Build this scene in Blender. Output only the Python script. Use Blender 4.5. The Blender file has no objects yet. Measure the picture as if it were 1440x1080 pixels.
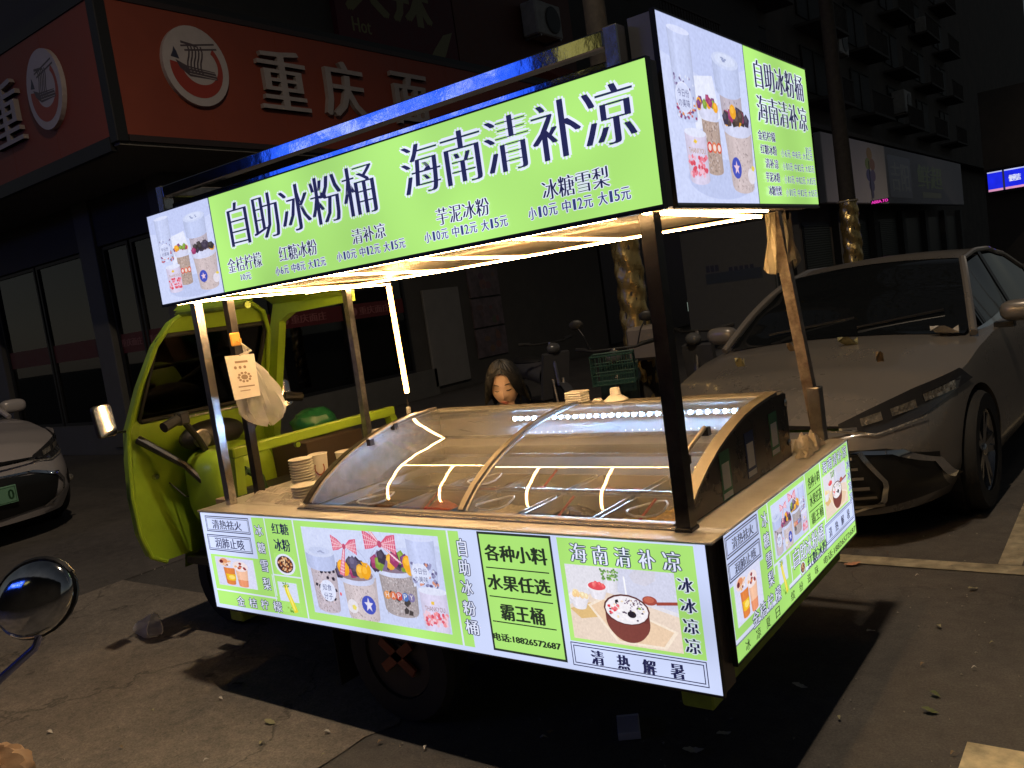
import bpy, math, random
from mathutils import Vector, Matrix
random.seed(7)
S = bpy.context.scene
COL = S.collection
R = math.radians

# ------------------------------------------------------------------ camera
CAMLOC = Vector((1.0088, -2.0766, 1.5996))
YAW, PITCH, ROLL, FPX = 0.6525, -0.0983, -0.1424, 1198.472
f_ = Vector((-math.sin(YAW)*math.cos(PITCH), math.cos(YAW)*math.cos(PITCH), math.sin(PITCH)))
r0 = Vector((math.cos(YAW), math.sin(YAW), 0)); u0 = r0.cross(f_)
r_ = math.cos(ROLL)*r0 + math.sin(ROLL)*u0
u_ = -math.sin(ROLL)*r0 + math.cos(ROLL)*u0
cam = bpy.data.objects.new('camera', bpy.data.cameras.new('camera')); COL.objects.link(cam)
cam.matrix_world = Matrix(((r_.x, u_.x, -f_.x, CAMLOC.x), (r_.y, u_.y, -f_.y, CAMLOC.y), (r_.z, u_.z, -f_.z, CAMLOC.z), (0, 0, 0, 1)))
cam.data.sensor_width = 36; cam.data.lens = FPX/1440*36; cam.data.clip_end = 600; cam.data.clip_start = .02
S.camera = cam

# ------------------------------------------------------------------ world, light, exposure
W = bpy.data.worlds.new('World'); S.world = W; W.use_nodes = True
nt = W.node_tree; bg = nt.nodes['Background']
sky = nt.nodes.new('ShaderNodeTexSky'); sky.sky_type = 'NISHITA'; sky.sun_disc = False
sky.sun_elevation = R(14); sky.sun_rotation = R(200); sky.altitude = 0; sky.dust_density = 1
hs0 = nt.nodes.new('ShaderNodeHueSaturation'); hs0.inputs['Saturation'].default_value = .45; nt.links.new(sky.outputs[0], hs0.inputs['Color']); nt.links.new(hs0.outputs[0], bg.inputs[0]); bg.inputs[1].default_value = 0.012
S.view_settings.view_transform = 'Standard'; S.view_settings.look = 'None'
S.view_settings.exposure = 0; S.view_settings.gamma = 1; S.view_settings.use_curve_mapping = False
S.render.engine = 'CYCLES'
try:
    S.cycles.use_denoising = True; S.cycles.max_bounces = 8; S.cycles.transparent_max_bounces = 16
    S.cycles.sample_clamp_indirect = 4; S.cycles.caustics_reflective = False; S.cycles.caustics_refractive = False
except Exception: pass
LAMP = (0.02, -0.56, 9.5)          # the street lamp over the road
LAMP_POWER = 1500

# ------------------------------------------------------------------ geometry helpers
def at(x, y, n, c):
    """pixel of the photograph (1440x1080) -> point on the real plane n.P = c"""
    n = Vector(n); d = f_ + r_*((x-720)/FPX) - u_*((y-540)/FPX)
    return CAMLOC + d*((c - n.dot(CAMLOC))/n.dot(d))

def s2l(c):
    c /= 255
    return c/12.92 if c <= .04045 else ((c+.055)/1.055)**2.4
def rgb(r, g, b): return (s2l(r), s2l(g), s2l(b))

class MB:
    def __init__(s): s.v = []; s.f = []; s.sm = False
    def add(s, vs, fs):
        o = len(s.v); s.v += [tuple(v) for v in vs]; s.f += [tuple(i+o for i in f) for f in fs]; return s
    def box(s, x0, x1, y0, y1, z0, z1, M=None, bev=0):
        x0, x1 = min(x0, x1), max(x0, x1); y0, y1 = min(y0, y1), max(y0, y1); z0, z1 = min(z0, z1), max(z0, z1)
        if bev:
            b = min(bev, (x1-x0)/2.2, (y1-y0)/2.2, (z1-z0)/2.2)
            vs = []; 
            for (ix, X) in ((1, x0), (-1, x1)):
                for (iy, Y) in ((1, y0), (-1, y1)):
                    for (iz, Z) in ((1, z0), (-1, z1)):
                        vs += [(X, Y+iy*b, Z+iz*b), (X+ix*b, Y, Z+iz*b), (X+ix*b, Y+iy*b, Z)]
            def c(i, j, k, a): return (i*4+j*2+k)*3+a
            fs = []
            for i in (0, 1):
                q = [c(i, 0, 0, 0), c(i, 0, 1, 0), c(i, 1, 1, 0), c(i, 1, 0, 0)]; fs.append(q if i == 0 else q[::-1])
                q = [c(0, i, 0, 1), c(1, i, 0, 1), c(1, i, 1, 1), c(0, i, 1, 1)]; fs.append(q if i == 0 else q[::-1])
                q = [c(0, 0, i, 2), c(0, 1, i, 2), c(1, 1, i, 2), c(1, 0, i, 2)]; fs.append(q if i == 0 else q[::-1])
            for a in (0, 1):
                for b2 in (0, 1):
                    fs.append([c(a, b2, 0, 0), c(a, b2, 0, 1), c(a, b2, 1, 1), c(a, b2, 1, 0)])
                    fs.append([c(a, 0, b2, 0), c(a, 0, b2, 2), c(a, 1, b2, 2), c(a, 1, b2, 0)])
                    fs.append([c(0, a, b2, 1), c(0, a, b2, 2), c(1, a, b2, 2), c(1, a, b2, 1)])
            for i in (0, 1):
                for j in (0, 1):
                    for k in (0, 1): fs.append([c(i, j, k, 0), c(i, j, k, 1), c(i, j, k, 2)])
        else:
            vs = [(x0, y0, z0), (x1, y0, z0), (x1, y1, z0), (x0, y1, z0), (x0, y0, z1), (x1, y0, z1), (x1, y1, z1), (x0, y1, z1)]
            fs = [(0, 3, 2, 1), (4, 5, 6, 7), (0, 1, 5, 4), (1, 2, 6, 5), (2, 3, 7, 6), (3, 0, 4, 7)]
        if M is not None: vs = [M @ Vector(v) for v in vs]
        return s.add(vs, fs)
    def tube(s, path, r, n=8, cap=True):
        P = [Vector(p) for p in path]; rs = r if isinstance(r, (list, tuple)) else [r]*len(P)
        vs = []; fs = []; up = None
        for i, p in enumerate(P):
            t = (P[min(i+1, len(P)-1)] - P[max(i-1, 0)])
            t = t.normalized() if t.length > 1e-9 else Vector((0, 0, 1))
            if up is None: up = Vector((0, 0, 1)) if abs(t.z) < .9 else Vector((1, 0, 0))
            a = t.cross(up).normalized(); b = a.cross(t).normalized(); up = b
            for k in range(n):
                q = 2*math.pi*k/n + math.pi/n
                vs.append(p + (a*math.cos(q) + b*math.sin(q))*rs[i])
        for i in range(len(P)-1):
            for k in range(n): fs.append((i*n+k, i*n+(k+1) % n, (i+1)*n+(k+1) % n, (i+1)*n+k))
        if cap: fs.append(tuple(range(n))[::-1]); fs.append(tuple((len(P)-1)*n+k for k in range(n)))
        return s.add(vs, fs)
    def lathe(s, prof, c=(0, 0, 0), n=20, M=None, axis='z', cap=True):
        vs = []; fs = []
        for (r, z) in prof:
            for k in range(n):
                q = 2*math.pi*k/n; v = Vector((r*math.cos(q), r*math.sin(q), z))
                if axis == 'y': v = Vector((v.x, v.z, v.y))
                if axis == 'x': v = Vector((v.z, v.x, v.y))
                if M is not None: v = M @ v
                vs.append(v + Vector(c))
        for i in range(len(prof)-1):
            for k in range(n): fs.append((i*n+k, i*n+(k+1) % n, (i+1)*n+(k+1) % n, (i+1)*n+k))
        if cap: fs.append(tuple(range(n))[::-1]); fs.append(tuple((len(prof)-1)*n+k for k in range(n)))
        return s.add(vs, fs)
    def ell(s, c, r, n=14, m=9, M=None, fn=None):
        vs = []; fs = []
        for i in range(m+1):
            t = math.pi*i/m
            for k in range(n):
                q = 2*math.pi*k/n; v = Vector((math.sin(t)*math.cos(q), math.sin(t)*math.sin(q), math.cos(t)))
                if fn: v = fn(v)
                v = Vector((v.x*r[0], v.y*r[1], v.z*r[2]))
                if M is not None: v = M @ v
                vs.append(v+Vector(c))
        for i in range(m):
            for k in range(n): fs.append((i*n+k, (i+1)*n+k, (i+1)*n+(k+1) % n, i*n+(k+1) % n))
        return s.add(vs, fs)
    def prism(s, poly, d, M=None):
        """poly list of 3D points (planar), extruded by vector d"""
        n = len(poly); d = Vector(d); vs = [Vector(p) for p in poly] + [Vector(p)+d for p in poly]
        if M is not None: vs = [M @ v for v in vs]
        fs = [tuple(range(n))[::-1], tuple(range(n, 2*n))] + [(i, (i+1) % n, (i+1) % n+n, i+n) for i in range(n)]
        return s.add(vs, fs)
    def grid(s, fn, nu, nv):
        vs = [fn(i/nu, j/nv) for i in range(nu+1) for j in range(nv+1)]
        fs = [(i*(nv+1)+j, (i+1)*(nv+1)+j, (i+1)*(nv+1)+j+1, i*(nv+1)+j+1) for i in range(nu) for j in range(nv)]
        return s.add(vs, fs)
    def mesh(s, name, mat=None, smooth=False, ang=35):
        me = bpy.data.meshes.new(name); me.from_pydata(s.v, [], s.f); me.validate()
        if mat: me.materials.append(mat)
        import bmesh
        b = bmesh.new(); b.from_mesh(me)
        if smooth: bmesh.ops.remove_doubles(b, verts=b.verts, dist=1e-5)
        bmesh.ops.recalc_face_normals(b, faces=b.faces); b.to_mesh(me); b.free()
        if smooth:
            me.shade_smooth()
            try: me.set_sharp_from_angle(angle=R(ang))
            except Exception: pass
        return me

def link_obj(name, me, parent=None):
    o = bpy.data.objects.new(name, me); COL.objects.link(o)
    if parent is not None:
        o.parent = parent
        if parent.type == 'EMPTY': o.matrix_parent_inverse = Matrix.Translation(-Vector(parent.location))
    return o
def part(name, mb, mat, parent, smooth=False, label=None, kind=None, ang=35):
    me = mb if isinstance(mb, bpy.types.Mesh) else mb.mesh(name, mat, smooth, ang)
    o = link_obj(name, me, parent)
    if label: o['label'] = label
    if kind: o['kind'] = kind
    return o
def thing(name, label, cat, loc=(0, 0, 0), group=None):
    o = bpy.data.objects.new(name, None); COL.objects.link(o); o.location = loc; o.empty_display_size = .1
    o['label'] = label; o['category'] = cat
    if group: o['group'] = group
    return o
def solo(name, mb, mat, label, cat, group=None, smooth=False):
    o = part(name, mb, mat, None, smooth); o['label'] = label; o['category'] = cat
    if group: o['group'] = group
    return o
def struct(name, mb, mat, smooth=False):
    o = part(name, mb, mat, None, smooth); o['kind'] = 'structure'; return o
def dup(root, loc, rotz=0, label=None, group=None, scale=None):
    r = root.copy(); COL.objects.link(r); r.location = loc; r.rotation_euler = (0, 0, rotz)
    if scale: r.scale = scale
    if label: r['label'] = label
    if group: r['group'] = group
    for ch in list(root.children):
        c = ch.copy(); COL.objects.link(c); c.parent = r
        for g in list(ch.children):
            d = g.copy(); COL.objects.link(d); d.parent = c
    return r

# ------------------------------------------------------------------ materials
_m = {}
def mat(name, col, rough=.5, metal=0, emit=None, es=1, noise=0, nscale=8, bump=0, bscale=40, spec=.5, alpha=1, trans=0, coat=0, col2=None, sub=0, detail=6):
    if name in _m: return _m[name]
    m = bpy.data.materials.new(name); m.use_nodes = True; nt = m.node_tree; b = nt.nodes['Principled BSDF']
    b.inputs['Base Color'].default_value = (*col, 1); b.inputs['Roughness'].default_value = rough
    b.inputs['Metallic'].default_value = metal; b.inputs['Specular IOR Level'].default_value = spec
    b.inputs['Alpha'].default_value = alpha; b.inputs['Transmission Weight'].default_value = trans; b.inputs['Coat Weight'].default_value = coat
    if emit: b.inputs['Emission Color'].default_value = (*emit, 1); b.inputs['Emission Strength'].default_value = es
    if noise or bump or col2:
        tc = nt.nodes.new('ShaderNodeTexCoord')
    if noise or col2:
        n = nt.nodes.new('ShaderNodeTexNoise'); n.inputs['Scale'].default_value = nscale; n.inputs['Detail'].default_value = detail
        n.inputs['Roughness'].default_value = .65
        nt.links.new(tc.outputs['Object'], n.inputs['Vector'])
        rp = nt.nodes.new('ShaderNodeValToRGB'); rp.color_ramp.elements[0].position = .32; rp.color_ramp.elements[1].position = .7
        k = noise or .3
        a = tuple(c*(1-k) for c in col); c2 = col2 or tuple(min(1, c*(1+k)) for c in col)
        rp.color_ramp.elements[0].color = (*a, 1); rp.color_ramp.elements[1].color = (*c2, 1)
        nt.links.new(n.outputs['Fac'], rp.inputs['Fac']); nt.links.new(rp.outputs['Color'], b.inputs['Base Color'])
        mr = nt.nodes.new('ShaderNodeMapRange'); mr.inputs['To Min'].default_value = max(.03, rough*.75); mr.inputs['To Max'].default_value = min(1, rough*1.3)
        nt.links.new(n.outputs['Fac'], mr.inputs['Value']); nt.links.new(mr.outputs['Result'], b.inputs['Roughness'])
    if bump:
        n2 = nt.nodes.new('ShaderNodeTexNoise'); n2.inputs['Scale'].default_value = bscale; n2.inputs['Detail'].default_value = 4
        nt.links.new(tc.outputs['Object'], n2.inputs['Vector'])
        bp = nt.nodes.new('ShaderNodeBump'); bp.inputs['Strength'].default_value = bump; bp.inputs['Distance'].default_value = .01
        nt.links.new(n2.outputs['Fac'], bp.inputs['Height']); nt.links.new(bp.outputs['Normal'], b.inputs['Normal'])
    _m[name] = m; return m

STEEL = mat('stainless_steel', (.62, .6, .57), .22, 1, noise=.12, nscale=14, bump=.06, bscale=30)
STEEL_D = mat('dull_steel', (.35, .33, .31), .38, 1, noise=.3, nscale=25, bump=.1, bscale=60)
CTOP = mat('brushed_counter_steel', (.70, .70, .70), .42, .35, noise=.14, nscale=10, bump=.05, bscale=60)
DARKST = mat('dark_tube_steel', (.055, .052, .05), .3, .7, noise=.3, nscale=20)
BLACK = mat('black_trim', (.012, .012, .014), .4)
BROWNM = mat('brown_sheet_metal', (.10, .085, .085), .45, .3, noise=.2, nscale=6)
GREEN = mat('lime_paint', (.28, .44, .03), .36, 0, noise=.13, nscale=7, coat=.25, bump=.04, bscale=18)
GREEN_D = mat('worn_lime_paint', (.20, .30, .025), .5, 0, noise=.35, nscale=9)
RUBBER = mat('tyre_rubber', (.015, .015, .015), .8, noise=.3, nscale=30)
PLAST_B = mat('black_plastic', (.018, .018, .018), .45, noise=.2, nscale=20)
CHROME = mat('chrome', (.85, .85, .86), .05, 1)
LED_W = mat('warm_led_strip', (1, .8, .5), .5, emit=(1, .60, .25), es=78)
LED_C = mat('cold_led_dot', (1, 1, 1), .5, emit=(.36, .60, 1), es=480)
WHITEP = mat('white_plastic', (.78, .76, .72), .4, noise=.05, sub=.1)
PAPER = mat('cream_paper', (.74, .69, .58), .7, noise=.06, nscale=20)
CLOTHW = mat('crumpled_tissue', (.68, .6, .48), .85, noise=.12, nscale=14, bump=.3, bscale=25)

def glass_mat(name, tint=(1, 1, 1), gl=.1, rough=.02, k=1.0, base=0.06, haze=0):
    m = bpy.data.materials.new(name); m.use_nodes = True; nt = m.node_tree; nt.nodes.clear()
    o = nt.nodes.new('ShaderNodeOutputMaterial'); mx = nt.nodes.new('ShaderNodeMixShader')
    t = nt.nodes.new('ShaderNodeBsdfTransparent'); g = nt.nodes.new('ShaderNodeBsdfGlossy'); fr = nt.nodes.new('ShaderNodeFresnel')
    t.inputs[0].default_value = (*tint, 1); g.inputs['Roughness'].default_value = rough; fr.inputs[0].default_value = 1.5
    mt = nt.nodes.new('ShaderNodeMath'); mt.operation = 'MULTIPLY_ADD'; mt.inputs[1].default_value = k; mt.inputs[2].default_value = base; mt.use_clamp = True
    nt.links.new(fr.outputs[0], mt.inputs[0]); nt.links.new(mt.outputs[0], mx.inputs[0])
    nt.links.new(t.outputs[0], mx.inputs[1]); nt.links.new(g.outputs[0], mx.inputs[2])
    if haze:        # pale patchy haze mixed into the pane
        df = nt.nodes.new('ShaderNodeBsdfDiffuse'); df.inputs[0].default_value = (.8, .8, .78, 1); m3 = nt.nodes.new('ShaderNodeMixShader')
        tc = nt.nodes.new('ShaderNodeTexCoord'); n = nt.nodes.new('ShaderNodeTexNoise'); n.inputs['Scale'].default_value = 5; n.inputs['Detail'].default_value = 7; nt.links.new(tc.outputs['Object'], n.inputs['Vector'])
        mr = nt.nodes.new('ShaderNodeMapRange'); mr.inputs['From Min'].default_value = .3; mr.inputs['From Max'].default_value = .75; mr.inputs['To Min'].default_value = haze*.55; mr.inputs['To Max'].default_value = haze*1.7
        nt.links.new(n.outputs['Fac'], mr.inputs['Value']); nt.links.new(mr.outputs['Result'], m3.inputs[0]); nt.links.new(mx.outputs[0], m3.inputs[1]); nt.links.new(df.outputs[0], m3.inputs[2]); nt.links.new(m3.outputs[0], o.inputs[0])
    else: nt.links.new(mx.outputs[0], o.inputs[0])
    return m
GLASS = glass_mat('freezer_glass', (.93, .95, .96), k=1.0, base=.045, rough=.012, haze=.13)
SHOPGLASS = glass_mat('shop_glass', (.35, .37, .38), k=1.2, base=.04)
CARGLASS = mat('dark_car_glass', (.006, .007, .008), .04, spec=.7)
CABGLASS = glass_mat('cab_glass', (.6, .62, .6), k=1.2, base=.05)

def film_mat(name, col, a, rough=.35):
    m = bpy.data.materials.new(name); m.use_nodes = True; nt = m.node_tree; nt.nodes.clear()
    o = nt.nodes.new('ShaderNodeOutputMaterial'); mx = nt.nodes.new('ShaderNodeMixShader'); t = nt.nodes.new('ShaderNodeBsdfTransparent')
    d = nt.nodes.new('ShaderNodeBsdfPrincipled'); tl = nt.nodes.new('ShaderNodeBsdfTranslucent'); m2 = nt.nodes.new('ShaderNodeMixShader')
    d.inputs['Base Color'].default_value = (*col, 1); d.inputs['Roughness'].default_value = rough; tl.inputs[0].default_value = (*col, 1)
    lw = nt.nodes.new('ShaderNodeLayerWeight'); lw.inputs[0].default_value = .4
    ma = nt.nodes.new('ShaderNodeMath'); ma.operation = 'MULTIPLY_ADD'; ma.inputs[1].default_value = .6; ma.inputs[2].default_value = a; ma.use_clamp = True
    nt.links.new(lw.outputs['Facing'], ma.inputs[0]); nt.links.new(ma.outputs[0], mx.inputs[0])
    m2.inputs[0].default_value = .45
    nt.links.new(d.outputs[0], m2.inputs[1]); nt.links.new(tl.outputs[0], m2.inputs[2])
    nt.links.new(t.outputs[0], mx.inputs[1]); nt.links.new(m2.outputs[0], mx.inputs[2]); nt.links.new(mx.outputs[0], o.inputs[0])
    return m
BAGFILM = film_mat('thin_plastic_film', (.9, .88, .84), .3)

# backlit print: flat print on a light box, colours from a face-colour attribute, lamp brightness varies gently behind it
def print_mat(name, strength=1.0, lit=True):
    m = bpy.data.materials.new(name); m.use_nodes = True; nt = m.node_tree; b = nt.nodes['Principled BSDF']
    at_ = nt.nodes.new('ShaderNodeAttribute'); at_.attribute_name = 'ink'
    b.inputs['Roughness'].default_value = .35
    if lit:
        b.inputs['Base Color'].default_value = (.02, .02, .02, 1)
        tc = nt.nodes.new('ShaderNodeTexCoord'); n = nt.nodes.new('ShaderNodeTexNoise'); n.inputs['Scale'].default_value = 2.3; n.inputs['Detail'].default_value = 1
        nt.links.new(tc.outputs['Object'], n.inputs['Vector'])
        mr = nt.nodes.new('ShaderNodeMapRange'); mr.inputs['From Min'].default_value = .3; mr.inputs['From Max'].default_value = .7
        mr.inputs['To Min'].default_value = strength*.84; mr.inputs['To Max'].default_value = strength*1.2
        nt.links.new(n.outputs['Fac'], mr.inputs['Value']); nt.links.new(mr.outputs['Result'], b.inputs['Emission Strength'])
        nt.links.new(at_.outputs['Color'], b.inputs['Emission Color'])
    else:
        nt.links.new(at_.outputs['Color'], b.inputs['Base Color'])
    return m
PRINT = print_mat('backlit_print'); PRINT_DIM = print_mat('unlit_print', lit=False)

# ------------------------------------------------------------------ flat print on real panels
_tx = {}
def glyphs(s, thin=0):
    if (s, thin) in _tx: return _tx[(s, thin)]
    cu = bpy.data.curves.new('t', 'FONT'); cu.body = s; cu.resolution_u = 2; cu.offset = -thin
    ob = bpy.data.objects.new('t', cu); me = bpy.data.meshes.new_from_object(ob)
    v = [(p.co.x, p.co.y) for p in me.vertices]; f = [tuple(p.vertices) for p in me.polygons]
    bpy.data.objects.remove(ob); bpy.data.meshes.remove(me); bpy.data.curves.remove(cu)
    x0 = min(p[0] for p in v); x1 = max(p[0] for p in v); y0 = min(p[1] for p in v); y1 = max(p[1] for p in v)
    v = [((x-x0)/(x1-x0), (y-y0)/(y1-y0)) for x, y in v]
    _tx[(s, thin)] = (v, f); return v, f

class Print:
    """collects flat coloured shapes on the plane (o + u*U + v*V), each a hair prouder than the last"""
    step = .000015
    def __init__(s, O, U, V, N, base=.0004): s.O = Vector(O); s.U = Vector(U); s.V = Vector(V); s.N = Vector(N); s.h = base; s.v = []; s.f = []; s.c = []
    def P(s, u, v): return s.O + s.U*u + s.V*v + s.N*s.h
    def uv(s, q):
        p = at(q[0], q[1], s.N, s.N.dot(s.O)) - s.O
        return p.dot(s.U), p.dot(s.V)
    def rect_px(s, tl, br):
        a = s.uv(tl); b = s.uv(br); return a[0], b[1], b[0], a[1]     # u0 v0 u1 v1
    def poly(s, pts, col, lift=True):
        o = len(s.v); s.v += [tuple(s.P(*p)) for p in pts]; s.f.append(tuple(range(o, o+len(pts)))); s.c.append(col)
        if lift: s.h += s.step
    def rect(s, r, col): u0, v0, u1, v1 = r; s.poly([(u0, v0), (u1, v0), (u1, v1), (u0, v1)], col)
    def frame(s, r, col, w):
        u0, v0, u1, v1 = r
        for q in ((u0, v0, u1, v0+w), (u0, v1-w, u1, v1), (u0, v0+w, u0+w, v1-w), (u1-w, v0+w, u1, v1-w)): s.rect(q, col)
    def ell(s, c, a, b, col, n=20, a0=0, a1=360):
        s.poly([(c[0]+a*math.cos(R(a0+(a1-a0)*k/n)), c[1]+b*math.sin(R(a0+(a1-a0)*k/n))) for k in range(n if a1-a0 == 360 else n+1)], col)
    def line(s, pts, w, col):
        for (a, b) in zip(pts[:-1], pts[1:]):
            d = Vector((b[0]-a[0], b[1]-a[1])); 
            if d.length < 1e-9: continue
            n = Vector((-d.y, d.x)).normalized()*w/2
            s.poly([(a[0]-n.x, a[1]-n.y), (b[0]-n.x, b[1]-n.y), (b[0]+n.x, b[1]+n.y), (a[0]+n.x, a[1]+n.y)], col, False)
        s.h += s.step
    def text(s, t, r, col, bold=0, outline=None, ow=0, boldv=0, thin=0):
        u0, v0, u1, v1 = r; V, F = glyphs(t, thin); H = v1-v0
        def put(du, dv, c):
            o = len(s.v); s.v += [tuple(s.P(u0+x*(u1-u0)+du, v0+y*(v1-v0)+dv)) for x, y in V]
            s.f += [tuple(i+o for i in f) for f in F]; s.c += [c]*len(F); s.h += s.step*.25
        if outline:
            for k in range(8):
                put(math.cos(k*math.pi/4)*(ow+bold), math.sin(k*math.pi/4)*ow, outline)
            s.h += s.step
        n = (5 if thin else 3) if bold else 1
        for k in range(n): put(0 if n == 1 else (k/(n-1)*2-1)*bold, 0, col)
        if boldv: put(0, boldv, col); put(0, -boldv, col)
        s.h += s.step
    def cells(s, t, boxes, col, **k):
        for ch, b in zip(t, boxes): s.text(ch, b, col, **k)
    def build(s, name, m, parent):
        me = bpy.data.meshes.new(name); me.from_pydata(s.v, [], s.f); me.materials.append(m)
        ca = me.color_attributes.new('ink', 'FLOAT_COLOR', 'CORNER')
        for p in me.polygons:
            c = s.c[p.index]
            for li in p.loop_indices: ca.data[li].color = (*c, 1)
        return link_obj(name, me, parent)

LIL = rgb(206, 217, 252); GRN = rgb(172, 228, 118); NAVY = rgb(34, 36, 78); INK = rgb(38, 50, 38); WH = rgb(226, 232, 255)


import numpy as np
class Raster:
    """a small printed picture: shapes rasterised into pixels (metres in, colours linear)"""
    step = 0
    def __init__(s, w, h, ppm):
        s.W = w; s.H = h; s.k = ppm*2; s.nx = int(w*s.k)//2*2; s.ny = int(h*s.k)//2*2
        s.a = np.zeros((s.ny, s.nx, 3), np.float32)
        yy, xx = np.mgrid[0:s.ny, 0:s.nx]; s.xx = xx.astype(np.float32)+.5; s.yy = yy.astype(np.float32)+.5
    def poly(s, pts, col, lift=True, al=1.0):
        P = [(p[0]*s.k, p[1]*s.k) for p in pts]
        x0 = max(0, int(min(p[0] for p in P))); x1 = min(s.nx, int(max(p[0] for p in P))+2); y0 = max(0, int(min(p[1] for p in P))); y1 = min(s.ny, int(max(p[1] for p in P))+2)
        if x1 <= x0 or y1 <= y0: return
        X = s.xx[y0:y1, x0:x1]; Y = s.yy[y0:y1, x0:x1]; ins = np.zeros(X.shape, bool)
        for (ax, ay), (bx, by) in zip(P, P[1:]+P[:1]):
            if abs(by-ay) < 1e-9: continue
            ins ^= ((ay > Y) != (by > Y)) & (X < (bx-ax)*(Y-ay)/(by-ay)+ax)
        sub = s.a[y0:y1, x0:x1]; sub[ins] = sub[ins]*(1-al)+np.array(col, np.float32)*al
    def rect(s, r, col): u0, v0, u1, v1 = r; s.poly([(u0, v0), (u1, v0), (u1, v1), (u0, v1)], col)
    def ell(s, c, a, b, col, n=24, a0=0, a1=360):
        s.poly([(c[0]+a*math.cos(R(a0+(a1-a0)*k/n)), c[1]+b*math.sin(R(a0+(a1-a0)*k/n))) for k in range(n+1)], col)
    def line(s, pts, w, col):
        for (a, b) in zip(pts[:-1], pts[1:]):
            d = Vector((b[0]-a[0], b[1]-a[1]))
            if d.length < 1e-9: continue
            n = Vector((-d.y, d.x)).normalized()*w/2; s.poly([(a[0]-n.x, a[1]-n.y), (b[0]-n.x, b[1]-n.y), (b[0]+n.x, b[1]+n.y), (a[0]+n.x, a[1]+n.y)], col)
    def text(s, t, r, col, bold=0, **k):
        u0, v0, u1, v1 = r; V, F = glyphs(t)
        for f in F: s.poly([(u0+V[i][0]*(u1-u0), v0+V[i][1]*(v1-v0)) for i in f], col)
    def material(s, name, blur=1, lit=True):
        a = s.a.reshape(s.ny//2, 2, s.nx//2, 2, 3).mean((1, 3))
        for _ in range(blur):
            p = np.pad(a, ((1, 1), (1, 1), (0, 0)), 'edge'); a = (p[:-2, 1:-1]+p[2:, 1:-1]+p[1:-1, :-2]+p[1:-1, 2:]+p[1:-1, 1:-1]*2)/6
        rs_ = np.random.RandomState(5); g = rs_.normal(0, 1, (a.shape[0]//6+2, a.shape[1]//6+2)); g = np.kron(g, np.ones((6, 6)))[:a.shape[0], :a.shape[1]]
        p = np.pad(g, 3, 'edge'); g = sum(p[i:i+a.shape[0], j:j+a.shape[1]] for i in range(0, 7, 2) for j in range(0, 7, 2))/16
        a = a*(1+.05*g[..., None]); im = bpy.data.images.new(name, a.shape[1], a.shape[0], float_buffer=True); im.colorspace_settings.name = 'Linear Rec.709'
        px = np.ones((a.shape[0], a.shape[1], 4), np.float32); px[..., :3] = np.clip(a, 0, 1.2); im.pixels.foreach_set(px.ravel()); im.update(); im.pack()
        m = bpy.data.materials.new(name); m.use_nodes = True; nt = m.node_tree; b = nt.nodes['Principled BSDF']; t = nt.nodes.new('ShaderNodeTexImage'); t.image = im; t.extension = 'EXTEND'
        b.inputs['Base Color'].default_value = (.02, .02, .02, 1); b.inputs['Roughness'].default_value = .35
        nt.links.new(t.outputs[0], b.inputs['Emission Color']); b.inputs['Emission Strength'].default_value = 1
        return m
def photo(pr, r, m, name, parent, lift=.0018):
    u0, v0, u1, v1 = r; q = pr.h; pr.h = lift; vs = [tuple(pr.P(*p)) for p in ((u0, v0), (u1, v0), (u1, v1), (u0, v1))]; pr.h = q
    me = bpy.data.meshes.new(name); me.from_pydata(vs, [], [(0, 1, 2, 3)]); uv = me.uv_layers.new(name='uv')
    for i, c in enumerate(((0, 0), (1, 0), (1, 1), (0, 1))): uv.data[i].uv = c
    me.materials.append(m); return link_obj(name, me, parent)

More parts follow.
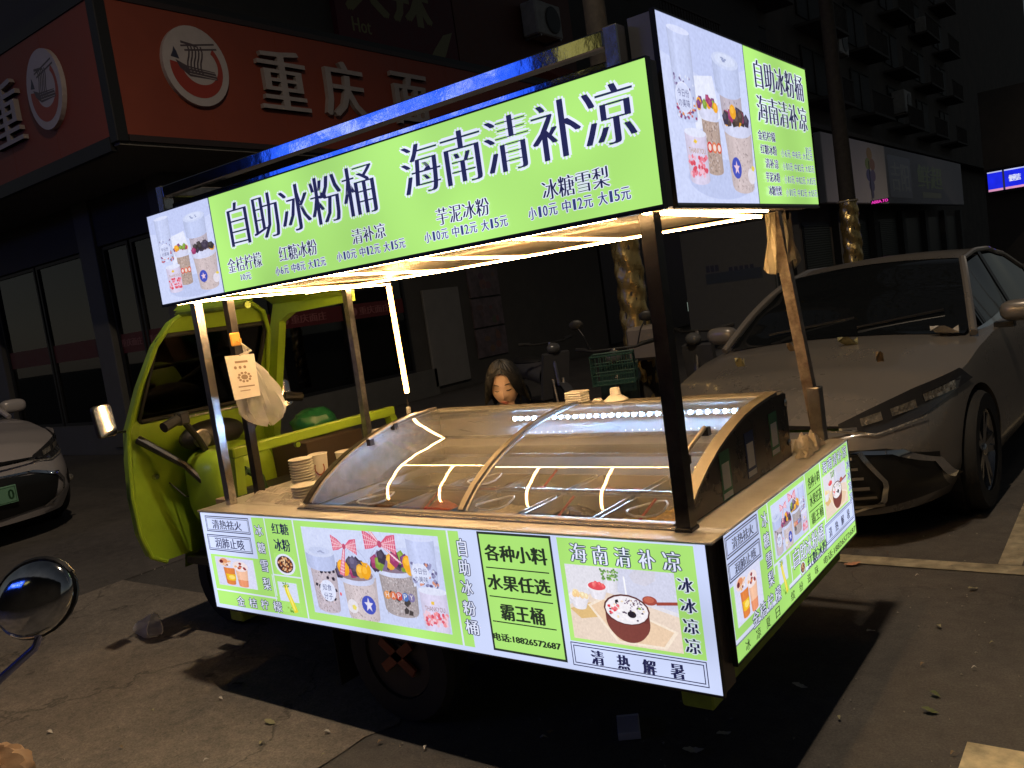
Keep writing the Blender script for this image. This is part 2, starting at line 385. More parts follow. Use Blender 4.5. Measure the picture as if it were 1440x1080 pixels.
# ---- little food pictures (flat print)
def rr(a, b): return random.uniform(a, b)
class Pic:
    """draws in a unit square mapped on rectangle r of a Print, t runs downwards"""
    def __init__(s, pr, r): s.p = pr; s.r = r; s.w = r[2]-r[0]; s.hh = r[3]-r[1]
    def m(s, x, t): return (s.r[0]+s.w*x, s.r[3]-s.hh*t)
    def poly(s, pts, col): s.p.poly([s.m(*q) for q in pts], col)
    def ell(s, x, t, a, b, col, n=18, **k): s.p.ell(s.m(x, t), a*s.w, b*s.hh, col, n, **k)
    def fleck(s, x, t, a, b, col):
        st = s.p.step; s.p.step = .00001; k0 = rr(0, 6.28); n = random.choice((4, 5, 6))
        s.poly([(x+a*rr(.6, 1)*math.cos(k0+6.283*i/n), t+b*rr(.6, 1)*math.sin(k0+6.283*i/n)) for i in range(n)], col); s.p.step = st
    def cup(s, cx, t0, t1, w0, w1, col, flecks=0, fcol=None, fs=.01, rim=None):
        """truncated cup with rounded bottom; shaded bands left and right as printed"""
        e = .16*w0*s.w/s.hh
        def sh(k, w): return tuple(min(1, c*k) for c in col)
        nb = 22
        for i_ in range(nb):
            a = -1+2*i_/nb; b = a+2/nb+.02; c_ = (a+b)/2; k = .80+.26*math.sqrt(max(0, 1-c_*c_))+.10*math.exp(-((c_+.35)/.12)**2)
            up = [(cx+w0/2*q, t0+e*math.sqrt(max(0, 1-q*q))*.3) for q in (a, min(b, 1))]
            dn = [(cx+w1/2*q, t1-e*.7+e*.7*math.sqrt(max(0, 1-q*q))) for q in (a, min(b, 1))]
            s.poly(up+dn[::-1], sh(k, 0))
        for _ in range(flecks):
            q = rr(0.04, .96); w = w0+(w1-w0)*q; a = rr(-.92, .92)
            fc = random.choice(fcol); s.fleck(cx+w/2*a, t0+(t1-t0)*q, fs*rr(.35, 1.0)*max(.3, math.sqrt(1-a*a)), fs*s.w/s.hh*rr(.35, 1.0), tuple(.5*p_+.5*q_ for p_, q_ in zip(fc, col)))
        if rim:
            s.ell(cx, t0, w0/2*1.06, e*1.1, rim)
    def cubes(s, cx, t, w, h, cols, n=14):
        for i in range(n):
            a = rr(-1, 1); x = cx+w/2*a; y = t-h*(.2+.8*math.sqrt(1-a*a)*rr(.2, 1)); c = random.choice(cols); z = w*.14
            zh = z*s.w/s.hh
            st = s.p.step; s.p.step = .00001
            k = rr(-.5, .5); nn = 9 if c[0] > .5 else 5; pts = [(x+z*math.cos(k+i2*6.283/nn), y+zh*math.sin(k+i2*6.283/nn)) for i2 in range(nn)]
            s.poly(pts, c)
            s.poly([(x+(p_[0]-x)*.55-z*.15, y+(p_[1]-y)*.5-zh*.25) for p_ in pts], tuple(min(1, q*1.25+.03) for q in c))
            s.p.step = st
PUR = rgb(120, 60, 120); ORG = rgb(240, 170, 40); DRK = rgb(66, 56, 76); TAN = rgb(186, 170, 172); MAG = rgb(160, 60, 110); GN = rgb(130, 160, 60)
TANF = [rgb(120, 100, 100), rgb(150, 130, 128), rgb(226, 210, 212), rgb(90, 76, 82), rgb(232, 220, 222)]
PWH = rgb(196, 204, 240); PW2 = rgb(222, 228, 252); BLU = rgb(70, 84, 190)

def star(pc, x, t, a, col):
    b = a*pc.w/pc.hh
    pc.poly([(x+(a if i % 2 == 0 else a*.42)*math.sin(i*math.pi/5), t-(b if i % 2 == 0 else b*.42)*math.cos(i*math.pi/5)) for i in range(10)], col)

def pic_tubs(pr, r, txt=True):
    """the photograph of fruit tubs printed on both upper signs"""
    pc = Pic(pr, r); p = pr; H = pc.w/pc.hh
    p.rect(r, rgb(208, 217, 252))
    pc.poly([(0, 0), (1, 0), (1, .16), (.5, .3), (0, .2)], rgb(196, 206, 246))
    pc.poly([(.25, .3), (.55, .26), (.6, .5), (.3, .6)], rgb(232, 236, 255))
    pc.ell(.55, .86, .4, .12, rgb(192, 202, 240))
    # tall bottle with label
    pc.cup(.22, .06, .56, .24, .22, rgb(196, 205, 240)); pc.ell(.22, .06, .12, .02, rgb(220, 226, 255))
    for _ in range(46): pc.fleck(.22+rr(-.1, .1), rr(.44, .54), .016, .012, random.choice([rgb(200, 110, 110), rgb(230, 150, 90), rgb(120, 90, 140), MAG, PW2]))
    for _ in range(30): pc.fleck(.22+rr(-.1, .1), rr(.30, .44), .012, .012, random.choice([rgb(110, 90, 140), rgb(160, 150, 190), PW2]))
    pc.ell(.2, .425, .085, .085, rgb(228, 232, 255)); pc.ell(.2, .425, .078, .078, rgb(214, 221, 252))
    if txt:
        for (s_, tt) in (('今日份', .405), ('の美味', .46)):
            a = pc.m(.14, tt+.018); b = pc.m(.26, tt-.026); p.text(s_, (a[0], a[1], b[0], b[1]), rgb(80, 82, 130))
    # fruit cup behind
    pc.cup(.47, .52, .84, .2, .19, rgb(182, 160, 150), 170, TANF+[rgb(110, 84, 74)], .012)
    pc.cup(.46, .42, .53, .26, .22, rgb(212, 214, 240)); pc.cubes(.455, .46, .2, .06, [ORG, MAG, GN, rgb(235, 150, 50), PUR], 16)
    for i, c in enumerate((rgb(214, 60, 60), rgb(226, 130, 90), rgb(210, 90, 60))):
        pc.ell(.43+i*.055, .68, .03, .032, c); pc.ell(.43+i*.055, .68, .018, .02, rgb(240, 220, 215))
    # large lidded cup
    pc.cup(.76, .34, .62, .28, .26, rgb(190, 180, 194), 90, TANF+[rgb(60, 54, 70)], .014)
    pc.cup(.74, .13, .37, .34, .32, rgb(192, 202, 238)); pc.ell(.74, .145, .17, .05, rgb(206, 215, 246)); pc.ell(.74, .14, .13, .036, rgb(216, 224, 250))
    for i in range(7): pc.fleck(.74+rr(-.06, .06), .14+rr(-.02, .02), .02, .008, rgb(150, 160, 200))
    # star cup
    pc.cup(.81, .56, .94, .36, .29, rgb(204, 188, 190), 200, TANF, .010)
    pc.cup(.8, .5, .6, .4, .37, rgb(208, 212, 240)); pc.cubes(.8, .53, .3, .09, [DRK, rgb(84, 66, 62), DRK, ORG, MAG, rgb(60, 52, 50)], 22)
    pc.ell(.74, .785, .062, .066, BLU); star(pc, .74, .785, .04, rgb(236, 205, 225))
    pc.ell(.93, .83, .05, .05, rgb(228, 222, 235)); pc.fleck(.96, .78, .03, .02, rgb(235, 210, 90))
    # small red cup
    pc.cup(.28, .6, .9, .24, .22, rgb(214, 206, 232)); pc.ell(.28, .61, .12, .025, rgb(226, 230, 252))
    for _ in range(50): pc.fleck(.28+rr(-.1, .1), rr(.74, .85), .02, .018, random.choice([rgb(220, 80, 100), rgb(235, 130, 150), rgb(240, 190, 210)]))
    pc.fleck(.27, .66, .03, .02, rgb(236, 200, 70))
    if txt:
        a = pc.m(.19, .725); b = pc.m(.37, .695); p.text('THANKYOU', (a[0], a[1], b[0], b[1]), rgb(180, 140, 90))

def bow(pc, x, t, a, tails=((-.55, 1.0),)):
    b = a*pc.w/pc.hh*.62; c1 = rgb(222, 96, 130); c2 = rgb(252, 226, 236)
    def hatch(q0, q1, q2, n):
        for i in range(1, n):
            f = i/n; pc.p.line([pc.m(q0[0]+(q1[0]-q0[0])*f, q0[1]+(q1[1]-q0[1])*f), pc.m(q0[0]+(q2[0]-q0[0])*f, q0[1]+(q2[1]-q0[1])*f)], .0024, c2)
        for i in range(1, 4):
            f = i/4; pc.p.line([pc.m(*q0), pc.m(q1[0]+(q2[0]-q1[0])*f, q1[1]+(q2[1]-q1[1])*f)], .0018, c2)
    for sx, ty in ((-1, .1), (1, -.1)):
        q1 = (x+sx*a, t-b*(.75+ty)); q2 = (x+sx*a*.96, t+b*(.5-ty)); pc.poly([(x, t), (x+sx*a*.5, t-b*.55), q1, q2, (x+sx*a*.5, t+b*.3)], c1); hatch((x, t), q1, q2, 8)
    for (dx, dy) in tails:
        q1 = (x+dx*a-.016, t+dy*b*2.2); q2 = (x+dx*a+.022, t+dy*b*2.2+.02); pc.poly([(x-.006, t), (x+.008, t), q2, q1], c1); hatch((x, t), q1, q2, 9)
    pc.ell(x, t, a*.14, b*.22, rgb(196, 80, 116))

def pic_buckets(pr, r, txt=True):
    pc = Pic(pr, r); H = pc.w/pc.hh
    pr.rect(r, rgb(203, 212, 246))
    pc.poly([(0, .0), (1, .0), (1, .1), (.5, .2), (.0, .28)], rgb(212, 220, 250))
    # cup A with lid
    pc.cup(.13, .45, .98, .21, .18, rgb(196, 184, 196), 240, TANF, .007)
    for _ in range(16): pc.fleck(.13+rr(-.09, .09), rr(.46, .85), .018, .03, rgb(44, 40, 58))
    pc.cup(.12, .26, .5, .235, .225, rgb(186, 196, 234)); pc.ell(.12, .27, .12, .07, rgb(208, 216, 246)); pc.ell(.12, .265, .085, .045, rgb(198, 207, 240))
    for i in range(7): pc.fleck(.12+rr(-.04, .04), .265+rr(-.02, .02), .012, .012, rgb(160, 168, 206))
    pc.ell(.14, .72, .062, .125, rgb(224, 230, 255))
    if txt:
        for (s_, tt) in (('知食', .69), ('分子', .79)):
            a = pc.m(.102, tt+.03); b = pc.m(.172, tt-.045); pr.text(s_, (a[0], a[1], b[0], b[1]), rgb(60, 70, 130), bold=.0006)
    # cup B
    pr.line([pc.m(.235+.30*k/12, .52-.33*math.sin(math.pi*k/12)) for k in range(13)], .002, rgb(176, 186, 220))
    pc.cup(.40, .5, 1.03, .26, .23, rgb(206, 193, 198), 260, TANF, .007)
    pc.cup(.375, .45, .62, .29, .28, rgb(202, 208, 238)); pc.ell(.375, .49, .135, .075, rgb(150, 130, 140)); pc.cubes(.375, .53, .24, .17, [DRK, rgb(100, 92, 124), ORG, rgb(236, 176, 60), MAG, DRK, rgb(80, 70, 84)], 24)
    pc.ell(.445, .82, .052, .105, BLU); star(pc, .445, .82, .034, rgb(230, 224, 245))
    pc.ell(.32, .86, .04, .08, rgb(230, 226, 236)); pc.fleck(.33, .87, .02, .04, rgb(236, 220, 110)); pc.fleck(.24, .74, .012, .03, rgb(230, 110, 120))
    bow(pc, .325, .19, .095)
    # cup C
    pr.line([pc.m(.47+.34*k/12, .40-.3*math.sin(math.pi*k/12)) for k in range(13)], .002, rgb(176, 186, 220))
    pc.cup(.685, .40, .9, .26, .23, rgb(172, 162, 166), 420, TANF+[rgb(230, 225, 232), rgb(90, 80, 84)], .007)
    for _ in range(7): pc.fleck(.69+rr(-.1, .1), rr(.6, .85), .026, .045, rgb(70, 64, 66))
    pc.cup(.665, .31, .48, .30, .275, rgb(206, 212, 240)); pc.ell(.665, .36, .14, .07, rgb(140, 120, 140)); pc.cubes(.665, .4, .26, .16, [ORG, PUR, rgb(130, 110, 150), DRK, rgb(236, 176, 60), MAG, GN, rgb(96, 84, 96)], 26)
    for i, (ch, c) in enumerate(zip('HAPPY', (rgb(226, 150, 80), rgb(216, 120, 80), rgb(206, 80, 70), rgb(80, 120, 190), rgb(130, 120, 170)))):
        x = .595+i*.042; pc.ell(x, .675, .023, .046, c)
        if txt: a = pc.m(x-.011, .70); b = pc.m(x+.011, .645); pr.text(ch, (a[0], a[1], b[0], b[1]), rgb(240, 236, 240), bold=.0004)
    bow(pc, .595, .13, .115, tails=((1.1, .45), (-.8, -.55)))
    # bottle D and small cup E
    pc.cup(.875, .03, .55, .19, .17, rgb(196, 205, 242)); pc.ell(.875, .04, .095, .03, rgb(214, 221, 252))
    for _ in range(60): pc.fleck(.875+rr(-.08, .08), rr(.3, .54), .013, .025, random.choice([rgb(120, 118, 160), rgb(214, 150, 130), rgb(150, 150, 190), PW2, rgb(90, 80, 130)]))
    pc.ell(.85, .40, .06, .105, rgb(222, 228, 254)); 
    if txt:
        for (s_, tt) in (('今日份', .385), ('の美味', .47)):
            a = pc.m(.805, tt+.025); b = pc.m(.895, tt-.04); pr.text(s_, (a[0], a[1], b[0], b[1]), rgb(80, 82, 130), bold=.0003)
    pc.cup(.91, .56, 1.02, .18, .165, rgb(214, 208, 236)); pc.ell(.91, .575, .095, .04, rgb(224, 228, 250))
    for _ in range(55): pc.fleck(.91+rr(-.075, .075), rr(.8, .93), .014, .03, random.choice([rgb(222, 90, 110), rgb(240, 150, 160), rgb(240, 200, 215)]))
    pc.fleck(.9, .7, .02, .03, rgb(236, 196, 80))
    if txt: a = pc.m(.845, .785); b = pc.m(.975, .735); pr.text('THANKYOU', (a[0], a[1], b[0], b[1]), rgb(150, 110, 110))

def pic_bowl(pr, r):
    pc = Pic(pr, r)
    pr.rect(r, rgb(228, 226, 236))
    pc.poly([(0, .55), (.3, .3), (1, .55), (1, 1), (0, 1)], rgb(236, 216, 200)); pc.poly([(.5, 0), (1, 0), (1, .5), (.45, .3)], rgb(212, 214, 236))
    pc.poly([(.0, .6), (.16, .5), (.36, .46), (.3, .66), (.1, .72)], rgb(226, 190, 130))
    pc.poly([(.18, .52), (.33, .4), (.98, .74), (.86, .98), (.42, .98)], rgb(248, 232, 214)); pc.poly([(.21, .53), (.34, .43), (.94, .75), (.84, .95), (.44, .95)], rgb(238, 208, 178))
    # white pots
    pc.cup(.42, .14, .34, .15, .12, rgb(226, 224, 236)); 
    for _ in range(46): pc.fleck(.42+rr(-.08, .08), rr(.02, .17), .014, .02, random.choice([rgb(120, 170, 80), rgb(96, 140, 70), rgb(160, 200, 120)]))
    pc.cup(.29, .27, .44, .2, .13, rgb(232, 228, 238)); pc.ell(.29, .27, .1, .07, rgb(240, 238, 246)); pc.ell(.29, .26, .085, .055, rgb(226, 80, 90)); pc.cubes(.29, .28, .13, .06, [rgb(230, 90, 96), rgb(240, 120, 120)], 6)
    pc.cup(.1, .42, .6, .2, .13, rgb(232, 228, 236)); pc.ell(.1, .42, .1, .07, rgb(240, 236, 244)); pc.cubes(.1, .44, .16, .08, [rgb(244, 220, 180), rgb(246, 206, 150)], 10)
    # jug and milk
    pc.poly([(.6, .08), (.66, 0), (.84, 0), (.83, .12), (.74, .2), (.64, .17)], rgb(214, 212, 228)); pc.poly([(.545, .1), (.56, .1), (.565, .45), (.55, .45)], rgb(250, 250, 255))
    # spoon
    pc.ell(.76, .38, .065, .06, rgb(168, 78, 66)); pc.ell(.755, .37, .045, .038, rgb(196, 104, 84)); pc.poly([(.81, .39), (1, .36), (1, .4), (.82, .43)], rgb(160, 74, 62))
    # bowl
    pc.ell(.54, .68, .2, .26, rgb(116, 60, 56), a0=180, a1=360); pc.poly([(.34, .52), (.74, .52), (.74, .7), (.34, .7)], rgb(116, 60, 56))
    pc.ell(.54, .68, .19, .28, rgb(128, 68, 62), a0=180, a1=360)
    pc.ell(.54, .53, .21, .2, rgb(96, 48, 46)); pc.ell(.54, .535, .195, .182, rgb(246, 242, 248))
    for _ in range(50):
        a = rr(0, 6.28); q = math.sqrt(rr(0, 1)); pc.fleck(.54+.17*q*math.cos(a), .535+.15*q*math.sin(a), .014, .016, random.choice([rgb(255, 250, 250), rgb(230, 226, 236), rgb(245, 222, 190), rgb(80, 60, 90)]))
    for _ in range(10): pc.fleck(.43+rr(-.05, .04), .55+rr(-.08, .06), .022, .024, random.choice([rgb(226, 60, 76), rgb(240, 120, 130)]))
    for _ in range(40): pc.fleck(.62+rr(-.09, .08), .45+rr(-.06, .06), .009, .011, random.choice([rgb(90, 64, 96), rgb(120, 90, 120)]))
    pc.fleck(.46, .43, .03, .03, rgb(36, 32, 40)); pc.ell(.585, .585, .04, .045, rgb(40, 34, 46)); pc.fleck(.66, .5, .02, .02, rgb(150, 180, 80))

def pic_drinks(pr, r):
    pc = Pic(pr, r); pr.rect(r, rgb(218, 220, 246))
    pc.cup(.34, .34, .95, .3, .24, rgb(222, 130, 66)); pc.cup(.36, .56, .8, .26, .24, rgb(240, 190, 40)); pc.ell(.38, .68, .08, .07, rgb(250, 226, 120))
    pc.ell(.24, .17, .17, .14, rgb(238, 216, 212)); pc.ell(.23, .13, .1, .09, rgb(228, 150, 110)); pc.ell(.16, .16, .05, .06, rgb(110, 40, 46))
    pc.cup(.66, .3, .98, .32, .24, rgb(240, 190, 160)); pc.cup(.66, .72, .98, .27, .24, rgb(232, 150, 110)); pc.ell(.64, .27, .2, .18, rgb(240, 224, 226))
    for _ in range(12): pc.fleck(.64+rr(-.14, .14), .27+rr(-.12, .12), .05, .05, random.choice([rgb(150, 50, 60), rgb(240, 180, 130), rgb(250, 240, 240), rgb(226, 130, 90)]))
    for _ in range(8): pc.fleck(.3+rr(-.14, .1), .2+rr(-.1, .1), .04, .04, random.choice([rgb(236, 180, 130), rgb(250, 240, 240), rgb(140, 60, 60)]))
def pic_nuts(pr, c, a, b):
    pr.ell(c, a, b, rgb(226, 230, 250)); pr.ell(c, a*.8, b*.8, rgb(70, 40, 44))
    for _ in range(60):
        q = math.sqrt(rr(0, 1))*.68; k = rr(0, 6.28); x = c[0]+a*q*math.cos(k); y = c[1]+b*q*math.sin(k)
        st = pr.step; pr.step = .00001; pr.poly([(x+a*.13*rr(.5, 1)*math.cos(j*1.26), y+b*.13*rr(.5, 1)*math.sin(j*1.26)) for j in range(5)], random.choice([rgb(190, 120, 70), rgb(220, 170, 120), rgb(140, 70, 40), rgb(236, 200, 160)])); pr.step = st
def pic_pear(pr, r):
    pc = Pic(pr, r); pr.rect((r[0], r[1]+(r[3]-r[1])*.36, r[2], r[3]), rgb(214, 222, 246))
    pc.poly([(.3, .1), (.5, .06), (.56, .3), (.72, .62), (.86, .95), (.66, 1.0), (.5, .66), (.36, .36)], rgb(232, 214, 50)); pc.poly([(.4, .14), (.48, .12), (.6, .5), (.74, .9), (.68, .93), (.5, .5)], rgb(246, 236, 120))
    for _ in range(16): pc.fleck(rr(.25, .6), rr(.02, .18), .05, .03, random.choice([rgb(96, 150, 50), rgb(140, 190, 70)]))
    for _ in range(10): pc.fleck(rr(.35, .6), rr(.8, .98), .06, .04, random.choice([rgb(110, 160, 60), rgb(150, 190, 80)]))

def make_pic(fn, w, h, ppm, name, blur=1, pad=None, **k):
    rs = Raster(w, h, ppm)
    if pad: rs.rect((0, 0, w, h), pad)
    fn(rs, (0, 0, w, h), **k); return rs.material(name, blur)
M_TUBS = make_pic(pic_tubs, .36, .363, 1500, 'fruit_tub_picture')
M_TUBS2 = make_pic(pic_tubs, .55, .50, 1100, 'fruit_tub_picture_wide')
M_BUCK = make_pic(pic_buckets, .88, .36, 1100, 'dessert_bucket_picture')
M_BUCK2 = make_pic(pic_buckets, .44, .22, 1500, 'dessert_bucket_picture_small')
M_BOWL = make_pic(pic_bowl, .47, .25, 1500, 'bowl_picture')
M_DRK = make_pic(pic_drinks, .2, .13, 1800, 'drinks_picture')
M_NUT = make_pic(lambda r_, q: pic_nuts(r_, (q[2]/2, q[3]/2), q[2]/2, q[3]/2), .08, .08, 2600, 'nut_bowl_picture', pad=GRN)
M_PEAR = make_pic(pic_pear, .1, .14, 2000, 'pear_picture', pad=GRN)

# ================================================================== THE FOOD CART
ZC = .875                       # counter top
cart = thing('food_cart', 'lime green three-wheeled dessert cart with glowing green and white menu light boxes', 'food cart', (-1.2, .65, 0))
FX0, FX1 = -2.4, 0.0
# lower front light box
b = MB().box(FX0, FX1, 0, .09, .431, .8655); flb = part('front_light_box', b, BROWNM, cart, label='long lower light box along the front of the cart')
part('edge_trim', MB().box(FX0-.004, FX1+.004, -.004, .01, .425, .4312).box(FX0-.004, FX0, -.004, .01, .4312, .8655).box(FX1, FX1+.004, -.004, .01, .4312, .8655), BLACK, flb)
pf = Print((0, -.0005, 0), (1, 0, 0), (0, 0, 1), (0, -1, 0))
pf.rect((FX0, .4312, FX1, .8655), LIL)
def ZA(x, y): return (280+x/3.6, 715+y/3.6)
def ZB(x, y): return (660+x/3.6, 740+y/3.6)
def RP(pr, f, x0, y0, x1, y1): return pr.rect_px(f(x0, y0), f(x1, y1))
def rA(*a): return RP(pf, ZA, *a)
def rB(*a): return RP(pf, ZB, *a)
g = rA(262, 45, 1398, 700); gb = rA(58, 228, 550, 550)
vb = min(gb[1], .448); pf.rect((g[0], vb, g[2], g[3]), GRN); pf.rect((gb[0], vb, g[0]+.01, gb[3]), GRN)
for bx in ((28, 35, 262, 133), (40, 128, 275, 232)):
    r = rA(*bx); pf.rect((r[0]-.004, r[1]-.004, r[2]+.004, r[3]+.004), LIL); pf.frame(r, NAVY, .004); pf.frame((r[0]+.008, r[1]+.008, r[2]-.008, r[3]-.008), NAVY, .0025)
sp = []
x = pf.uv(ZA(362, 250))[0]; y = pf.uv(ZA(235, 418))[1]; yb = pf.uv(ZA(100, 408))[1]
pf.rect((x-.003, y, x+.003, g[3]), PW2); xr2 = pf.uv(ZA(392, 430))[0]; pf.rect((gb[0], yb-.004, xr2, yb+.003), PW2)
x2 = pf.uv(ZA(512, 300))[0]; pf.rect((x2-.004, vb, x2+.004, g[3]), PW2)
y2 = pf.uv(ZA(445, 343))[1]; pf.rect((x, y2-.003, x2, y2+.003), PW2); pf.rect((xr2-.01, vb, xr2-.005, y2), PW2)
x3 = pf.uv(ZA(1295, 390))[0]; pf.rect((x3-.004, vb, x3+.004, g[3]), PW2)
# order panel and right block
r = rB(35, 25, 500, 690); pf.rect((r[0]-.012, .4312, pf.uv(ZB(440, 60))[0], .8655), LIL); pf.rect(r, rgb(40, 50, 45)); q = .008
pf.rect((r[0]+q, r[1]+q, r[2]-q, r[3]-q), GRN); ordp = r
for (a, b2) in (((85, 207), (405, 237)), ((103, 350), (425, 392)), ((120, 478), (443, 525))):
    A = pf.uv(ZB(*a)); B = pf.uv(ZB(*b2)); m_ = (A[1]+B[1])/2; pf.rect((A[0], m_-.002, B[0], m_+.002), INK)
r = rB(440, 55, 1205, 683); pf.rect(r, GRN)
r = rB(512, 582, 1218, 820); pf.rect((r[0]-.004, r[1]-.006, r[2]+.004, r[3]+.004), LIL); pf.frame(r, NAVY, .003); pf.frame((r[0]+.009, r[1]+.009, r[2]-.009, r[3]-.009), NAVY, .003)
pf.build('printed_face', PRINT, flb)
pp = Print((0, -.0005, 0), (1, 0, 0), (0, 0, 1), (0, -1, 0), base=.0018)
photo(pp, rA(80, 240, 300, 412), M_DRK, 'drinks_photo', flb)
a = pp.uv(ZA(388, 282)); b2 = pp.uv(ZA(487, 282)); c_ = pp.uv(ZA(437, 230)); d_ = pp.uv(ZA(437, 336))
photo(pp, (a[0], d_[1], b2[0], c_[1]), M_NUT, 'nut_bowl_photo', flb)
photo(pp, rA(398, 368, 520, 535), M_PEAR, 'pear_photo', flb)
photo(pp, rA(515, 90, 1285, 638), M_BUCK, 'dessert_bucket_photo', flb); photo(pp, rB(482, 188, 1088, 645), M_BOWL, 'bowl_photo', flb)
pl = Print((0, -.0005, 0), (1, 0, 0), (0, 0, 1), (0, -1, 0), base=.0026)
pl.text('清热祛火', rA(65, 55, 220, 113), NAVY, bold=.0012); pl.text('润肺止咳', rA(80, 145, 235, 212), NAVY, bold=.0012)
OUT = dict(outline=NAVY, ow=.0028, bold=.0008)
pl.cells('冰糖雪梨', [rA(280, 82, 328, 140), rA(295, 170, 342, 228), rA(310, 258, 358, 322), rA(322, 348, 370, 414)], WH, **OUT)
pl.text('红糖', rA(365, 72, 458, 135), NAVY, bold=.0018); pl.text('冰粉', rA(378, 150, 468, 220), NAVY, bold=.0018)
pl.cells('金桔柠檬', [rA(192, 441, 238, 495), rA(253, 450, 300, 504), rA(313, 458, 358, 512), rA(375, 466, 427, 525)], WH, **OUT)
pl.cells('自助冰粉桶', [rA(1305, 150, 1362, 243), rA(1312, 255, 1378, 340), rA(1325, 358, 1393, 440), rA(1335, 463, 1408, 545), rA(1347, 558, 1422, 640)], WH, outline=NAVY, ow=.003, bold=.0012)
pl.text('各种小料', rB(76, 88, 400, 198), INK, bold=.0028, boldv=.001); pl.text('水果任选', rB(92, 238, 418, 352), INK, bold=.0028, boldv=.001)
pl.text('霸王桶', rB(158, 388, 388, 502), INK, bold=.0028, boldv=.001); pl.text('电话:18826572687', rB(124, 534, 468, 628), INK, bold=.002, boldv=.0008)
pl.cells('海南清补凉', [rB(508, 83, 598, 182), rB(622, 94, 706, 196), rB(735, 104, 822, 207), rB(855, 114, 946, 217), rB(978, 124, 1075, 230)], WH, outline=NAVY, ow=.0032, bold=.0024, thin=.016)
pl.cells('冰冰凉凉', [rB(1055, 255, 1140, 337), rB(1070, 360, 1155, 442), rB(1085, 462, 1165, 547), rB(1095, 562, 1175, 648)], NAVY, outline=WH, ow=.0035, bold=.0026, thin=.018)
pl.cells('清热解暑', [rB(618, 622, 688, 705), rB(750, 645, 818, 728), rB(880, 668, 952, 752), rB(1020, 690, 1096, 775)], NAVY, bold=.0028)
pl.build('lettering', PRINT, flb)

# lower side light box
XS = .023
slb = part('side_light_box', MB().box(-.09, XS-.001, .063, 1.296, .499, .8725), BROWNM, cart, label='lower light box on the right end of the cart')
part('edge_trim', MB().box(XS-.012, XS+.003, .058, 1.30, .493, .499).box(XS-.012, XS+.003, .058, .063, .499, .8725).box(XS-.012, XS+.003, 1.296, 1.30, .499, .8725), BLACK, slb)
def SP(base): return Print((XS-.0005, 0, 0), (0, 1, 0), (0, 0, 1), (1, 0, 0), base=base)
def ZS(x, y): return (1000+x/3, 600+y/3)
ps = SP(.0004)
def rS(*a): return RP(ps, ZS, *a)
Y0, Y1, Z0, Z1 = .063, 1.296, .499, .8725
ps.rect((Y0, Z0, Y1, Z1), PW2)
zb = Z0+.052
ps.rect((Y0, Z0, Y1, zb-.004), GRN)
ps.frame((Y0+.002, zb-.004, Y1, zb), NAVY, .0015)
A = rS(58, 458, 200, 452); A = (Y0+.012, A[1], A[2], Z1-.012)
B = rS(75, 560, 212, 545)
ga = (Y0+.01, zb+.012, Y1-.004, Z1-.006); ps.rect(ga, GRN)
ps.rect((ga[0], B[1]-.012, A[2]+.012, Z1-.006), LIL)
for q in (A, (A[0], B[1], A[2], A[1]-.012)): ps.frame(q, NAVY, .004); ps.frame((q[0]+.008, q[1]+.008, q[2]-.008, q[3]-.008), NAVY, .003)
bxA, bxB = A, (A[0], B[1], A[2], A[1]-.012)
u1 = ps.uv(ZS(245, 420))[0]; ps.rect((u1-.004, B[1]-.09, u1+.003, Z1-.006), PW2)
u2 = ps.uv(ZS(402, 300))[0]; u3 = ps.uv(ZS(470, 290))[0]; v2 = ps.uv(ZS(435, 425))[1]
ps.rect((u2-.006, v2, u2+.002, Z1-.006), PW2); ps.rect((u3-.004, zb, u3+.004, Z1-.006), PW2); ps.rect((u1+.003, v2-.004, u3, v2+.003), PW2)
for k in (.36, .68):
    z = Z1-.01-(Z1-.01-v2)*k; ps.rect((u2+.012, z-.002, u3-.012, z+.001), INK)
u4 = ps.uv(ZS(338, 600))[0]; ps.rect((u4-.003, zb, u4+.003, v2), PW2); v4 = v2-(v2-zb)*.5; ps.rect((u4, v4-.002, u3, v4+.002), PW2)
rb = rS(487, 500, 603, 395); rb = (rb[0], zb+.012, Y1-.012, zb+.085); ps.rect((rb[0]-.004, rb[1]-.012, rb[2]+.01, rb[3]+.004), LIL); ps.frame(rb, NAVY, .003); ps.frame((rb[0]+.007, rb[1]+.007, rb[2]-.007, rb[3]-.007), NAVY, .002)
ps.build('printed_face', PRINT, slb)
pp = SP(.0018); photo(pp, RP(ps, ZS, 90, 655, 222, 740), M_DRK, 'drinks_photo', slb); photo(pp, RP(ps, ZS, 277, 575, 330, 690), M_PEAR, 'pear_photo', slb)
c_ = ps.uv(ZS(385, 594)); photo(pp, (c_[0]-.026, c_[1]-.021, c_[0]+.026, c_[1]+.021), M_NUT, 'nut_bowl_photo', slb)
rbk = rS(248, 345, 414, 415); rbk = (rbk[0], v2+.012, u2-.014, Z1-.022)
photo(pp, rbk, M_BUCK2, 'dessert_bucket_photo', slb)
rbw = (u3+.014, rb[3]+.012, Y1-.06, Z1-.065); photo(pp, rbw, M_BOWL, 'bowl_photo', slb)
pl = SP(.0026)
def inset(r, a, b): w = r[2]-r[0]; h = r[3]-r[1]; return (r[0]+w*a, r[1]+h*b, r[2]-w*a, r[3]-h*b)
pl.text('清热祛火', inset(bxA, .17, .24), NAVY, bold=.0012); pl.text('润肺止咳', inset(bxB, .17, .24), NAVY, bold=.0012)
def centred(q, w, h): p_ = ps.uv(ZS(*q)); return (p_[0]-w/2, p_[1]-h/2, p_[0]+w/2, p_[1]+h/2)
OUT2 = dict(outline=NAVY, ow=.0028, bold=.0008)
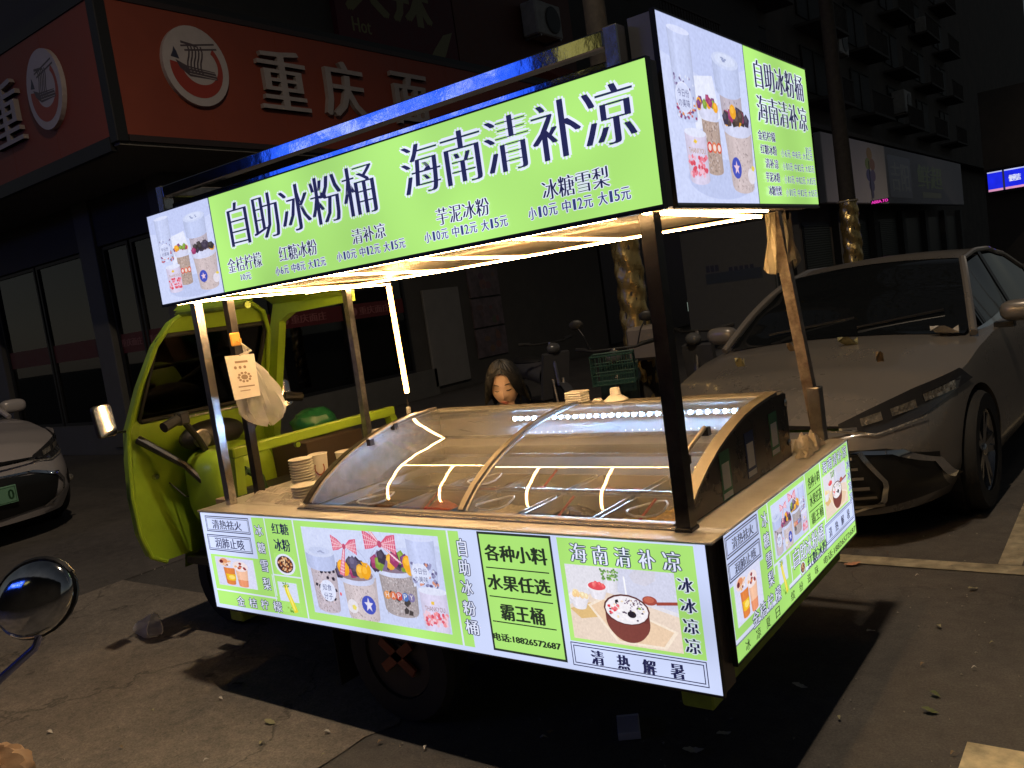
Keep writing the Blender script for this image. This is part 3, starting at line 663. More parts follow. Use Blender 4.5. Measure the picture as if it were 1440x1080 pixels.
pl.cells('冰糖雪梨', [centred(q, .046, .046) for q in ((221, 392), (230, 478), (241, 562), (250, 640))], WH, **OUT2)
pl.cells('金桔柠檬', [centred(q, .05, .046) for q in ((186, 808), (216, 773), (247, 738), (279, 705))], WH, **OUT2)
pl.cells('自助冰粉桶', [centred(q, .062, .06) for q in ((356, 552), (385, 525), (409, 500), (434, 475), (458, 450))], WH, **OUT2)
a = ps.uv(ZS(403, 573)); b2 = ps.uv(ZS(468, 528)); pl.text('红糖冰粉', (a[0], v4-.058, u3-.02, v4-.014), NAVY, bold=.0018)
hh = (Z1-.01-v2)
for i, t in enumerate(('各种小料', '水果任选', '霸王桶')):
    zc = Z1-.01-hh*(.18+.32*i); pl.text(t, (u2+.02, zc-.02, u3-.02, zc+.02), INK, bold=.0012)
w5 = (Y1-.02-(u3+.02))/5
pl.cells('海南清补凉', [(u3+.016+w5*i, Z1-.056, u3+.016+w5*(i+.86), Z1-.012) for i in range(5)], WH, **OUT2)
pl.cells('冰冰凉凉', [(Y1-.052, Z1-.11-i*.043, Y1-.014, Z1-.073-i*.043) for i in range(4)], rgb(60, 90, 150), outline=WH, ow=.002, bold=.001)
w4 = (rb[2]-rb[0]-.05)/4
pl.cells('清热解暑', [(rb[0]+.03+w4*i, rb[1]+.018, rb[0]+.03+w4*i+.036, rb[3]-.018) for i in range(4)], NAVY, bold=.0012)
zt0, zt1 = Z0+.01, Z0+.041
for i, ch in enumerate('冰凉夏日缤纷滋味'):
    u = Y0+.06+i*.083+(.06 if i > 3 else 0); pl.text(ch, (u, zt0, u+.036, zt1), INK, bold=.0006)
pl.text('电话:18826572687', (Y1-.43, zt0+.002, Y1-.02, zt1-.001), INK, bold=.0014)
pl.build('lettering', PRINT, slb)

# upper front sign
UX0, UX1, UY, UZ0, UZ1 = -2.285, .032, -.066, 1.783, 2.146
ufs = part('front_sign_box', MB().box(UX0, UX1, UY, -.008, UZ0-.006, UZ1), BROWNM, cart, label='long upper menu sign over the front of the cart')
part('edge_trim', MB().box(UX0-.005, UX1+.003, UY-.004, UY+.02, UZ0-.012, UZ0-.006).box(UX0-.005, UX1+.003, UY-.004, UY+.02, UZ1, UZ1+.005).box(UX0-.005, UX0, UY-.004, UY+.02, UZ0-.006, UZ1).box(UX1, UX1+.003, UY-.004, UY+.02, UZ0-.006, UZ1), BLACK, ufs)
def FP(base): return Print((0, UY-.0005, 0), (1, 0, 0), (0, 0, 1), (0, -1, 0), base=base)
def ZD(x, y): return (200+x/4, 200+y/4)
def ZE(x, y): return (560+x/4, 80+y/4)
pf = FP(.0004)
def rD(*a): return RP(pf, ZD, *a)
def rE(*a): return RP(pf, ZE, *a)
xd = pf.uv(ZD(419, 590))[0]
pf.rect((xd, UZ0, UX1, UZ1), GRN); pf.rect((xd-.003, UZ0, xd+.002, UZ1), rgb(70, 84, 110)); pf.build('printed_face', PRINT, ufs)
photo(pf, (UX0, UZ0, xd-.003, UZ1), M_TUBS, 'fruit_tub_photo', ufs, .0012)
pl = FP(.0026)
BT = dict(outline=WH, ow=.0085, bold=.0062)
a = rD(475, 352, 1325, 385); pl.text('自助冰粉桶', a, NAVY, thin=.020, **BT)
a = rE(12, 515, 1342, 458); pl.text('海南清补凉', a, NAVY, thin=.020, **BT)
ST = dict(outline=WH, ow=.003, bold=.0019, thin=.016); ST2 = dict(outline=WH, ow=.0022, bold=.0008)
pl.text('金桔柠檬', rD(480, 660, 680, 697), NAVY, **ST); pl.text('10元', rD(556, 742, 618, 768), rgb(50, 62, 120), **ST2)
pl.text('红糖冰粉', rD(768, 592, 990, 628), NAVY, **ST)
def prices(tl, br, t):
    r = (pf.uv(tl)[0], 0, pf.uv(br)[0], 0); zt = pf.uv(tl)[1]; zb_ = pf.uv(br)[1]
    z1 = max(zt, zb_); z0 = min(zt, zb_)
    return r, z0, z1
def pricerow(x0, x1, zc, h, items, dst, **k):
    tot = sum(len(i)-.45*sum(c.isdigit() for c in i) for i in items)+.35*(len(items)-1); un = (x1-x0)/tot; x = x0
    for it in items:
        for ch in it:
            w = un*(.55 if ch.isdigit() else 1); hh_ = h*(1 if not ch in '元' else .95)
            gw = w*.8 if ch != '1' else w*.42; hv = hh_/2*(.86 if ch.isdigit() else 1)
            dst.text(ch, (x+(w-gw)/2, zc-hv, x+(w-gw)/2+gw, zc+hv), rgb(50, 62, 120), **k); x += w
        x += .35*un
def row(tl, br, h, items):
    a = pf.uv(tl); b_ = pf.uv(br); pricerow(a[0], b_[0], (a[1]+b_[1])/2, h, items, pl, **ST2)
row(ZD(750, 722), ZD(1040, 675), .030, ('小6元', '中8元', '大12元'))
pl.text('清补凉', rD(1180, 495, 1375, 535), NAVY, **ST)
row(ZD(1097, 650), ZE(47, 1042), .031, ('小10元', '中12元', '大15元'))
pl.text('芋泥冰粉', rE(215, 857, 521, 885), NAVY, **ST)
row(ZE(150, 1017), ZE(625, 922), .032, ('小10元', '中12元', '大15元'))
pl.text('冰糖雪梨', rE(812, 700, 1196, 728), NAVY, **ST)
row(ZE(735, 888), ZE(1318, 760), .034, ('小10元', '中12元', '大15元'))
pl.build('lettering', PRINT, ufs)

# upper side sign
VX, VY0, VY1, VZ0, VZ1 = .017, .047, 1.277, 1.79, 2.288
uss = part('side_sign_box', MB().box(-.062, VX-.001, VY0, VY1, VZ0-.008, VZ1), mat('lilac_lit_sheet', (.33, .33, .36), .4, .4, noise=.1), cart, label='tall upper menu sign over the right end of the cart')
part('edge_trim', MB().box(VX-.012, VX+.003, VY0-.004, VY1+.004, VZ0-.014, VZ0-.008).box(VX-.012, VX+.003, VY0-.004, VY1+.004, VZ1, VZ1+.005).box(VX-.012, VX+.003, VY0-.004, VY0, VZ0-.008, VZ1), BLACK, uss)
def VP(base): return Print((VX-.0005, 0, 0), (0, 1, 0), (0, 0, 1), (1, 0, 0), base=base)
def ZF(x, y): return (900+x/3.6, y/3.6)
pv = VP(.0004); yd = pv.uv(ZF(562, 640))[0]
pv.rect((yd, VZ0, VY1, VZ1), GRN); pv.rect((yd-.004, VZ0, yd+.003, VZ1), rgb(60, 72, 96)); pv.build('printed_face', PRINT, uss)
photo(pv, (VY0, VZ0, yd-.004, VZ1), M_TUBS2, 'fruit_tub_photo', uss, .0012)
pl = VP(.0026)
def rF(x0, y0, x1, y1):     # top-left and bottom-right of the ink
    return RP(pv, ZF, x0, y0, x1, y1)
SB = dict(outline=WH, ow=.005, bold=.0055, thin=.020)
a = rF(568, 298, 825, 516); pl.text('自助冰粉桶', a, NAVY, **SB)
a = rF(583, 478, 845, 670); pl.text('海南清补凉', a, NAVY, **SB)
names = ('金桔柠檬', '红糖冰粉', '清补凉', '芋泥冰粉', '冰糖雪梨')
w = VY1-yd
for i, n in enumerate(names):
    zc = VZ0+.222-i*.045
    x0 = yd+w*(.075+.015*i) + (.02 if n == '清补凉' else 0); x1 = yd+w*.335
    pl.text(n, (x0, zc-.016, x1, zc+.016), NAVY, outline=WH, ow=.0016, bold=.0012)
    if i == 0: pricerow(yd+w*.84, yd+w*.96, zc-.026, .026, ('10元',), pl, outline=WH, ow=.0014)
    else: pricerow(yd+w*.40, yd+w*.965, zc-.004, .026, ('小6元', '中8元', '大12元') if i == 1 else ('小10元', '中12元', '大15元'), pl, outline=WH, ow=.0014)
pl.build('lettering', PRINT, uss)

# ---- canopy frame, posts
FILM = mat('polished_tube_steel', (.50, .50, .52), .07, 1, noise=.10, nscale=30, bump=.05, bscale=14)
part('upper_rail', MB().box(-2.242, -.115, 0, .04, 2.222, 2.268, bev=.004), FILM, cart, label='polished top front rail reflecting blue light')
part('lower_rail', MB().box(-2.20, -.115, .002, .038, 2.15, 2.188, bev=.004), FILM, cart, label='polished lower front rail reflecting blue light')
part('upper_rail', MB().box(-2.24, -.07, 1.22, 1.26, 2.22, 2.262, bev=.004), STEEL_D, cart)
part('end_rail', MB().box(-2.242, -.21+-2.0, .045, 1.215, 2.222, 2.262, bev=.004), STEEL_D, cart)
part('frame_upright', MB().box(-2.288, -2.245, -.005, .045, 1.80, 2.27, bev=.003), STEEL, cart, label='bright steel upright at the left end of the canopy')
part('frame_upright', MB().box(-.112, -.068, -.006, .042, 1.80, 2.272, bev=.003), STEEL, cart)
part('frame_upright', MB().box(-2.288, -2.245, 1.22, 1.265, 1.80, 2.27, bev=.003), STEEL_D, cart)
part('roof_sheet', MB().box(-2.28, -.07, .05, 1.215, 2.12, 2.135), mat('dark_roof_sheet', (.05, .05, .05), .6, noise=.2), cart)
# ribbed glossy ceiling that mirrors the strips
def ribs(u, v):
    x = -2.28+2.2*u; y = .02+1.25*v; return (x, y, 1.803+.0012*math.sin(v*math.pi*2*52))
CEIL = mat('ribbed_steel_sheet', (.78, .72, .62), .34, .35, noise=.15, nscale=6, bump=.15, bscale=9)
part('ceiling_sheet', MB().grid(ribs, 4, 416), CEIL, cart, smooth=True, ang=180)
HALO = mat('strip_halo_glow', (.8, .6, .3), .5, emit=(1, .50, .13), es=2.2)  # warm halo round each strip, painted as a glowing rim
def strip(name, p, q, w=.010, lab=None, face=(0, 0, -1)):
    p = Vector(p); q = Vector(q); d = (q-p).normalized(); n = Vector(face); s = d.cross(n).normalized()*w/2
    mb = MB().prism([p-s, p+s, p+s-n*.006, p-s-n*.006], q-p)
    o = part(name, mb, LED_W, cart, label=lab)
    jk = MB().prism([p-s*2.1-n*.0065, p+s*2.1-n*.0065, p+s*1.7-n*.010, p-s*1.7-n*.010], q-p); part('halo_rim', jk, HALO, o)
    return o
zl = 1.772
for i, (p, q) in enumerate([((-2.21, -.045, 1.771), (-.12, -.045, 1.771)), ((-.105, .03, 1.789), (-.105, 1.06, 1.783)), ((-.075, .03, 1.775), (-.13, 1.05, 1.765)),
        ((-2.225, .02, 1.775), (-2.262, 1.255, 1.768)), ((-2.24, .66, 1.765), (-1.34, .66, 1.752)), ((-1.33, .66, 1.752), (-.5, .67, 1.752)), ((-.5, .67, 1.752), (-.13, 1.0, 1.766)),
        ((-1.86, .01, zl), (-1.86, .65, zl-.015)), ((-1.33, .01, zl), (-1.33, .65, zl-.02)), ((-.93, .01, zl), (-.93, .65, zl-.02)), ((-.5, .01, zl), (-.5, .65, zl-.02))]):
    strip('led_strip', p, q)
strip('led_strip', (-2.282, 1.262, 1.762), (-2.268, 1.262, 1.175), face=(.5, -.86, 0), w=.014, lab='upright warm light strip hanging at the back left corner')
part('strip_connector', MB().box(-2.286, -2.262, 1.25, 1.272, 1.06, 1.1, bev=.005), WHITEP, cart)
part('strip_cable', MB().tube([(-2.27, 1.262, 1.175), (-2.276, 1.266, 1.14), (-2.273, 1.262, 1.1)], .003, 6), PLAST_B, cart)

def post(x, y, s, z0, z1, m, x2=None, y2=None, lab=None):
    x2 = x if x2 is None else x2; y2 = y if y2 is None else y2; h = s/2
    vs = [(x-h, y-h, z0), (x+h, y-h, z0), (x+h, y+h, z0), (x-h, y+h, z0), (x2-h, y2-h, z1), (x2+h, y2-h, z1), (x2+h, y2+h, z1), (x2-h, y2+h, z1)]
    o = part('post', MB().add(vs, [(0, 3, 2, 1), (4, 5, 6, 7), (0, 1, 5, 4), (1, 2, 6, 5), (2, 3, 7, 6), (3, 0, 4, 7)]), m, cart, label=lab); return o
PF = post(-.093, .088, .044, ZC, 1.78, DARKST, -.088, .088, lab='dark front corner post nearest the camera')
part('post_foot', MB().box(-.12, -.066, .06, .116, ZC-.001, ZC+.012, bev=.003), PLAST_B, PF)
post(-2.31, .104, .036, ZC, 1.79, STEEL, -2.312, .104, lab='shiny steel front left post')
MID = post(-2.315, .262, .036, ZC, 1.79, DARKST, -2.315, .27, lab='dark steel post behind the hanging bag')
post(-2.315, .975, .034, ZC, 1.79, STEEL_D, -2.315, .985)
rustm = mat('taped_rusty_steel', (.17, .12, .09), .4, .5, noise=.5, nscale=22, col2=(.34, .29, .25), bump=.2, bscale=50)
BR = post(-.075, 1.283, .042, ZC, 1.79, rustm, -.155, 1.276, lab='scuffed steel post at the back right corner')
part('post_sleeve', MB().box(-.1, -.05, 1.258, 1.308, ZC, 1.09, bev=.003), STEEL_D, BR)

# ---- counter
HX0, HX1, HY0, HY1 = -1.83, -.12, .118, 1.02
cn = MB()
cn.box(FX0-.012, FX1+.024, -.008, HY0, ZC-.009, ZC, bev=.003).box(FX0-.012, HX0, HY0, 1.31, ZC-.009, ZC, bev=.003)
cn.box(HX1, FX1+.024, HY0, 1.31, ZC-.009, ZC, bev=.003).box(HX0, HX1, HY1, 1.31, ZC-.009, ZC, bev=.003)
part('counter', cn, CTOP, cart)
part('counter_lip', MB().box(HX0+.01, HX1-.07, HY0-.045, HY0-.03, ZC, ZC+.009, bev=.003), STEEL, cart)
# ---- bed and chassis
bed = part('cargo_bed', MB().box(-2.34, -.10, .12, 1.28, .40, .46, bev=.01).box(-2.34, -2.30, .12, 1.28, .46, .862), GREEN_D, cart)
part('side_board', MB().box(-.085, -.045, .115, 1.285, .385, .492, bev=.006), GREEN_D, cart)
part('corner_bracket', MB().box(-.15, -.05, .03, .112, .36, .429, bev=.006), GREEN_D, cart)
part('corner_bracket', MB().box(-2.36, -2.27, .03, .112, .36, .429, bev=.006), GREEN_D, cart)
part('chassis_rail', MB().box(-2.9, -.2, .30, .36, .33, .40).box(-2.9, -.2, 1.0, 1.06, .33, .40), BLACK, cart)
part('axle', MB().tube([(-1.43, .14, .3), (-1.43, 1.22, .3)], .03, 10), BLACK, cart)
RED = mat('dark_hub_paint', (.012, .008, .008), .6); ORM = mat('orange_reflector_paint', (.22, .035, .01), .5)
def wheel(x, y, z, r, w, side):
    t = part('wheel', MB().lathe([(r*.62, -w/2), (r*.93, -w/2), (r, -w*.3), (r, w*.3), (r*.93, w/2), (r*.62, w/2), (r*.6, 0), (r*.62, -w/2)], (x, y, z), 28, axis='y', cap=False), RUBBER, cart, True)
    part('rim', MB().lathe([(r*.15, -w*.3), (r*.6, -w*.42), (r*.64, 0), (r*.6, w*.42), (r*.15, w*.3)], (x, y, z), 24, axis='y'), RED, t, True)
    mb = MB()
    for a in (35, 145):
        M = Matrix.Translation((x, y+side*w*.46, z)) @ Matrix.Rotation(R(a), 4, 'Y'); mb.box(-r*.36, r*.36, -.006, .006, -r*.07, r*.07, M)
    part('hub_cross', mb, ORM, t)
wheel(-1.43, .19, .28, .28, .13, -1); wheel(-1.43, 1.17, .28, .28, .13, 1); wheel(-3.25, .65, .27, .27, .12, -1)
part('mud_flap', MB().box(-1.8, -1.795, .13, .27, .1, .4), RUBBER, cart)

# ---- guard rail at the left end
gr_ = MB(); zr = 1.075
M = None
gr_.box(-2.475, -2.425, .235, 1.31, zr-.025, zr+.025, bev=.006)
part('guard_rail', gr_, GREEN, cart, label='lime green rail across the left end of the bed')
part('rail_leg', MB().prism([(-2.475, .235, zr-.024), (-2.475, .285, zr-.024), (-2.475, .27, ZC), (-2.475, .22, ZC)], (.05, 0, 0)), GREEN, cart)
part('rail_leg', MB().prism([(-2.475, 1.262, zr-.024), (-2.475, 1.308, zr-.024), (-2.475, 1.36, ZC), (-2.475, 1.31, ZC)], (.05, 0, 0)), GREEN, cart)
part('rail_eye', MB().lathe([(.004, -.01), (.014, -.01), (.014, .01), (.004, .01)], (-2.45, .62, zr-.042), 10, axis='x'), GREEN, cart)

# ---- cab seen from behind
def xf(z): return -3.35 + max(0, z-1.2)*.65
def shell_outline(inset=0.0):
    L = [(.30, .47), (.22, .52), (.185, .65), (.18, .85), (.20, 1.05), (.225, 1.2), (.25, 1.42), (.30, 1.62), (.37, 1.73), (.47, 1.785)]
    pts = [(y+inset, z) for y, z in L]; pts += [(1.30-y, z) for y, z in reversed(pts)]
    return pts
cab = part('cab_shell', MB(), GREEN, cart) if False else None
def band(u, v):      # v across outline, u depth (edge flange)
    o = shell_outline(); n = len(o)-1; t = v*n; i = min(int(t), n-1); q = t-i
    y = o[i][0]+(o[i+1][0]-o[i][0])*q; z = o[i][1]+(o[i+1][1]-o[i][1])*q
    return (xf(z)+.06*u, y+(.65-y)*.0, z)
mb = MB(); mb.grid(band, 2, 38)
# front sheet with a window hole: strips between outline and window
win = [(.30, 1.235), (.285, 1.25), (.315, 1.64), (.335, 1.665), (.965, 1.665), (.985, 1.64), (1.015, 1.25), (1.0, 1.235)]
def pz(y, z, dx=0): return (xf(z)+dx, y, z)
for dx in (0, .03):
    ow = [(.2, .9), (.225, 1.2), (.25, 1.42), (.30, 1.62), (.37, 1.73), (.47, 1.785), (.83, 1.785), (.93, 1.73), (1.0, 1.62), (1.05, 1.42), (1.075, 1.2), (1.1, .9)]
    vs = [pz(*p, dx) for p in ow]+[pz(*p, dx) for p in win]; k = len(ow)
    fs = [(0, 1, k+1, k), (1, 2, k+1), (2, 3, k+2, k+1), (3, 4, k+3, k+2), (4, 5, k+3), (5, 6, k+4, k+3), (6, 7, k+4), (7, 8, k+5, k+4), (8, 9, k+6, k+5), (9, 10, k+6), (10, 11, k+7, k+6), (0, k, k+7, 11)]
    mb.add(vs, fs)
    lo = [(.30, .47), (.22, .52), (.185, .65), (.18, .85), (.2, .9), (1.1, .9), (1.12, .85), (1.115, .65), (1.08, .52), (1.0, .47)]
    mb.add([pz(*p, dx) for p in lo], [tuple(range(len(lo)))])
shell = part('cab_shell', mb, GREEN, cart, True, ang=12)
rim = MB(); loop = [pz(y, z, .04) for y, z in win]; rim.tube(loop+[loop[0]], .012, 6)
part('windscreen_seal', rim, RUBBER, shell)
part('windscreen', MB().prism([pz(y, z, .012) for y, z in win], (.006, 0, 0)), CABGLASS, shell)
ed = MB(); o_ = shell_outline(); ed.tube([(xf(z)+.06, y, z) for y, z in o_], .013, 8); part('shell_bead', ed, GREEN, shell, True)
# roof
def roof(u, v):
    x = -3.0+.62*u; y = .42+.62*v; k = math.sin(math.pi*v)
    return (x-.0, y, 1.765+.075*k**.5-.02*u)
rm = MB().grid(roof, 4, 14); rm.add([(roof(i/4, j/14)[0], roof(i/4, j/14)[1], roof(i/4, j/14)[2]+.02) for i in range(5) for j in range(15)], [(i*15+j, (i+1)*15+j, (i+1)*15+j+1, i*15+j+1) for i in range(4) for j in range(14)])
part('cab_roof', rm, GREEN, cart, True, ang=60)
part('roof_edge', MB().tube([(-2.96, .42, 1.765), (-2.38, .42, 1.75)], .018, 8), GREEN_D, cart)
# far side frame: pillar and roof rim round the open door
pil = MB()
pil.prism([(-3.33, 1.07, 1.0), (-3.23, 1.07, 1.0), (-3.0, 1.07, 1.66), (-2.9, 1.07, 1.70), (-2.4, 1.07, 1.71), (-2.4, 1.07, 1.79), (-3.02, 1.07, 1.79), (-3.3, 1.07, 1.2)], (0, .05, 0))
part('door_frame', pil, GREEN, cart)
part('door_frame', MB().prism([(-3.33, 1.08, 1.0), (-3.23, 1.08, 1.0), (-3.15, 1.08, .7), (-3.0, 1.08, .5), (-3.33, 1.08, .5)], (0, .04, 0)), GREEN, cart)
# inner body: steering housing, instrument pod, handlebar, vent, lever, seat
hs = MB().ell((-3.05, .62, .83), (.2, .21, .22), 22, 14, fn=lambda v: Vector((math.copysign(abs(v.x)**.6, v.x), math.copysign(abs(v.y)**.55, v.y), math.copysign(abs(v.z)**.6, v.z))))
part('steering_housing', hs, GREEN, cart, True, ang=70)
part('housing_slot', MB().box(-2.90, -2.85, .46, .53, .76, .80), GREEN_D, cart)
part('front_floor', MB().box(-3.3, -2.38, .42, 1.08, .42, .46), BLACK, cart)
part('instrument_pod', MB().ell((-3.16, .62, 1.1), (.09, .2, .085), 18, 10), PLAST_B, cart, True)
part('gauge', MB().lathe([(.0, 0), (.05, 0), (.052, .012), (.044, .015)], (-3.08, .5, 1.1), 16, axis='x'), STEEL_D, cart)
hb = MB().tube([(-3.0, .30, 1.235), (-3.02, .40, 1.235), (-3.0, .92, 1.235), (-2.98, 1.02, 1.235)], .011, 8)
part('handlebar', hb, STEEL, cart, True)
part('handlebar_grip', MB().tube([(-2.98, .24, 1.21), (-3.0, .34, 1.235)], .027, 10), PLAST_B, cart, True)
part('handlebar_grip', MB().tube([(-2.98, 1.0, 1.235), (-2.95, 1.1, 1.215)], .027, 10), PLAST_B, cart, True)
part('handlebar_clamp', MB().box(-3.03, -2.97, .33, .39, 1.2, 1.27, bev=.01), PLAST_B, cart)
for s_ in ((.36, .46, .52, .018), (.92, .8, .72, .016)): part('steering_stem', MB().tube([(-3.0, s_[0], 1.23), (-3.04, s_[1], 1.1), (-3.06, s_[2], .98)], s_[3], 8), PLAST_B, cart, True)
part('brake_lever', MB().tube([(-3.28, .26, 1.15), (-3.1, .39, .98), (-3.02, .43, .88)], [.024, .018, .018], 8), PLAST_B, cart, True)
part('vent_plate', MB().lathe([(0, 0), (.05, 0), (.07, .006), (.075, .012)], (-3.33, .33, .93), 20, axis='x'), GREEN, cart, True)
part('vent_knob', MB().lathe([(.012, 0), (.018, .02), (.012, .035)], (-3.32, .33, .93), 12, axis='x'), STEEL, cart, True)
part('control_cable', MB().tube([(-3.3, .4, .88), (-3.2, .42, .8), (-3.1, .47, .79)], .004, 5), BLACK, cart)
part('floor_tray', MB().box(-2.9, -2.66, .4, .62, .76, .8, bev=.004), mat('raw_plywood', (.36, .26, .16), .7, noise=.2, nscale=20), cart)
part('battery_case', MB().box(-2.9, -2.66, .4, .62, .47, .757, bev=.01), BLACK, cart)
part('seat_base', MB().box(-2.82, -2.5, .5, 1.0, .46, .74, bev=.02), BLACK, cart)
part('seat_cushion', MB().box(-2.84, -2.48, .48, 1.02, .742, .83, bev=.03), mat('black_vinyl', (.02, .02, .02), .5, bump=.2, bscale=20), cart)
part('seat_hoop', MB().tube([(-2.62, .35, .75), (-2.64, .36, .9), (-2.62, .42, .95), (-2.6, .48, .9), (-2.6, .5, .75)], .022, 8), mat('dark_green_paint', (.03, .09, .03), .5), cart, True)
part('fender', MB().grid(lambda u, v: (-3.25+.33*math.cos(R(20+150*u)), .56+.18*v, .27+.33*math.sin(R(20+150*u))), 12, 2), GREEN_D, cart, True)
part('steering_fork', MB().tube([(-3.25, .57, .27), (-3.15, .57, .8)], .02, 8).tube([(-3.25, .73, .27), (-3.15, .73, .8)], .02, 8), BLACK, cart)
def cab_mirror(px, py, x, arm0, tw, lab):
    c = at(px, py, (1, 0, 0), x); d = (CAMLOC-c).normalized()
    n = (d+(Vector(tw)-c).normalized()).normalized(); s = Vector((-n.y, n.x, 0)).normalized(); u = s.cross(n)*-1
    if u.z < 0: u = -u
    M = Matrix(((s.x, u.x, n.x, c.x), (s.y, u.y, n.y, c.y), (s.z, u.z, n.z, c.z), (0, 0, 0, 1)))
    mb = MB(); pts = []; a, b2 = .055, .082
    for (sx, sy) in ((1, 1), (-1, 1), (-1, -1), (1, -1)):
        for k in range(4):
            an = {(1, 1): 0, (-1, 1): 90, (-1, -1): 180, (1, -1): 270}[(sx, sy)]+k*30
            pts.append((sx*(a-.022)+.022*math.cos(R(an)), sy*(b2-.022)+.022*math.sin(R(an)), 0))
    mb.prism(pts, (0, 0, -.02), M)
    o = part('cab_mirror', mb, PLAST_B, cart, label=lab)
    p2 = [(x_*.92, y_*.94, .001) for x_, y_, _ in pts]
    part('mirror_glass', MB().prism(p2, (0, 0, .002), M), CHROME, o)
    part('mirror_arm', MB().tube([tuple(c-n*.02), tuple((c-n*.02+Vector(arm0))/2+Vector((0, 0, -.03))), arm0], .007, 6), BLACK, o)
cab_mirror(148, 592, -3.2, (-3.33, .235, 1.2), (-2.275, 1.262, 1.46), 'left cab mirror reflecting a light strip')
cab_mirror(397, 553, -3.2, (-3.33, 1.09, 1.2), (-2.275, 1.262, 1.38), 'right cab mirror')

# ================================================================== DISPLAY FREEZER
PROF = [(.118, .888), (.15, .918), (.203, .960), (.297, 1.013), (.375, 1.047), (.455, 1.074), (.535, 1.097), (.62, 1.116), (.705, 1.127), (.79, 1.134), (.87, 1.138), (.93, 1.139)]
PROF = [(y, .875+(z-.875)*.93) for y, z in PROF]
def prof(t):
    n = len(PROF)-1; t = min(max(t, 0), 1)*n; i = min(int(t), n-1); q = t-i
    return PROF[i][0]+(PROF[i+1][0]-PROF[i][0])*q, PROF[i][1]+(PROF[i+1][1]-PROF[i][1])*q
GX0, GX1, GXM = -1.80, -.135, -.965
fz = thing('display_freezer', 'curved glass dessert display freezer sunk into the cart counter', 'freezer', (-.97, .6, ZC))
IN = mat('pale_liner', (.74, .74, .72), .35, .1, noise=.06, nscale=5)
ALU = mat('champagne_aluminium', (.50, .46, .40), .38, .8, noise=.1, nscale=20)
part('liner', MB().box(GX0+.01, GX1-.01, .14, 1.0, .66, .67).box(GX0+.0, GX0+.01, .13, 1.01, .66, .872).box(GX1-.01, GX1, .13, 1.01, .66, .872).box(GX0, GX1, .122, .13, .66, .872), IN, fz)
part('back_wall', MB().box(GX0, GX1, .985, .995, .66, 1.095), IN, fz)
part('back_cover', MB().box(GX0, GX1, 1.0, 1.018, .87, 1.102), STEEL_D, fz)
part('top_rail', MB().box(GX0-.005, GX1+.03, (.925), 1.022, 1.104, 1.121, bev=.004), ALU, fz)
part('front_sill', MB().box(GX0, GX1, .095, .122, .876, .889, bev=.003), ALU, fz)
part('front_sill', MB().box(GX0-.02, GX1+.015, .072, .094, .876, .883, bev=.002), STEEL, fz)
DKP = mat('dark_end_panel', (.035, .032, .03), .28, .4, noise=.25, nscale=10)
for (x0, x1, lab) in ((GX1+.004, GX1+.036, 'dark right end panel with payment stickers'), (GX0-.02, GX0-.004, None)):
    pts = [(x0, y, z) for y, z in PROF]+[(x0, 1.02, 1.112), (x0, 1.02, .876), (x0, .118, .876)]
    part('end_panel', MB().prism(pts, (x1-x0, 0, 0)), DKP if lab else STEEL_D, fz, label=lab)
def arch(x0, x1, off, th, name, m, lab=None, t1=1.0):
    mb = MB(); n = 22; vs = []
    for i in range(n+1):
        y, z = prof(i/n*t1); y2, z2 = prof(min(1, i/n*t1+.02)); y1, z1 = prof(max(0, i/n*t1-.02)); d = Vector((0, y2-y1, z2-z1)).normalized(); nn = Vector((0, -d.z, d.y))
        for (xx, hh) in ((x0, off), (x1, off), (x1, off+th), (x0, off+th)): vs.append((xx, y+nn.y*hh, z+nn.z*hh))
    fs = []
    for i in range(n):
        for k in range(4): fs.append((i*4+k, i*4+(k+1) % 4, (i+1)*4+(k+1) % 4, (i+1)*4+k))
    fs += [(3, 2, 1, 0), (n*4, n*4+1, n*4+2, n*4+3)]
    return part(name, mb.add(vs, fs), m, fz, label=lab)
arch(GX1-.005, GX1+.037, .001, .010, 'arch_trim', mat('dull_arch_metal', (.24, .22, .19), .42, .7, noise=.15, nscale=14)); arch(GX0-.022, GX0+.006, .001, .012, 'arch_trim', DARKST)
arch(GX0+.014, GX0+.024, .004, .010, 'arch_trim', DARKST)
def pane(x0, x1, off, name, lab):
    mb = MB(); n = 26
    def g(u, v):
        t = .015+.975*u; y, z = prof(t); y2, z2 = prof(min(1, t+.03)); y1, z1 = prof(max(0, t-.03)); d = Vector((0, y2-y1, z2-z1)).normalized()
        return (x0+(x1-x0)*v, y-d.z*off, z+d.y*off)
    mb.grid(g, n, 2)
    return part(name, mb, GLASS, fz, True, label=lab, ang=80)
gl1 = pane(GX0+.03, GXM+.01, .010, 'sliding_glass', 'left curved sliding glass')
gl2 = pane(GXM-.01, GX1-.006, .004, 'sliding_glass', 'right curved sliding glass')
arch(GXM-.014, GXM+.010, .004, .010, 'glass_frame', _m['dull_arch_metal']); arch(GXM+.018, GXM+.026, .002, .006, 'glass_frame', STEEL_D)
arch(GX0+.028, GX0+.04, .012, .008, 'glass_frame', ALU)
def handle(x, ta, tb, off, parent):
    a = prof(ta); b = prof(tb); A = Vector((x, a[0]-.02-off*.4, a[1]+.03+off)); B = Vector((x, b[0]-.015-off*.4, b[1]+.03+off))
    h = part('handle', MB().tube([A, B], .008, 8), ALU, parent)
    for (P, Q) in ((A, a), (B, b)):
        part('handle_bracket', MB().box(-.012, .012, -.012, .012, -.016, .012, Matrix.Translation((P+Vector((x, Q[0], Q[1]+.006)))/2)), PLAST_B, parent)
handle(GX0+.075, .45, .62, 0, gl1); handle(GX1-.045, .30, .49, 0, gl2)
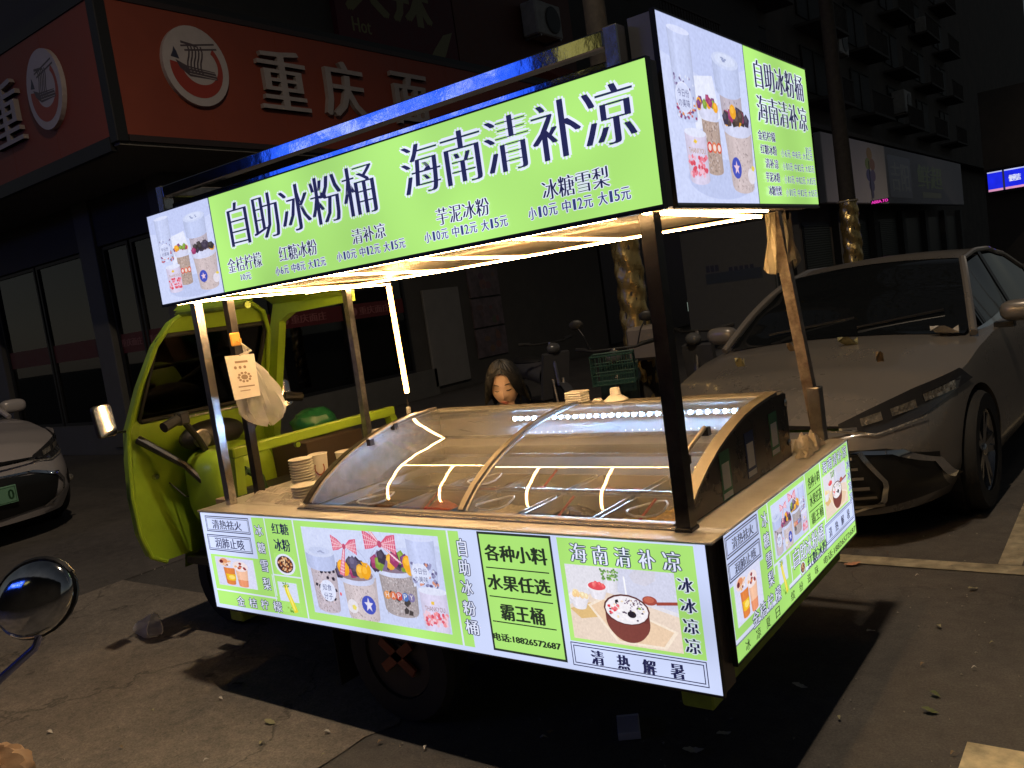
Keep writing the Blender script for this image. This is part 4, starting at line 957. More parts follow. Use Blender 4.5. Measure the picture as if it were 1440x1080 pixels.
# cold light bar with diodes along the top of the back wall
bar = part('light_bar', MB().box(GX0+.45, GX1-.13, .968, .984, 1.052, 1.072), STEEL_D, fz)
dd = MB(); n = 30
for i in range(n):
    x = GX0+.47+i*(GX1-.15-GX0-.47)/(n-1); dd.ell((x, .964, 1.062), (.005, .004, .0075), 8, 5)
part('diode_row', dd, LED_C, bar, kind='stuff')
dd = MB()
for i in range(34):
    if i in (9, 10, 11, 12, 13, 14, 15): continue
    x = GX0+.5+i*.033; dd.ell((x, .98, .995), (.0025, .002, .0025), 6, 4)
dim = mat('dim_led_dot', (1, 1, 1), .5, emit=(.8, .86, 1), es=2.5)
part('diode_row', dd, dim, fz, kind='stuff')
part('wall_groove', MB().box(GX0+.02, GX1-.02, .975, .984, .972, .986), STEEL_D, fz)
part('inner_shelf', MB().box(GX0+.02, GX1-.02, .80, .975, .93, .936), glass_mat('shelf_glass', (.8, .82, .8), k=1, base=.12), fz)
part('shelf_edge', MB().box(GX0+.02, GX1-.02, .790, .80, .926, .940), STEEL, fz)
part('crossbar', MB().box(GX0+.02, GX1-.02, .50, .512, .858, .870), STEEL, fz)
# food pans with lids and ladles
PANM = mat('clear_food_pan', (.42, .40, .35), .18, .3, noise=.1, nscale=9)
foods = [((.10, .05, .03), 'brown sugar jelly'), ((.42, .10, .06), 'red fruit pieces'), ((.5, .42, .3), 'pale barley'), ((.05, .035, .03), 'black grass jelly'), ((.4, .24, .05), 'yellow mango pieces'),
         ((.35, .3, .22), 'cream taro balls'), ((.12, .03, .05), 'dark red beans'), ((.3, .32, .25), 'coconut jelly'), ((.4, .22, .25), 'pink jelly cubes'), ((.1, .12, .05), 'green beans')]
pw = (GX1-.04-GX0-.05)/5
for i in range(10):
    cx = GX0+.05+pw*(i % 5+.5); y0, y1 = ((.15, .49) if i < 5 else (.52, .79)); x0, x1 = cx-pw/2+.012, cx+pw/2-.012
    mb = MB(); zt = .852; z0 = .74
    mb.box(x0, x1, y0, y0+.006, z0, zt).box(x0, x1, y1-.006, y1, z0, zt).box(x0, x0+.006, y0+.006, y1-.006, z0, zt).box(x1-.006, x1, y0+.006, y1-.006, z0, zt).box(x0+.006, x1-.006, y0+.006, y1-.006, z0, z0+.006)
    p = part('food_pan', mb, PANM, fz)
    c, fn = foods[i]; r1 = random.Random(i)
    bu = MB().grid(lambda u, v: (x0+.008+(x1-x0-.016)*u, y0+.008+(y1-y0-.016)*v, .80+.02*math.sin(u*7+i)*math.sin(v*6+i*2)+r1.uniform(-.006, .006)), 16, 16)
    part('topping', bu, mat('topping_'+fn.replace(' ', '_'), c, .25, noise=.4, nscale=60), p, True)
    loopp = [(cx+.06*math.cos(k*.5236), (y0+y1)/2+.09*math.sin(k*.5236)-.02, .868+.006*math.sin(k)) for k in range(13)]
    if i in (0, 2, 4, 6): part('pan_lid_ring', MB().tube(loopp, .004, 6), WHITEP, p)
    if i in (1, 3, 4, 7): part('ladle', MB().tube([(cx-.02, y0+.1, .83), (cx+.03, y0+.16, .90)], .005, 6).ell((cx-.02, y0+.1, .83), (.025, .025, .015), 10, 6), mat('red_ladle_plastic', (.5, .05, .04), .4), p)

# payment cards on the end panel (codes left blank)
cardg = mat('green_card', (.05, .22, .11), .5); cardw = mat('white_card', (.8, .78, .74), .5, noise=.1); cardb = mat('blue_card', (.02, .05, .16), .5)
xs_ = GX1+.0365
for i, (y, z, top) in enumerate(((.41, .948, cardg), (.625, .965, cardb), (.86, .985, cardg))):
    h = .085; w = .040
    c0 = part('payment_card', MB().box(xs_, xs_+.0012, y-w, y+w, z-h*.8, z+h), top, fz, label=('left', 'middle', 'right')[i]+' of three small cards on the dark end panel')
    part('card_sheet', MB().box(xs_+.0012, xs_+.0020, y-w*.72, y+w*.72, z-h*.42, z+h*.55), cardw, c0)
    part('card_sheet', MB().box(xs_+.0012, xs_+.0020, y-w*.9, y+w*.9, z-h*.76, z-h*.55), cardw, c0)
for z in (.93, 1.08): part('panel_screw', MB().lathe([(.012, 0), (.014, .004), (.008, .008)], (GX1+.036, 1.0, z), 12, axis='x'), STEEL, fz, True)

# ================================================================== THINGS ON AND ROUND THE COUNTER
def stack(name, x, y, z, r0, r1, h, n, label, m, cat='cups'):
    o = thing(name, label, cat, (x, y, z))
    lip = h/n
    for k in range(n):
        z0 = z+lip*k; mb = MB().lathe([(r0*.9, z0), (r1*.97, z0+lip*.7), (r1, z0+lip*.72), (r1, z0+lip*.98), (r1*.8, z0+lip*.99)], (x, y, 0), 20)
        part('bowl' if cat == 'bowls' else 'cup', mb, m, o, True)
    return o
stack('bowl_stack', -2.10, .35, ZC, .045, .055, .15, 12, 'tall stack of white plastic bowls left of the freezer glass', WHITEP, 'bowls')
stack('bowl_stack', -1.955, .235, ZC, .05, .058, .062, 5, 'short stack of white bowls leaning against the freezer end', WHITEP, 'bowls')
def cup(x, y, z, r0, r1, h, label, logo=True):
    o = thing('printed_cup', label, 'cup', (x, y, z))
    part('cup_body', MB().lathe([(r0, z), (r1, z+h), (r1+.003, z+h+.002), (r1-.002, z+h+.004), (r1*.9, z+h-.01)], (x, y, 0), 24), WHITEP, o, True)
    if logo:
        a = math.atan2(CAMLOC.y-y, CAMLOC.x-x); mb = MB(); rm = (r0+r1)/2+.0016
        mb.grid(lambda u, v: (x+(rm)*math.cos(a+.62*math.cos(6.283*u)*(1-.22*v)), y+rm*math.sin(a+.62*math.cos(6.283*u)*(1-.22*v)), z+h*.55+h*.26*math.sin(6.283*u)*(1-.22*v)), 20, 1)
        part('round_logo', mb, mat('brown_logo_ink', (.30, .07, .03), .6), o)
        t = Print((x+rm*math.cos(a)*1.02, y+rm*math.sin(a)*1.02, z+h*.3), (-math.sin(a), math.cos(a), 0), (0, 0, 1), (math.cos(a), math.sin(a), 0), base=.001)
        t.text('冰', (-.024, -.005, -.004, .02), (.12, .06, .3)); t.build('cup_lettering', PRINT_DIM, o)
    return o
cup(-2.16, .50, ZC, .034, .044, .135, 'white paper cup with round brown logo beside the bowl stack')
cup(-2.085, .60, ZC, .034, .044, .125, 'second white cup with brown logo, right of the first', True)
cup(-2.13, .70, ZC, .036, .044, .10, 'plain white cup behind the two printed cups', False)
def ctn(loc, w, d, h, n, label):
    o = thing('takeaway_box_stack', label, 'boxes', loc)
    for k in range(n):
        z = loc[2]+h/n*k
        part('takeaway_box', MB().box(loc[0]-w/2*(1-.02*(k % 2)), loc[0]+w/2, loc[1]-d/2, loc[1]+d/2*(1-.03*(k % 2)), z, z+h/n*.94, bev=.004), WHITEP, o)
    return o
p_ = at(541, 612, (1, 0, 0), -2.15); ctn((-2.15, p_.y, ZC), .09, .09, .17, 9, 'cream stack of takeaway boxes by the far end of the green rail')
ctn((-.985, .975, 1.1215), .085, .075, .05, 5, 'small stack of white takeaway lids on the freezer top')
b = MB().lathe([(.05, 0), (.052, .004), (.03, .022), (.022, .026), (.021, .05), (.017, .056)], (-.795, .975, 1.1215), 22)
solo('funnel_lid', b, WHITEP, 'white funnel shaped plastic lid on the freezer top by the front corner post', 'lid', smooth=True)
solo('small_lid', MB().lathe([(.02, 0), (.022, .006), (.016, .013)], (-.885, .975, 1.1215), 14), WHITEP, 'small round white lid between the box stack and the funnel lid', 'lid', smooth=True)
# crumpled sheets at the left of the counter
def crumple(cx, cy, z, w, d, h, seed, n=16, rot=0):
    r1 = random.Random(seed); ph = [(r1.uniform(3, 9), r1.uniform(3, 9), r1.uniform(0, 6)) for _ in range(4)]
    c, s = math.cos(rot), math.sin(rot)
    def g(u, v):
        hgt = sum(abs(math.sin(a*u+b*v+q)) for a, b, q in ph)/4; e = min(u, 1-u, v, 1-v)*6; e = min(1, e)
        x = (u-.5)*w*(1+.12*math.sin(9*v+seed)); y = (v-.5)*d*(1+.12*math.sin(8*u+seed))
        return (cx+x*c-y*s, cy+x*s+y*c, z+.003+h*hgt*e+r1.uniform(0, .003))
    return MB().grid(g, n, n)
o = solo('plastic_bag', crumple(-2.13, .23, ZC, .30, .16, .045, 3, rot=.2), BAGFILM, 'clear crumpled plastic bags lying flat at the left end of the counter', 'plastic bag', smooth=False)
solo('plastic_bag', crumple(-1.94, .145, ZC, .2, .05, .02, 5), BAGFILM, 'flat clear plastic sleeve on the counter before the short bowl stack', 'plastic bag')
solo('crumpled_tissue', crumple(-.07, 1.12, ZC, .085, .16, .07, 11), CLOTHW, 'crumpled cream tissue on the counter beside the back right post', 'tissue')
solo('crumpled_tissue', crumple(-.045, .99, ZC, .05, .07, .03, 12, 10), CLOTHW, 'small wad of cream tissue nearest the freezer end panel', 'tissue')
solo('green_bag', MB().ell(tuple(at(442, 594, (1, 0, 0), -2.75)), (.12, .13, .08), 20, 12, fn=lambda v: v*(1+.12*math.sin(v.x*9)*math.sin(v.y*8+v.z*5))), mat('green_bag_film', (.012, .10, .035), .35, bump=.4, bscale=14), 'dark green plastic bag behind the green rail', 'bag', smooth=True)
gb_ = at(442, 594, (1, 0, 0), -2.75)
solo('cardboard_box', MB().box(-2.9, -2.6, gb_.y-.2, gb_.y+.2, 0.0, gb_.z-.075, bev=.004), mat('brown_card', (.07, .05, .035), .8, noise=.15), 'brown cardboard box standing under the green bag', 'box')

# hanging bags
hx, hy = -2.295, .27
ph = at(331, 477, (1, 0, 0), -2.29)
hk = thing('bag_hook', 'yellow plastic hook taped to the post above the hanging bag', 'hook', tuple(ph))
part('hook_plate', MB().box(-2.297, -2.286, ph.y-.026, ph.y+.026, ph.z-.03, ph.z+.03, bev=.005), mat('yellow_plastic', (.7, .36, .06), .4), hk)
part('hook_pin', MB().tube([(-2.286, ph.y+.005, ph.z-.01), (-2.262, ph.y+.005, ph.z-.02), (-2.262, ph.y+.005, ph.z)], .005, 6), mat('yellow_plastic', (.7, .36, .06), .4), hk)
pb = at(347, 548, (1, 0, 0), -2.25); zt = ph.z-.03; zb2 = at(352, 603, (1, 0, 0), -2.25).z
def bag(u, v):
    a = 6.283*v; prof_ = [(.0, .006), (.1, .010), (.2, .022), (.38, .07), (.6, .105), (.8, .115), (.93, .085), (1, .015)]
    for (p, q) in zip(prof_[:-1], prof_[1:]):
        if p[0] <= u <= q[0]: k = (u-p[0])/(q[0]-p[0]); rad = p[1]+(q[1]-p[1])*k; break
    rad *= 1+.10*math.sin(5*a+7*u)+.07*math.sin(9*a-12*u)+.05*math.sin(17*a)
    return (-2.255+.55*rad*math.cos(a), ph.y+.01+.02*u+ .05*u+rad*math.sin(a), zt+(zb2-zt)*u*(1+.03*math.sin(3*a)))
solo('hanging_plastic_bag', MB().grid(bag, 26, 44), BAGFILM, 'translucent plastic bag full of bags hanging from the yellow hook', 'plastic bag', smooth=True)
# paper bag sheaf in front
pt = thing('paper_bag_sheaf', 'sheaf of cream paper bags with brown print hanging in front of the plastic bag', 'paper bags', (-2.2, pb.y, zt))
tl, tr, br_, bl = [at(q[0], q[1], (1, 0, 0), -2.185) for q in ((316, 502), (357, 498), (366, 556), (330, 563))]
for k in range(3):
    dx = .004*k; j = .004*k
    mb = MB(); vs = []
    for P in (tl, tr, br_, bl): vs.append((P.x-dx, P.y+j*.5, P.z+j*.3))
    mb.prism(vs, (.0015, 0, 0)); part('paper_bag', mb, PAPER, pt)
U = (tr-tl).normalized(); Vv = (tl-bl).normalized(); wq = (tr-tl).length; hq = (tl-bl).length
N_ = U.cross(Vv).normalized(); 
if N_.x < 0: N_ = -N_
tp = Print(bl, U, Vv, N_, base=.002); br2 = (.28, .2, .12)
tp.rect((wq*.28, hq*.83, wq*.72, hq*.88), br2); [tp.ell((wq*(.26+.16*k), hq*.73), wq*.055, hq*.04, br2, 6) for k in range(3)]
for k in range(10):
    a = k*.6283; tp.ell((wq*.5+wq*.2*math.cos(a), hq*.5+hq*.1*math.sin(a)), wq*.05, hq*.03, br2, 8)
tp.ell((wq*.5, hq*.5), wq*.12, hq*.06, br2); tp.rect((wq*.22, hq*.27, wq*.78, hq*.30), br2); tp.rect((wq*.25, hq*.18, wq*.6, hq*.2), br2)
tp.build('bag_print', PRINT_DIM, pt)
part('bag_string', MB().tube([(-2.265, ph.y+.005, ph.z-.02), (-2.22, ph.y+.02, ph.z-.06), ((tl.x+tr.x)/2, (tl.y+tr.y)/2, (tl.z+tr.z)/2)], .005, 6), BAGFILM, pt)

# bag hanging at the back right corner
def hang(u, v):
    q = .5-.5*math.cos(6.283*v); w = .05+.06*u; f = 1+.12*math.sin(17*v*3.1+3*u)
    return (-.15+.018*math.sin(6.283*v)+.01*math.sin(22*v+4*u), 1.21-.02*u+(v-.5)*2*w*f*.8 if True else 0, 1.785-.21*u*(1+.12*math.sin(9*v)))
solo('hanging_plastic_bag', MB().grid(hang, 14, 30), film_mat('cream_bag_film', (.8, .72, .55), .62), 'cream plastic bag hanging from the back right corner of the canopy', 'plastic bag', smooth=True)
def hang2(u, v): return (-.10+.012*math.sin(9*v+5*u), 1.235+(v-.5)*.085+.06*u, 1.77-.19*u+.02*math.sin(7*v))
solo('hanging_plastic_bag', MB().grid(hang2, 10, 10), film_mat('grey_bag_film', (.42, .39, .34), .75), 'greyish plastic bag overlapping the cream one at the right corner post', 'plastic bag', smooth=True)

# ================================================================== GROUND
def ground_mat(name, c1, c2, crack=0, rough=.75, sc=1.0, grain=.5):
    m = bpy.data.materials.new(name); m.use_nodes = True; nt = m.node_tree; b = nt.nodes['Principled BSDF']; N = nt.nodes.new; L = nt.links.new
    tc = N('ShaderNodeTexCoord')
    def noise(s, d, r=.6):
        n = N('ShaderNodeTexNoise'); n.inputs['Scale'].default_value = s; n.inputs['Detail'].default_value = d; n.inputs['Roughness'].default_value = r; L(tc.outputs['Object'], n.inputs['Vector']); return n
    n1 = noise(.9*sc, 6); n2 = noise(11*sc, 10, .78); n3 = noise(120, 4, .8); 
    rp = N('ShaderNodeValToRGB'); rp.color_ramp.elements[0].position = .38; rp.color_ramp.elements[1].position = .63
    rp.color_ramp.elements[0].color = (*c1, 1); rp.color_ramp.elements[1].color = (*c2, 1)
    mx = N('ShaderNodeMath'); mx.operation = 'MULTIPLY_ADD'; mx.inputs[1].default_value = .5; L(n2.outputs['Fac'], mx.inputs[0])
    hf = N('ShaderNodeMath'); hf.operation = 'MULTIPLY'; hf.inputs[1].default_value = .5; L(n1.outputs['Fac'], hf.inputs[0]); L(hf.outputs[0], mx.inputs[2])
    L(mx.outputs[0], rp.inputs['Fac'])
    mm = N('ShaderNodeMix'); mm.data_type = 'RGBA'; mm.blend_type = 'MULTIPLY'; mm.inputs[0].default_value = grain; L(rp.outputs[0], mm.inputs[6])
    r3 = N('ShaderNodeMapRange'); r3.inputs['From Min'].default_value = .35; r3.inputs['From Max'].default_value = .65; r3.inputs['To Min'].default_value = .3; r3.inputs['To Max'].default_value = 1.6
    L(n3.outputs['Fac'], r3.inputs['Value']); L(r3.outputs['Result'], mm.inputs[7]); col = mm.outputs[2]
    # dark spots of old gum and oil
    v = N('ShaderNodeTexVoronoi'); v.inputs['Scale'].default_value = 2.2; L(tc.outputs['Object'], v.inputs['Vector'])
    w = noise(14, 2); ad = N('ShaderNodeMath'); ad.operation = 'MULTIPLY_ADD'; ad.inputs[1].default_value = .12; L(w.outputs['Fac'], ad.inputs[0]); L(v.outputs['Distance'], ad.inputs[2])
    lt = N('ShaderNodeMapRange'); lt.inputs['From Min'].default_value = .09; lt.inputs['From Max'].default_value = .13; lt.inputs['To Min'].default_value = .45; lt.inputs['To Max'].default_value = 1
    L(ad.outputs[0], lt.inputs['Value']); m2 = N('ShaderNodeMix'); m2.data_type = 'RGBA'; m2.blend_type = 'MULTIPLY'; m2.inputs[0].default_value = 1; L(col, m2.inputs[6]); L(lt.outputs['Result'], m2.inputs[7]); col = m2.outputs[2]
    hgt = n3.outputs['Fac']
    if crack:
        dn = noise(1.6, 5); dv = N('ShaderNodeMix'); dv.data_type = 'RGBA'; dv.inputs[0].default_value = .5; L(tc.outputs['Object'], dv.inputs[6]); L(dn.outputs['Color'], dv.inputs[7])
        vc = N('ShaderNodeTexVoronoi'); vc.feature = 'DISTANCE_TO_EDGE'; vc.inputs['Scale'].default_value = 1.5; L(dv.outputs[2], vc.inputs['Vector'])
        cr = N('ShaderNodeMapRange'); cr.inputs['From Min'].default_value = 0; cr.inputs['From Max'].default_value = .012; cr.inputs['To Min'].default_value = .35; cr.inputs['To Max'].default_value = 1; L(vc.outputs['Distance'], cr.inputs['Value'])
        m3 = N('ShaderNodeMix'); m3.data_type = 'RGBA'; m3.blend_type = 'MULTIPLY'; m3.inputs[0].default_value = crack; L(col, m3.inputs[6]); L(cr.outputs['Result'], m3.inputs[7]); col = m3.outputs[2]
        ha = N('ShaderNodeMath'); ha.operation = 'MULTIPLY_ADD'; ha.inputs[1].default_value = 1.2; L(cr.outputs['Result'], ha.inputs[0]); L(n3.outputs['Fac'], ha.inputs[2]); hgt = ha.outputs[0]
    L(col, b.inputs['Base Color']); b.inputs['Roughness'].default_value = rough
    hs_ = N('ShaderNodeMath'); hs_.operation = 'MULTIPLY_ADD'; hs_.inputs[1].default_value = 1.6; L(n2.outputs['Fac'], hs_.inputs[0]); L(hgt, hs_.inputs[2])
    bp = N('ShaderNodeBump'); bp.inputs['Strength'].default_value = .55; bp.inputs['Distance'].default_value = .006; L(hs_.outputs[0], bp.inputs['Height']); L(bp.outputs['Normal'], b.inputs['Normal'])
    return m
ASPH = ground_mat('worn_asphalt', (.055, .050, .046), (.125, .112, .10), crack=.35)
CONC = ground_mat('worn_concrete', (.105, .092, .078), (.27, .23, .185), crack=.8, sc=1.4, grain=.6)
PAVE = ground_mat('pavement_slabs', (.05, .046, .042), (.09, .083, .075), crack=.3)
struct('ground', MB().box(-160, 160, -60, 260, -.3, -.004), PAVE)
def sheet(x0, x1, y0, y1, z, n=1): return MB().add([(x0, y0, z), (x1, y0, z), (x1, y1, z), (x0, y1, z)], [(0, 1, 2, 3)])
struct('asphalt_road', sheet(-1.52, 12, -20, 200, .0), ASPH)
jag = [(-1.52+.035*math.sin(i*2.3)+.03*math.sin(i*5.1), -6+i*.13) for i in range(54)]
cm = MB(); vs = [(x, y, .004) for x, y in jag]+[(-5.0, y, .004) for x, y in jag]
cm.add(vs, [(i, i+1, i+1+54, i+54) for i in range(53)]); struct('concrete_pavement', cm, CONC)
struct('side_road', sheet(-120, -5.0, -12, 3.1, .0), ASPH)
struct('pavement', MB().box(-8.9, -4.2, 3.3, 200, -.02, .12, bev=.02), PAVE)
struct('kerb', MB().box(-4.2, -4.08, 3.3, 200, -.02, .125, bev=.02), mat('kerb_stone', (.18, .17, .16), .8, noise=.3, nscale=4))
PAINT2 = mat('bay_line_paint', (.30, .26, .18), .75, noise=.5, nscale=9, bump=.2, bscale=60)
PAINT = mat('worn_road_paint', (.55, .46, .28), .7, noise=.45, nscale=9, bump=.2, bscale=60)
lp = struct('parking_bay_line', sheet(-3.2, .34, 2.30, 2.42, .006).add([(.34, 2.30, .006), (3.2, 2.30, .006), (3.2, 2.42, .006), (.34, 2.42, .006)], [(0, 1, 2, 3)]), PAINT2)
struct('parking_bay_line', sheet(.34, .44, 2.424, 9, .006), PAINT2)
struct('lane_marking', sheet(.46, .66, -1.2, .74, .006), PAINT)
struct('lane_marking', sheet(.66, 1.6, .62, .74, .006), PAINT)

# ================================================================== LITTER
LEAFG = mat('fallen_leaf_green', (.12, .14, .05), .6, noise=.2, nscale=30); LEAFB = mat('fallen_leaf_brown', (.22, .15, .08), .7, noise=.2, nscale=30); LPAP = mat('litter_paper', (.5, .47, .42), .8, noise=.1)
LEAFP = mat('fallen_leaf_pale', (.3, .28, .15), .7, noise=.2, nscale=30)
def leaf(px, py, l, m, lab, ang, cat='leaf', nm='fallen_leaf'):
    g = at(px, py, (0, 0, 1), .01); c, s = math.cos(ang), math.sin(ang)
    def f(u, v):
        x = (u-.5)*l; w = math.sin(math.pi*min(1, u*1.05))**.7*l*.24*(1+.2*math.sin(u*22)); y = (v-.5)*2*w
        return (g.x+x*c-y*s, g.y+x*s+y*c, .008+.012*(1-math.cos(u*4+l*50))*.5+.25*abs(y)*.6)
    return solo(nm, MB().grid(f, 8, 4), m, lab, cat, smooth=True)
leaf(380, 1016, .06, LEAFP, 'pale narrow leaf on the lit concrete below the cart', .2)
leaf(1308, 1000, .055, LEAFG, 'curled green leaf nearest the right hand lane marking', .1)
leaf(1368, 828, .05, LEAFP, 'pale yellow leaf on the road under the silver car', 1.0)
leaf(1320, 881, .035, LEAFP, 'small pale leaf between the yellow leaf and the green leaves', 2.2)
leaf(1315, 977, .04, LEAFG, 'green leaf just above the curled green one', -.3)
leaf(1015, 905+10, .05, LEAFB, 'brown leaf in the shadow under the right end of the cart', 1.5)
leaf(70, 1030, .035, LPAP, 'white sliver of a seed husk on the concrete at the left', .3)
leaf(765, 1038, .03, LPAP, 'small white scrap on the asphalt below the box order panel', .7, 'scrap', 'paper_scrap')
leaf(598, 1052, .022, LPAP, 'tiny white chip right of the pale leaf', 1.9, 'scrap', 'paper_scrap')
leaf(975, 1055, .075, LPAP, 'torn white paper piece right of the cigarette pack', .5, 'scrap', 'paper_scrap')
leaf(1018, 1032, .06, LPAP, 'folded paper scrap between the torn paper and the cart corner', 1.0, 'scrap', 'paper_scrap')
leaf(774, 1030, .05, LEAFB, 'curled brown leaf in the shadow under the cart', 2.0)
leaf(1125, 965, .06, LPAP, 'grey butterfly-shaped scrap in the shadow by the cart corner', .1, 'scrap', 'paper_scrap')
leaf(335, 962, .06, mat('dark_twig', (.03, .022, .015), .8), 'short dark twig on the concrete left of centre', 1.3, 'twig', 'twig')
leaf(1225, 888, .05, LPAP, 'thin white straw wrapper in the shadow right of the cart', 1.1, 'wrapper', 'straw_wrapper')
leaf(1199, 793, .09, mat('orange_scrap', (.5, .25, .15), .7), 'crumpled orange-white wrapper near the white bay line', .6, 'wrapper', 'crumpled_wrapper')
for i, (x, y, l, a) in enumerate(((460, 1030, .03, .5), (368, 1005+40, .03, 2), (535, 1044, .025, 1.2), (310, 983, .03, .2), (455, 1048+15, .02, .9), (1297, 935, .02, 1), (1370, 940, .02, .3), (1180, 1010, .02, 2), (1340, 1060, .02, 1), (1290, 810, .02, .4), (1395, 905, .02, .4), (170, 1052, .025, .3), (290, 1070, .025, 1.3), (215, 1000, .02, .1))):
    leaf(x, y, l, (LPAP, LEAFP, LEAFB)[i % 3], 'tiny dry leaf crumb scattered on the road surface', a, 'leaf', 'leaf_crumb')['group'] = 'tiny leaf crumbs on the ground'
g = at(885, 1030, (0, 0, 1), 0); M = Matrix.Translation((g.x, g.y, .004)) @ Matrix.Rotation(.55, 4, 'Z')
o = thing('cigarette_pack', 'grey flattened cigarette pack lying in the shadow before the cart corner', 'pack', tuple(g))
part('pack_body', MB().box(-.040, .040, -.060, .060, 0, .028, M, bev=.002), mat('grey_card', (.55, .52, .6), .6, noise=.1), o)
part('pack_lid', MB().box(-.0405, .0405, .0605, .072, 0, .029, M, bev=.002), mat('pale_card', (.7, .68, .72), .6, noise=.1), o)
# crushed clear cup by the left of the cart
g = at(207, 888, (0, 0, 1), .03)
ax = Vector((.85, .2, .1)).normalized(); Mc = Matrix.Translation((g.x, g.y, .055)) @ Vector((0, 0, 1)).rotation_difference(ax).to_matrix().to_4x4()
cc = MB(); r1 = random.Random(4)
def cr(u, v):
    a = 6.283*v; r = (.038+.026*u)*(1+.16*math.sin(3*a+5*u)+.08*math.sin(7*a-4*u)); return Mc @ Vector((r*math.cos(a), r*math.sin(a)*.8, (u-.5)*.135))
cc.grid(cr, 8, 22); o = thing('crushed_cup', 'crushed clear plastic cup lying on the road left of the cart', 'cup', (g.x, g.y, .0))
part('cup_body', cc, film_mat('clear_cup_film', (.9, .88, .86), .42), o, True)
part('cup_rim', MB().tube([Mc @ Vector((.064*1.02*(1+.16*math.sin(3*k*.349+5))*math.cos(k*.349), .052*(1+.16*math.sin(3*k*.349+5))*math.sin(k*.349), .0675)) for k in range(19)], .003, 6), WHITEP, o, True)

gr2 = MB(); r1 = random.Random(9)
for k in range(900):
    x = r1.uniform(-5, 2.2); y = r1.uniform(-1.2, 3.4); q = r1.uniform(.002, .007); a = r1.uniform(0, 6.28)
    gr2.add([(x+q*math.cos(a), y+q*math.sin(a), .006), (x+q*math.cos(a+2), y+q*math.sin(a+2), .007), (x+q*math.cos(a+4), y+q*math.sin(a+4), .008), (x, y, .008+q*.8)], [(0, 1, 3), (1, 2, 3), (2, 0, 3)])
o = part('road_grit', gr2, mat('pale_grit', (.26, .24, .2), .9), None, kind='stuff'); o['label'] = 'loose pale grit scattered over the road and concrete'; o['category'] = 'grit'

# ================================================================== CORNER SHOP BUILDING
XF, YF = -8.558, 3.575            # fascia corner
XW, YW = XF-1.4, YF+1.4           # wall corner
ORANGE = mat('orange_fascia', (.23, .046, .024), .55, noise=.08, nscale=1.5)
DARKW = mat('dark_wall', (.06, .056, .052), .8, noise=.2, nscale=2, bump=.2, bscale=12)
GREYW = mat('grey_tile_wall', (.10, .098, .092), .6, noise=.15, nscale=3)
BLKF = mat('black_frame', (.008, .008, .009), .5)
bl = thing('noodle_shop_building', 'corner shop building with long orange fascia sign and dark glass shop front', 'building', (XW, YW, 0))
part('wall', MB().box(-40, XW, YW+.02, YW+.3, 4.6, 16).box(XW-.3, XW, YW+.3, 30, 4.6, 16), DARKW, bl)
part('canopy_soffit', MB().box(-40, XF-.03, YF+.03, YW+.02, 4.05, 4.12).box(XW, XF-.03, YW+.02, 30, 4.05, 4.12), mat('soffit_board', (.16, .15, .14), .8, noise=.1, nscale=2), bl)
part('canopy_top', MB().box(-40, XF, YF, YW+.02, 5.82, 5.9).box(XW, XF, YW+.02, 30, 5.82, 5.9), BLKF, bl)
f1 = part('fascia', MB().box(XF-.06, XF, YF+.14, 30, 4.17, 5.74), ORANGE, bl, label='orange fascia facing the street')
f2 = part('fascia', MB().box(-40, XF-.16, YF, YF+.06, 4.17, 5.74), ORANGE, bl, label='orange fascia round the corner on the left')
part('corner_frame', MB().box(XF-.16, XF+.01, YF-.01, YF+.14, 4.08, 5.82, bev=.01), BLKF, bl)
part('fascia_edge', MB().box(XF-.06, XF+.015, YF+.14, 30, 4.09, 4.165).box(XF-.06, XF+.015, YF+.14, 30, 5.745, 5.815), mat('fascia_edge_metal', (.03, .02, .02), .5), bl)
part('fascia_edge', MB().box(-40, XF-.16, YF-.015, YF+.06, 4.0, 4.165).box(-40, XF-.16, YF-.015, YF+.06, 5.745, 5.82), BLKF, bl)
for k in range(1, 9):
    part('fascia_joint', MB().box(XF+.0005, XF+.002, YF+.14+k*1.22, YF+.145+k*1.22, 4.17, 5.74), mat('joint_orange', (.25, .05, .015), .6), bl)
    part('fascia_joint', MB().box(XF-.16-k*1.22, XF-.155-k*1.22, YF-.002, YF-.0005, 4.17, 5.74), mat('joint_orange', (.25, .05, .015), .6), bl)
LET = mat('raised_letter_metal', (.38, .34, .34), .5, .15, noise=.1, nscale=8); LOGOW = mat('logo_white', (.42, .38, .39), .5, noise=.06)
def raised(name, ch, C, U, N, w, h, depth, m, parent, thin=0, bold=.012):
    """a character cut as a raised letter: front faces, and sides along its free edges"""
    V, F = glyphs(ch); Vz = Vector((0, 0, 1)); C = Vector(C); U = Vector(U); N = Vector(N); mb = MB()
    for k in ((-1, 0, 1) if bold else (0,)):
        fr = [C+U*((x-.5)*w+k*bold)+Vz*((y-.5)*h)+N*(depth+.0006*k) for x, y in V]; bk = [p-N*(depth-.002+.0006*k) for p in fr]; n = len(fr)
        cnt = {}
        for f in F:
            for i in range(len(f)):
                e = (f[i], f[(i+1) % len(f)]); cnt[tuple(sorted(e))] = cnt.get(tuple(sorted(e)), 0)+1
        fs = [tuple(f) for f in F]+[(e[0], e[1], e[1]+n, e[0]+n) for e, c in cnt.items() if c == 1]
        mb.add(fr+bk, fs)
    return part(name, mb, m, parent)
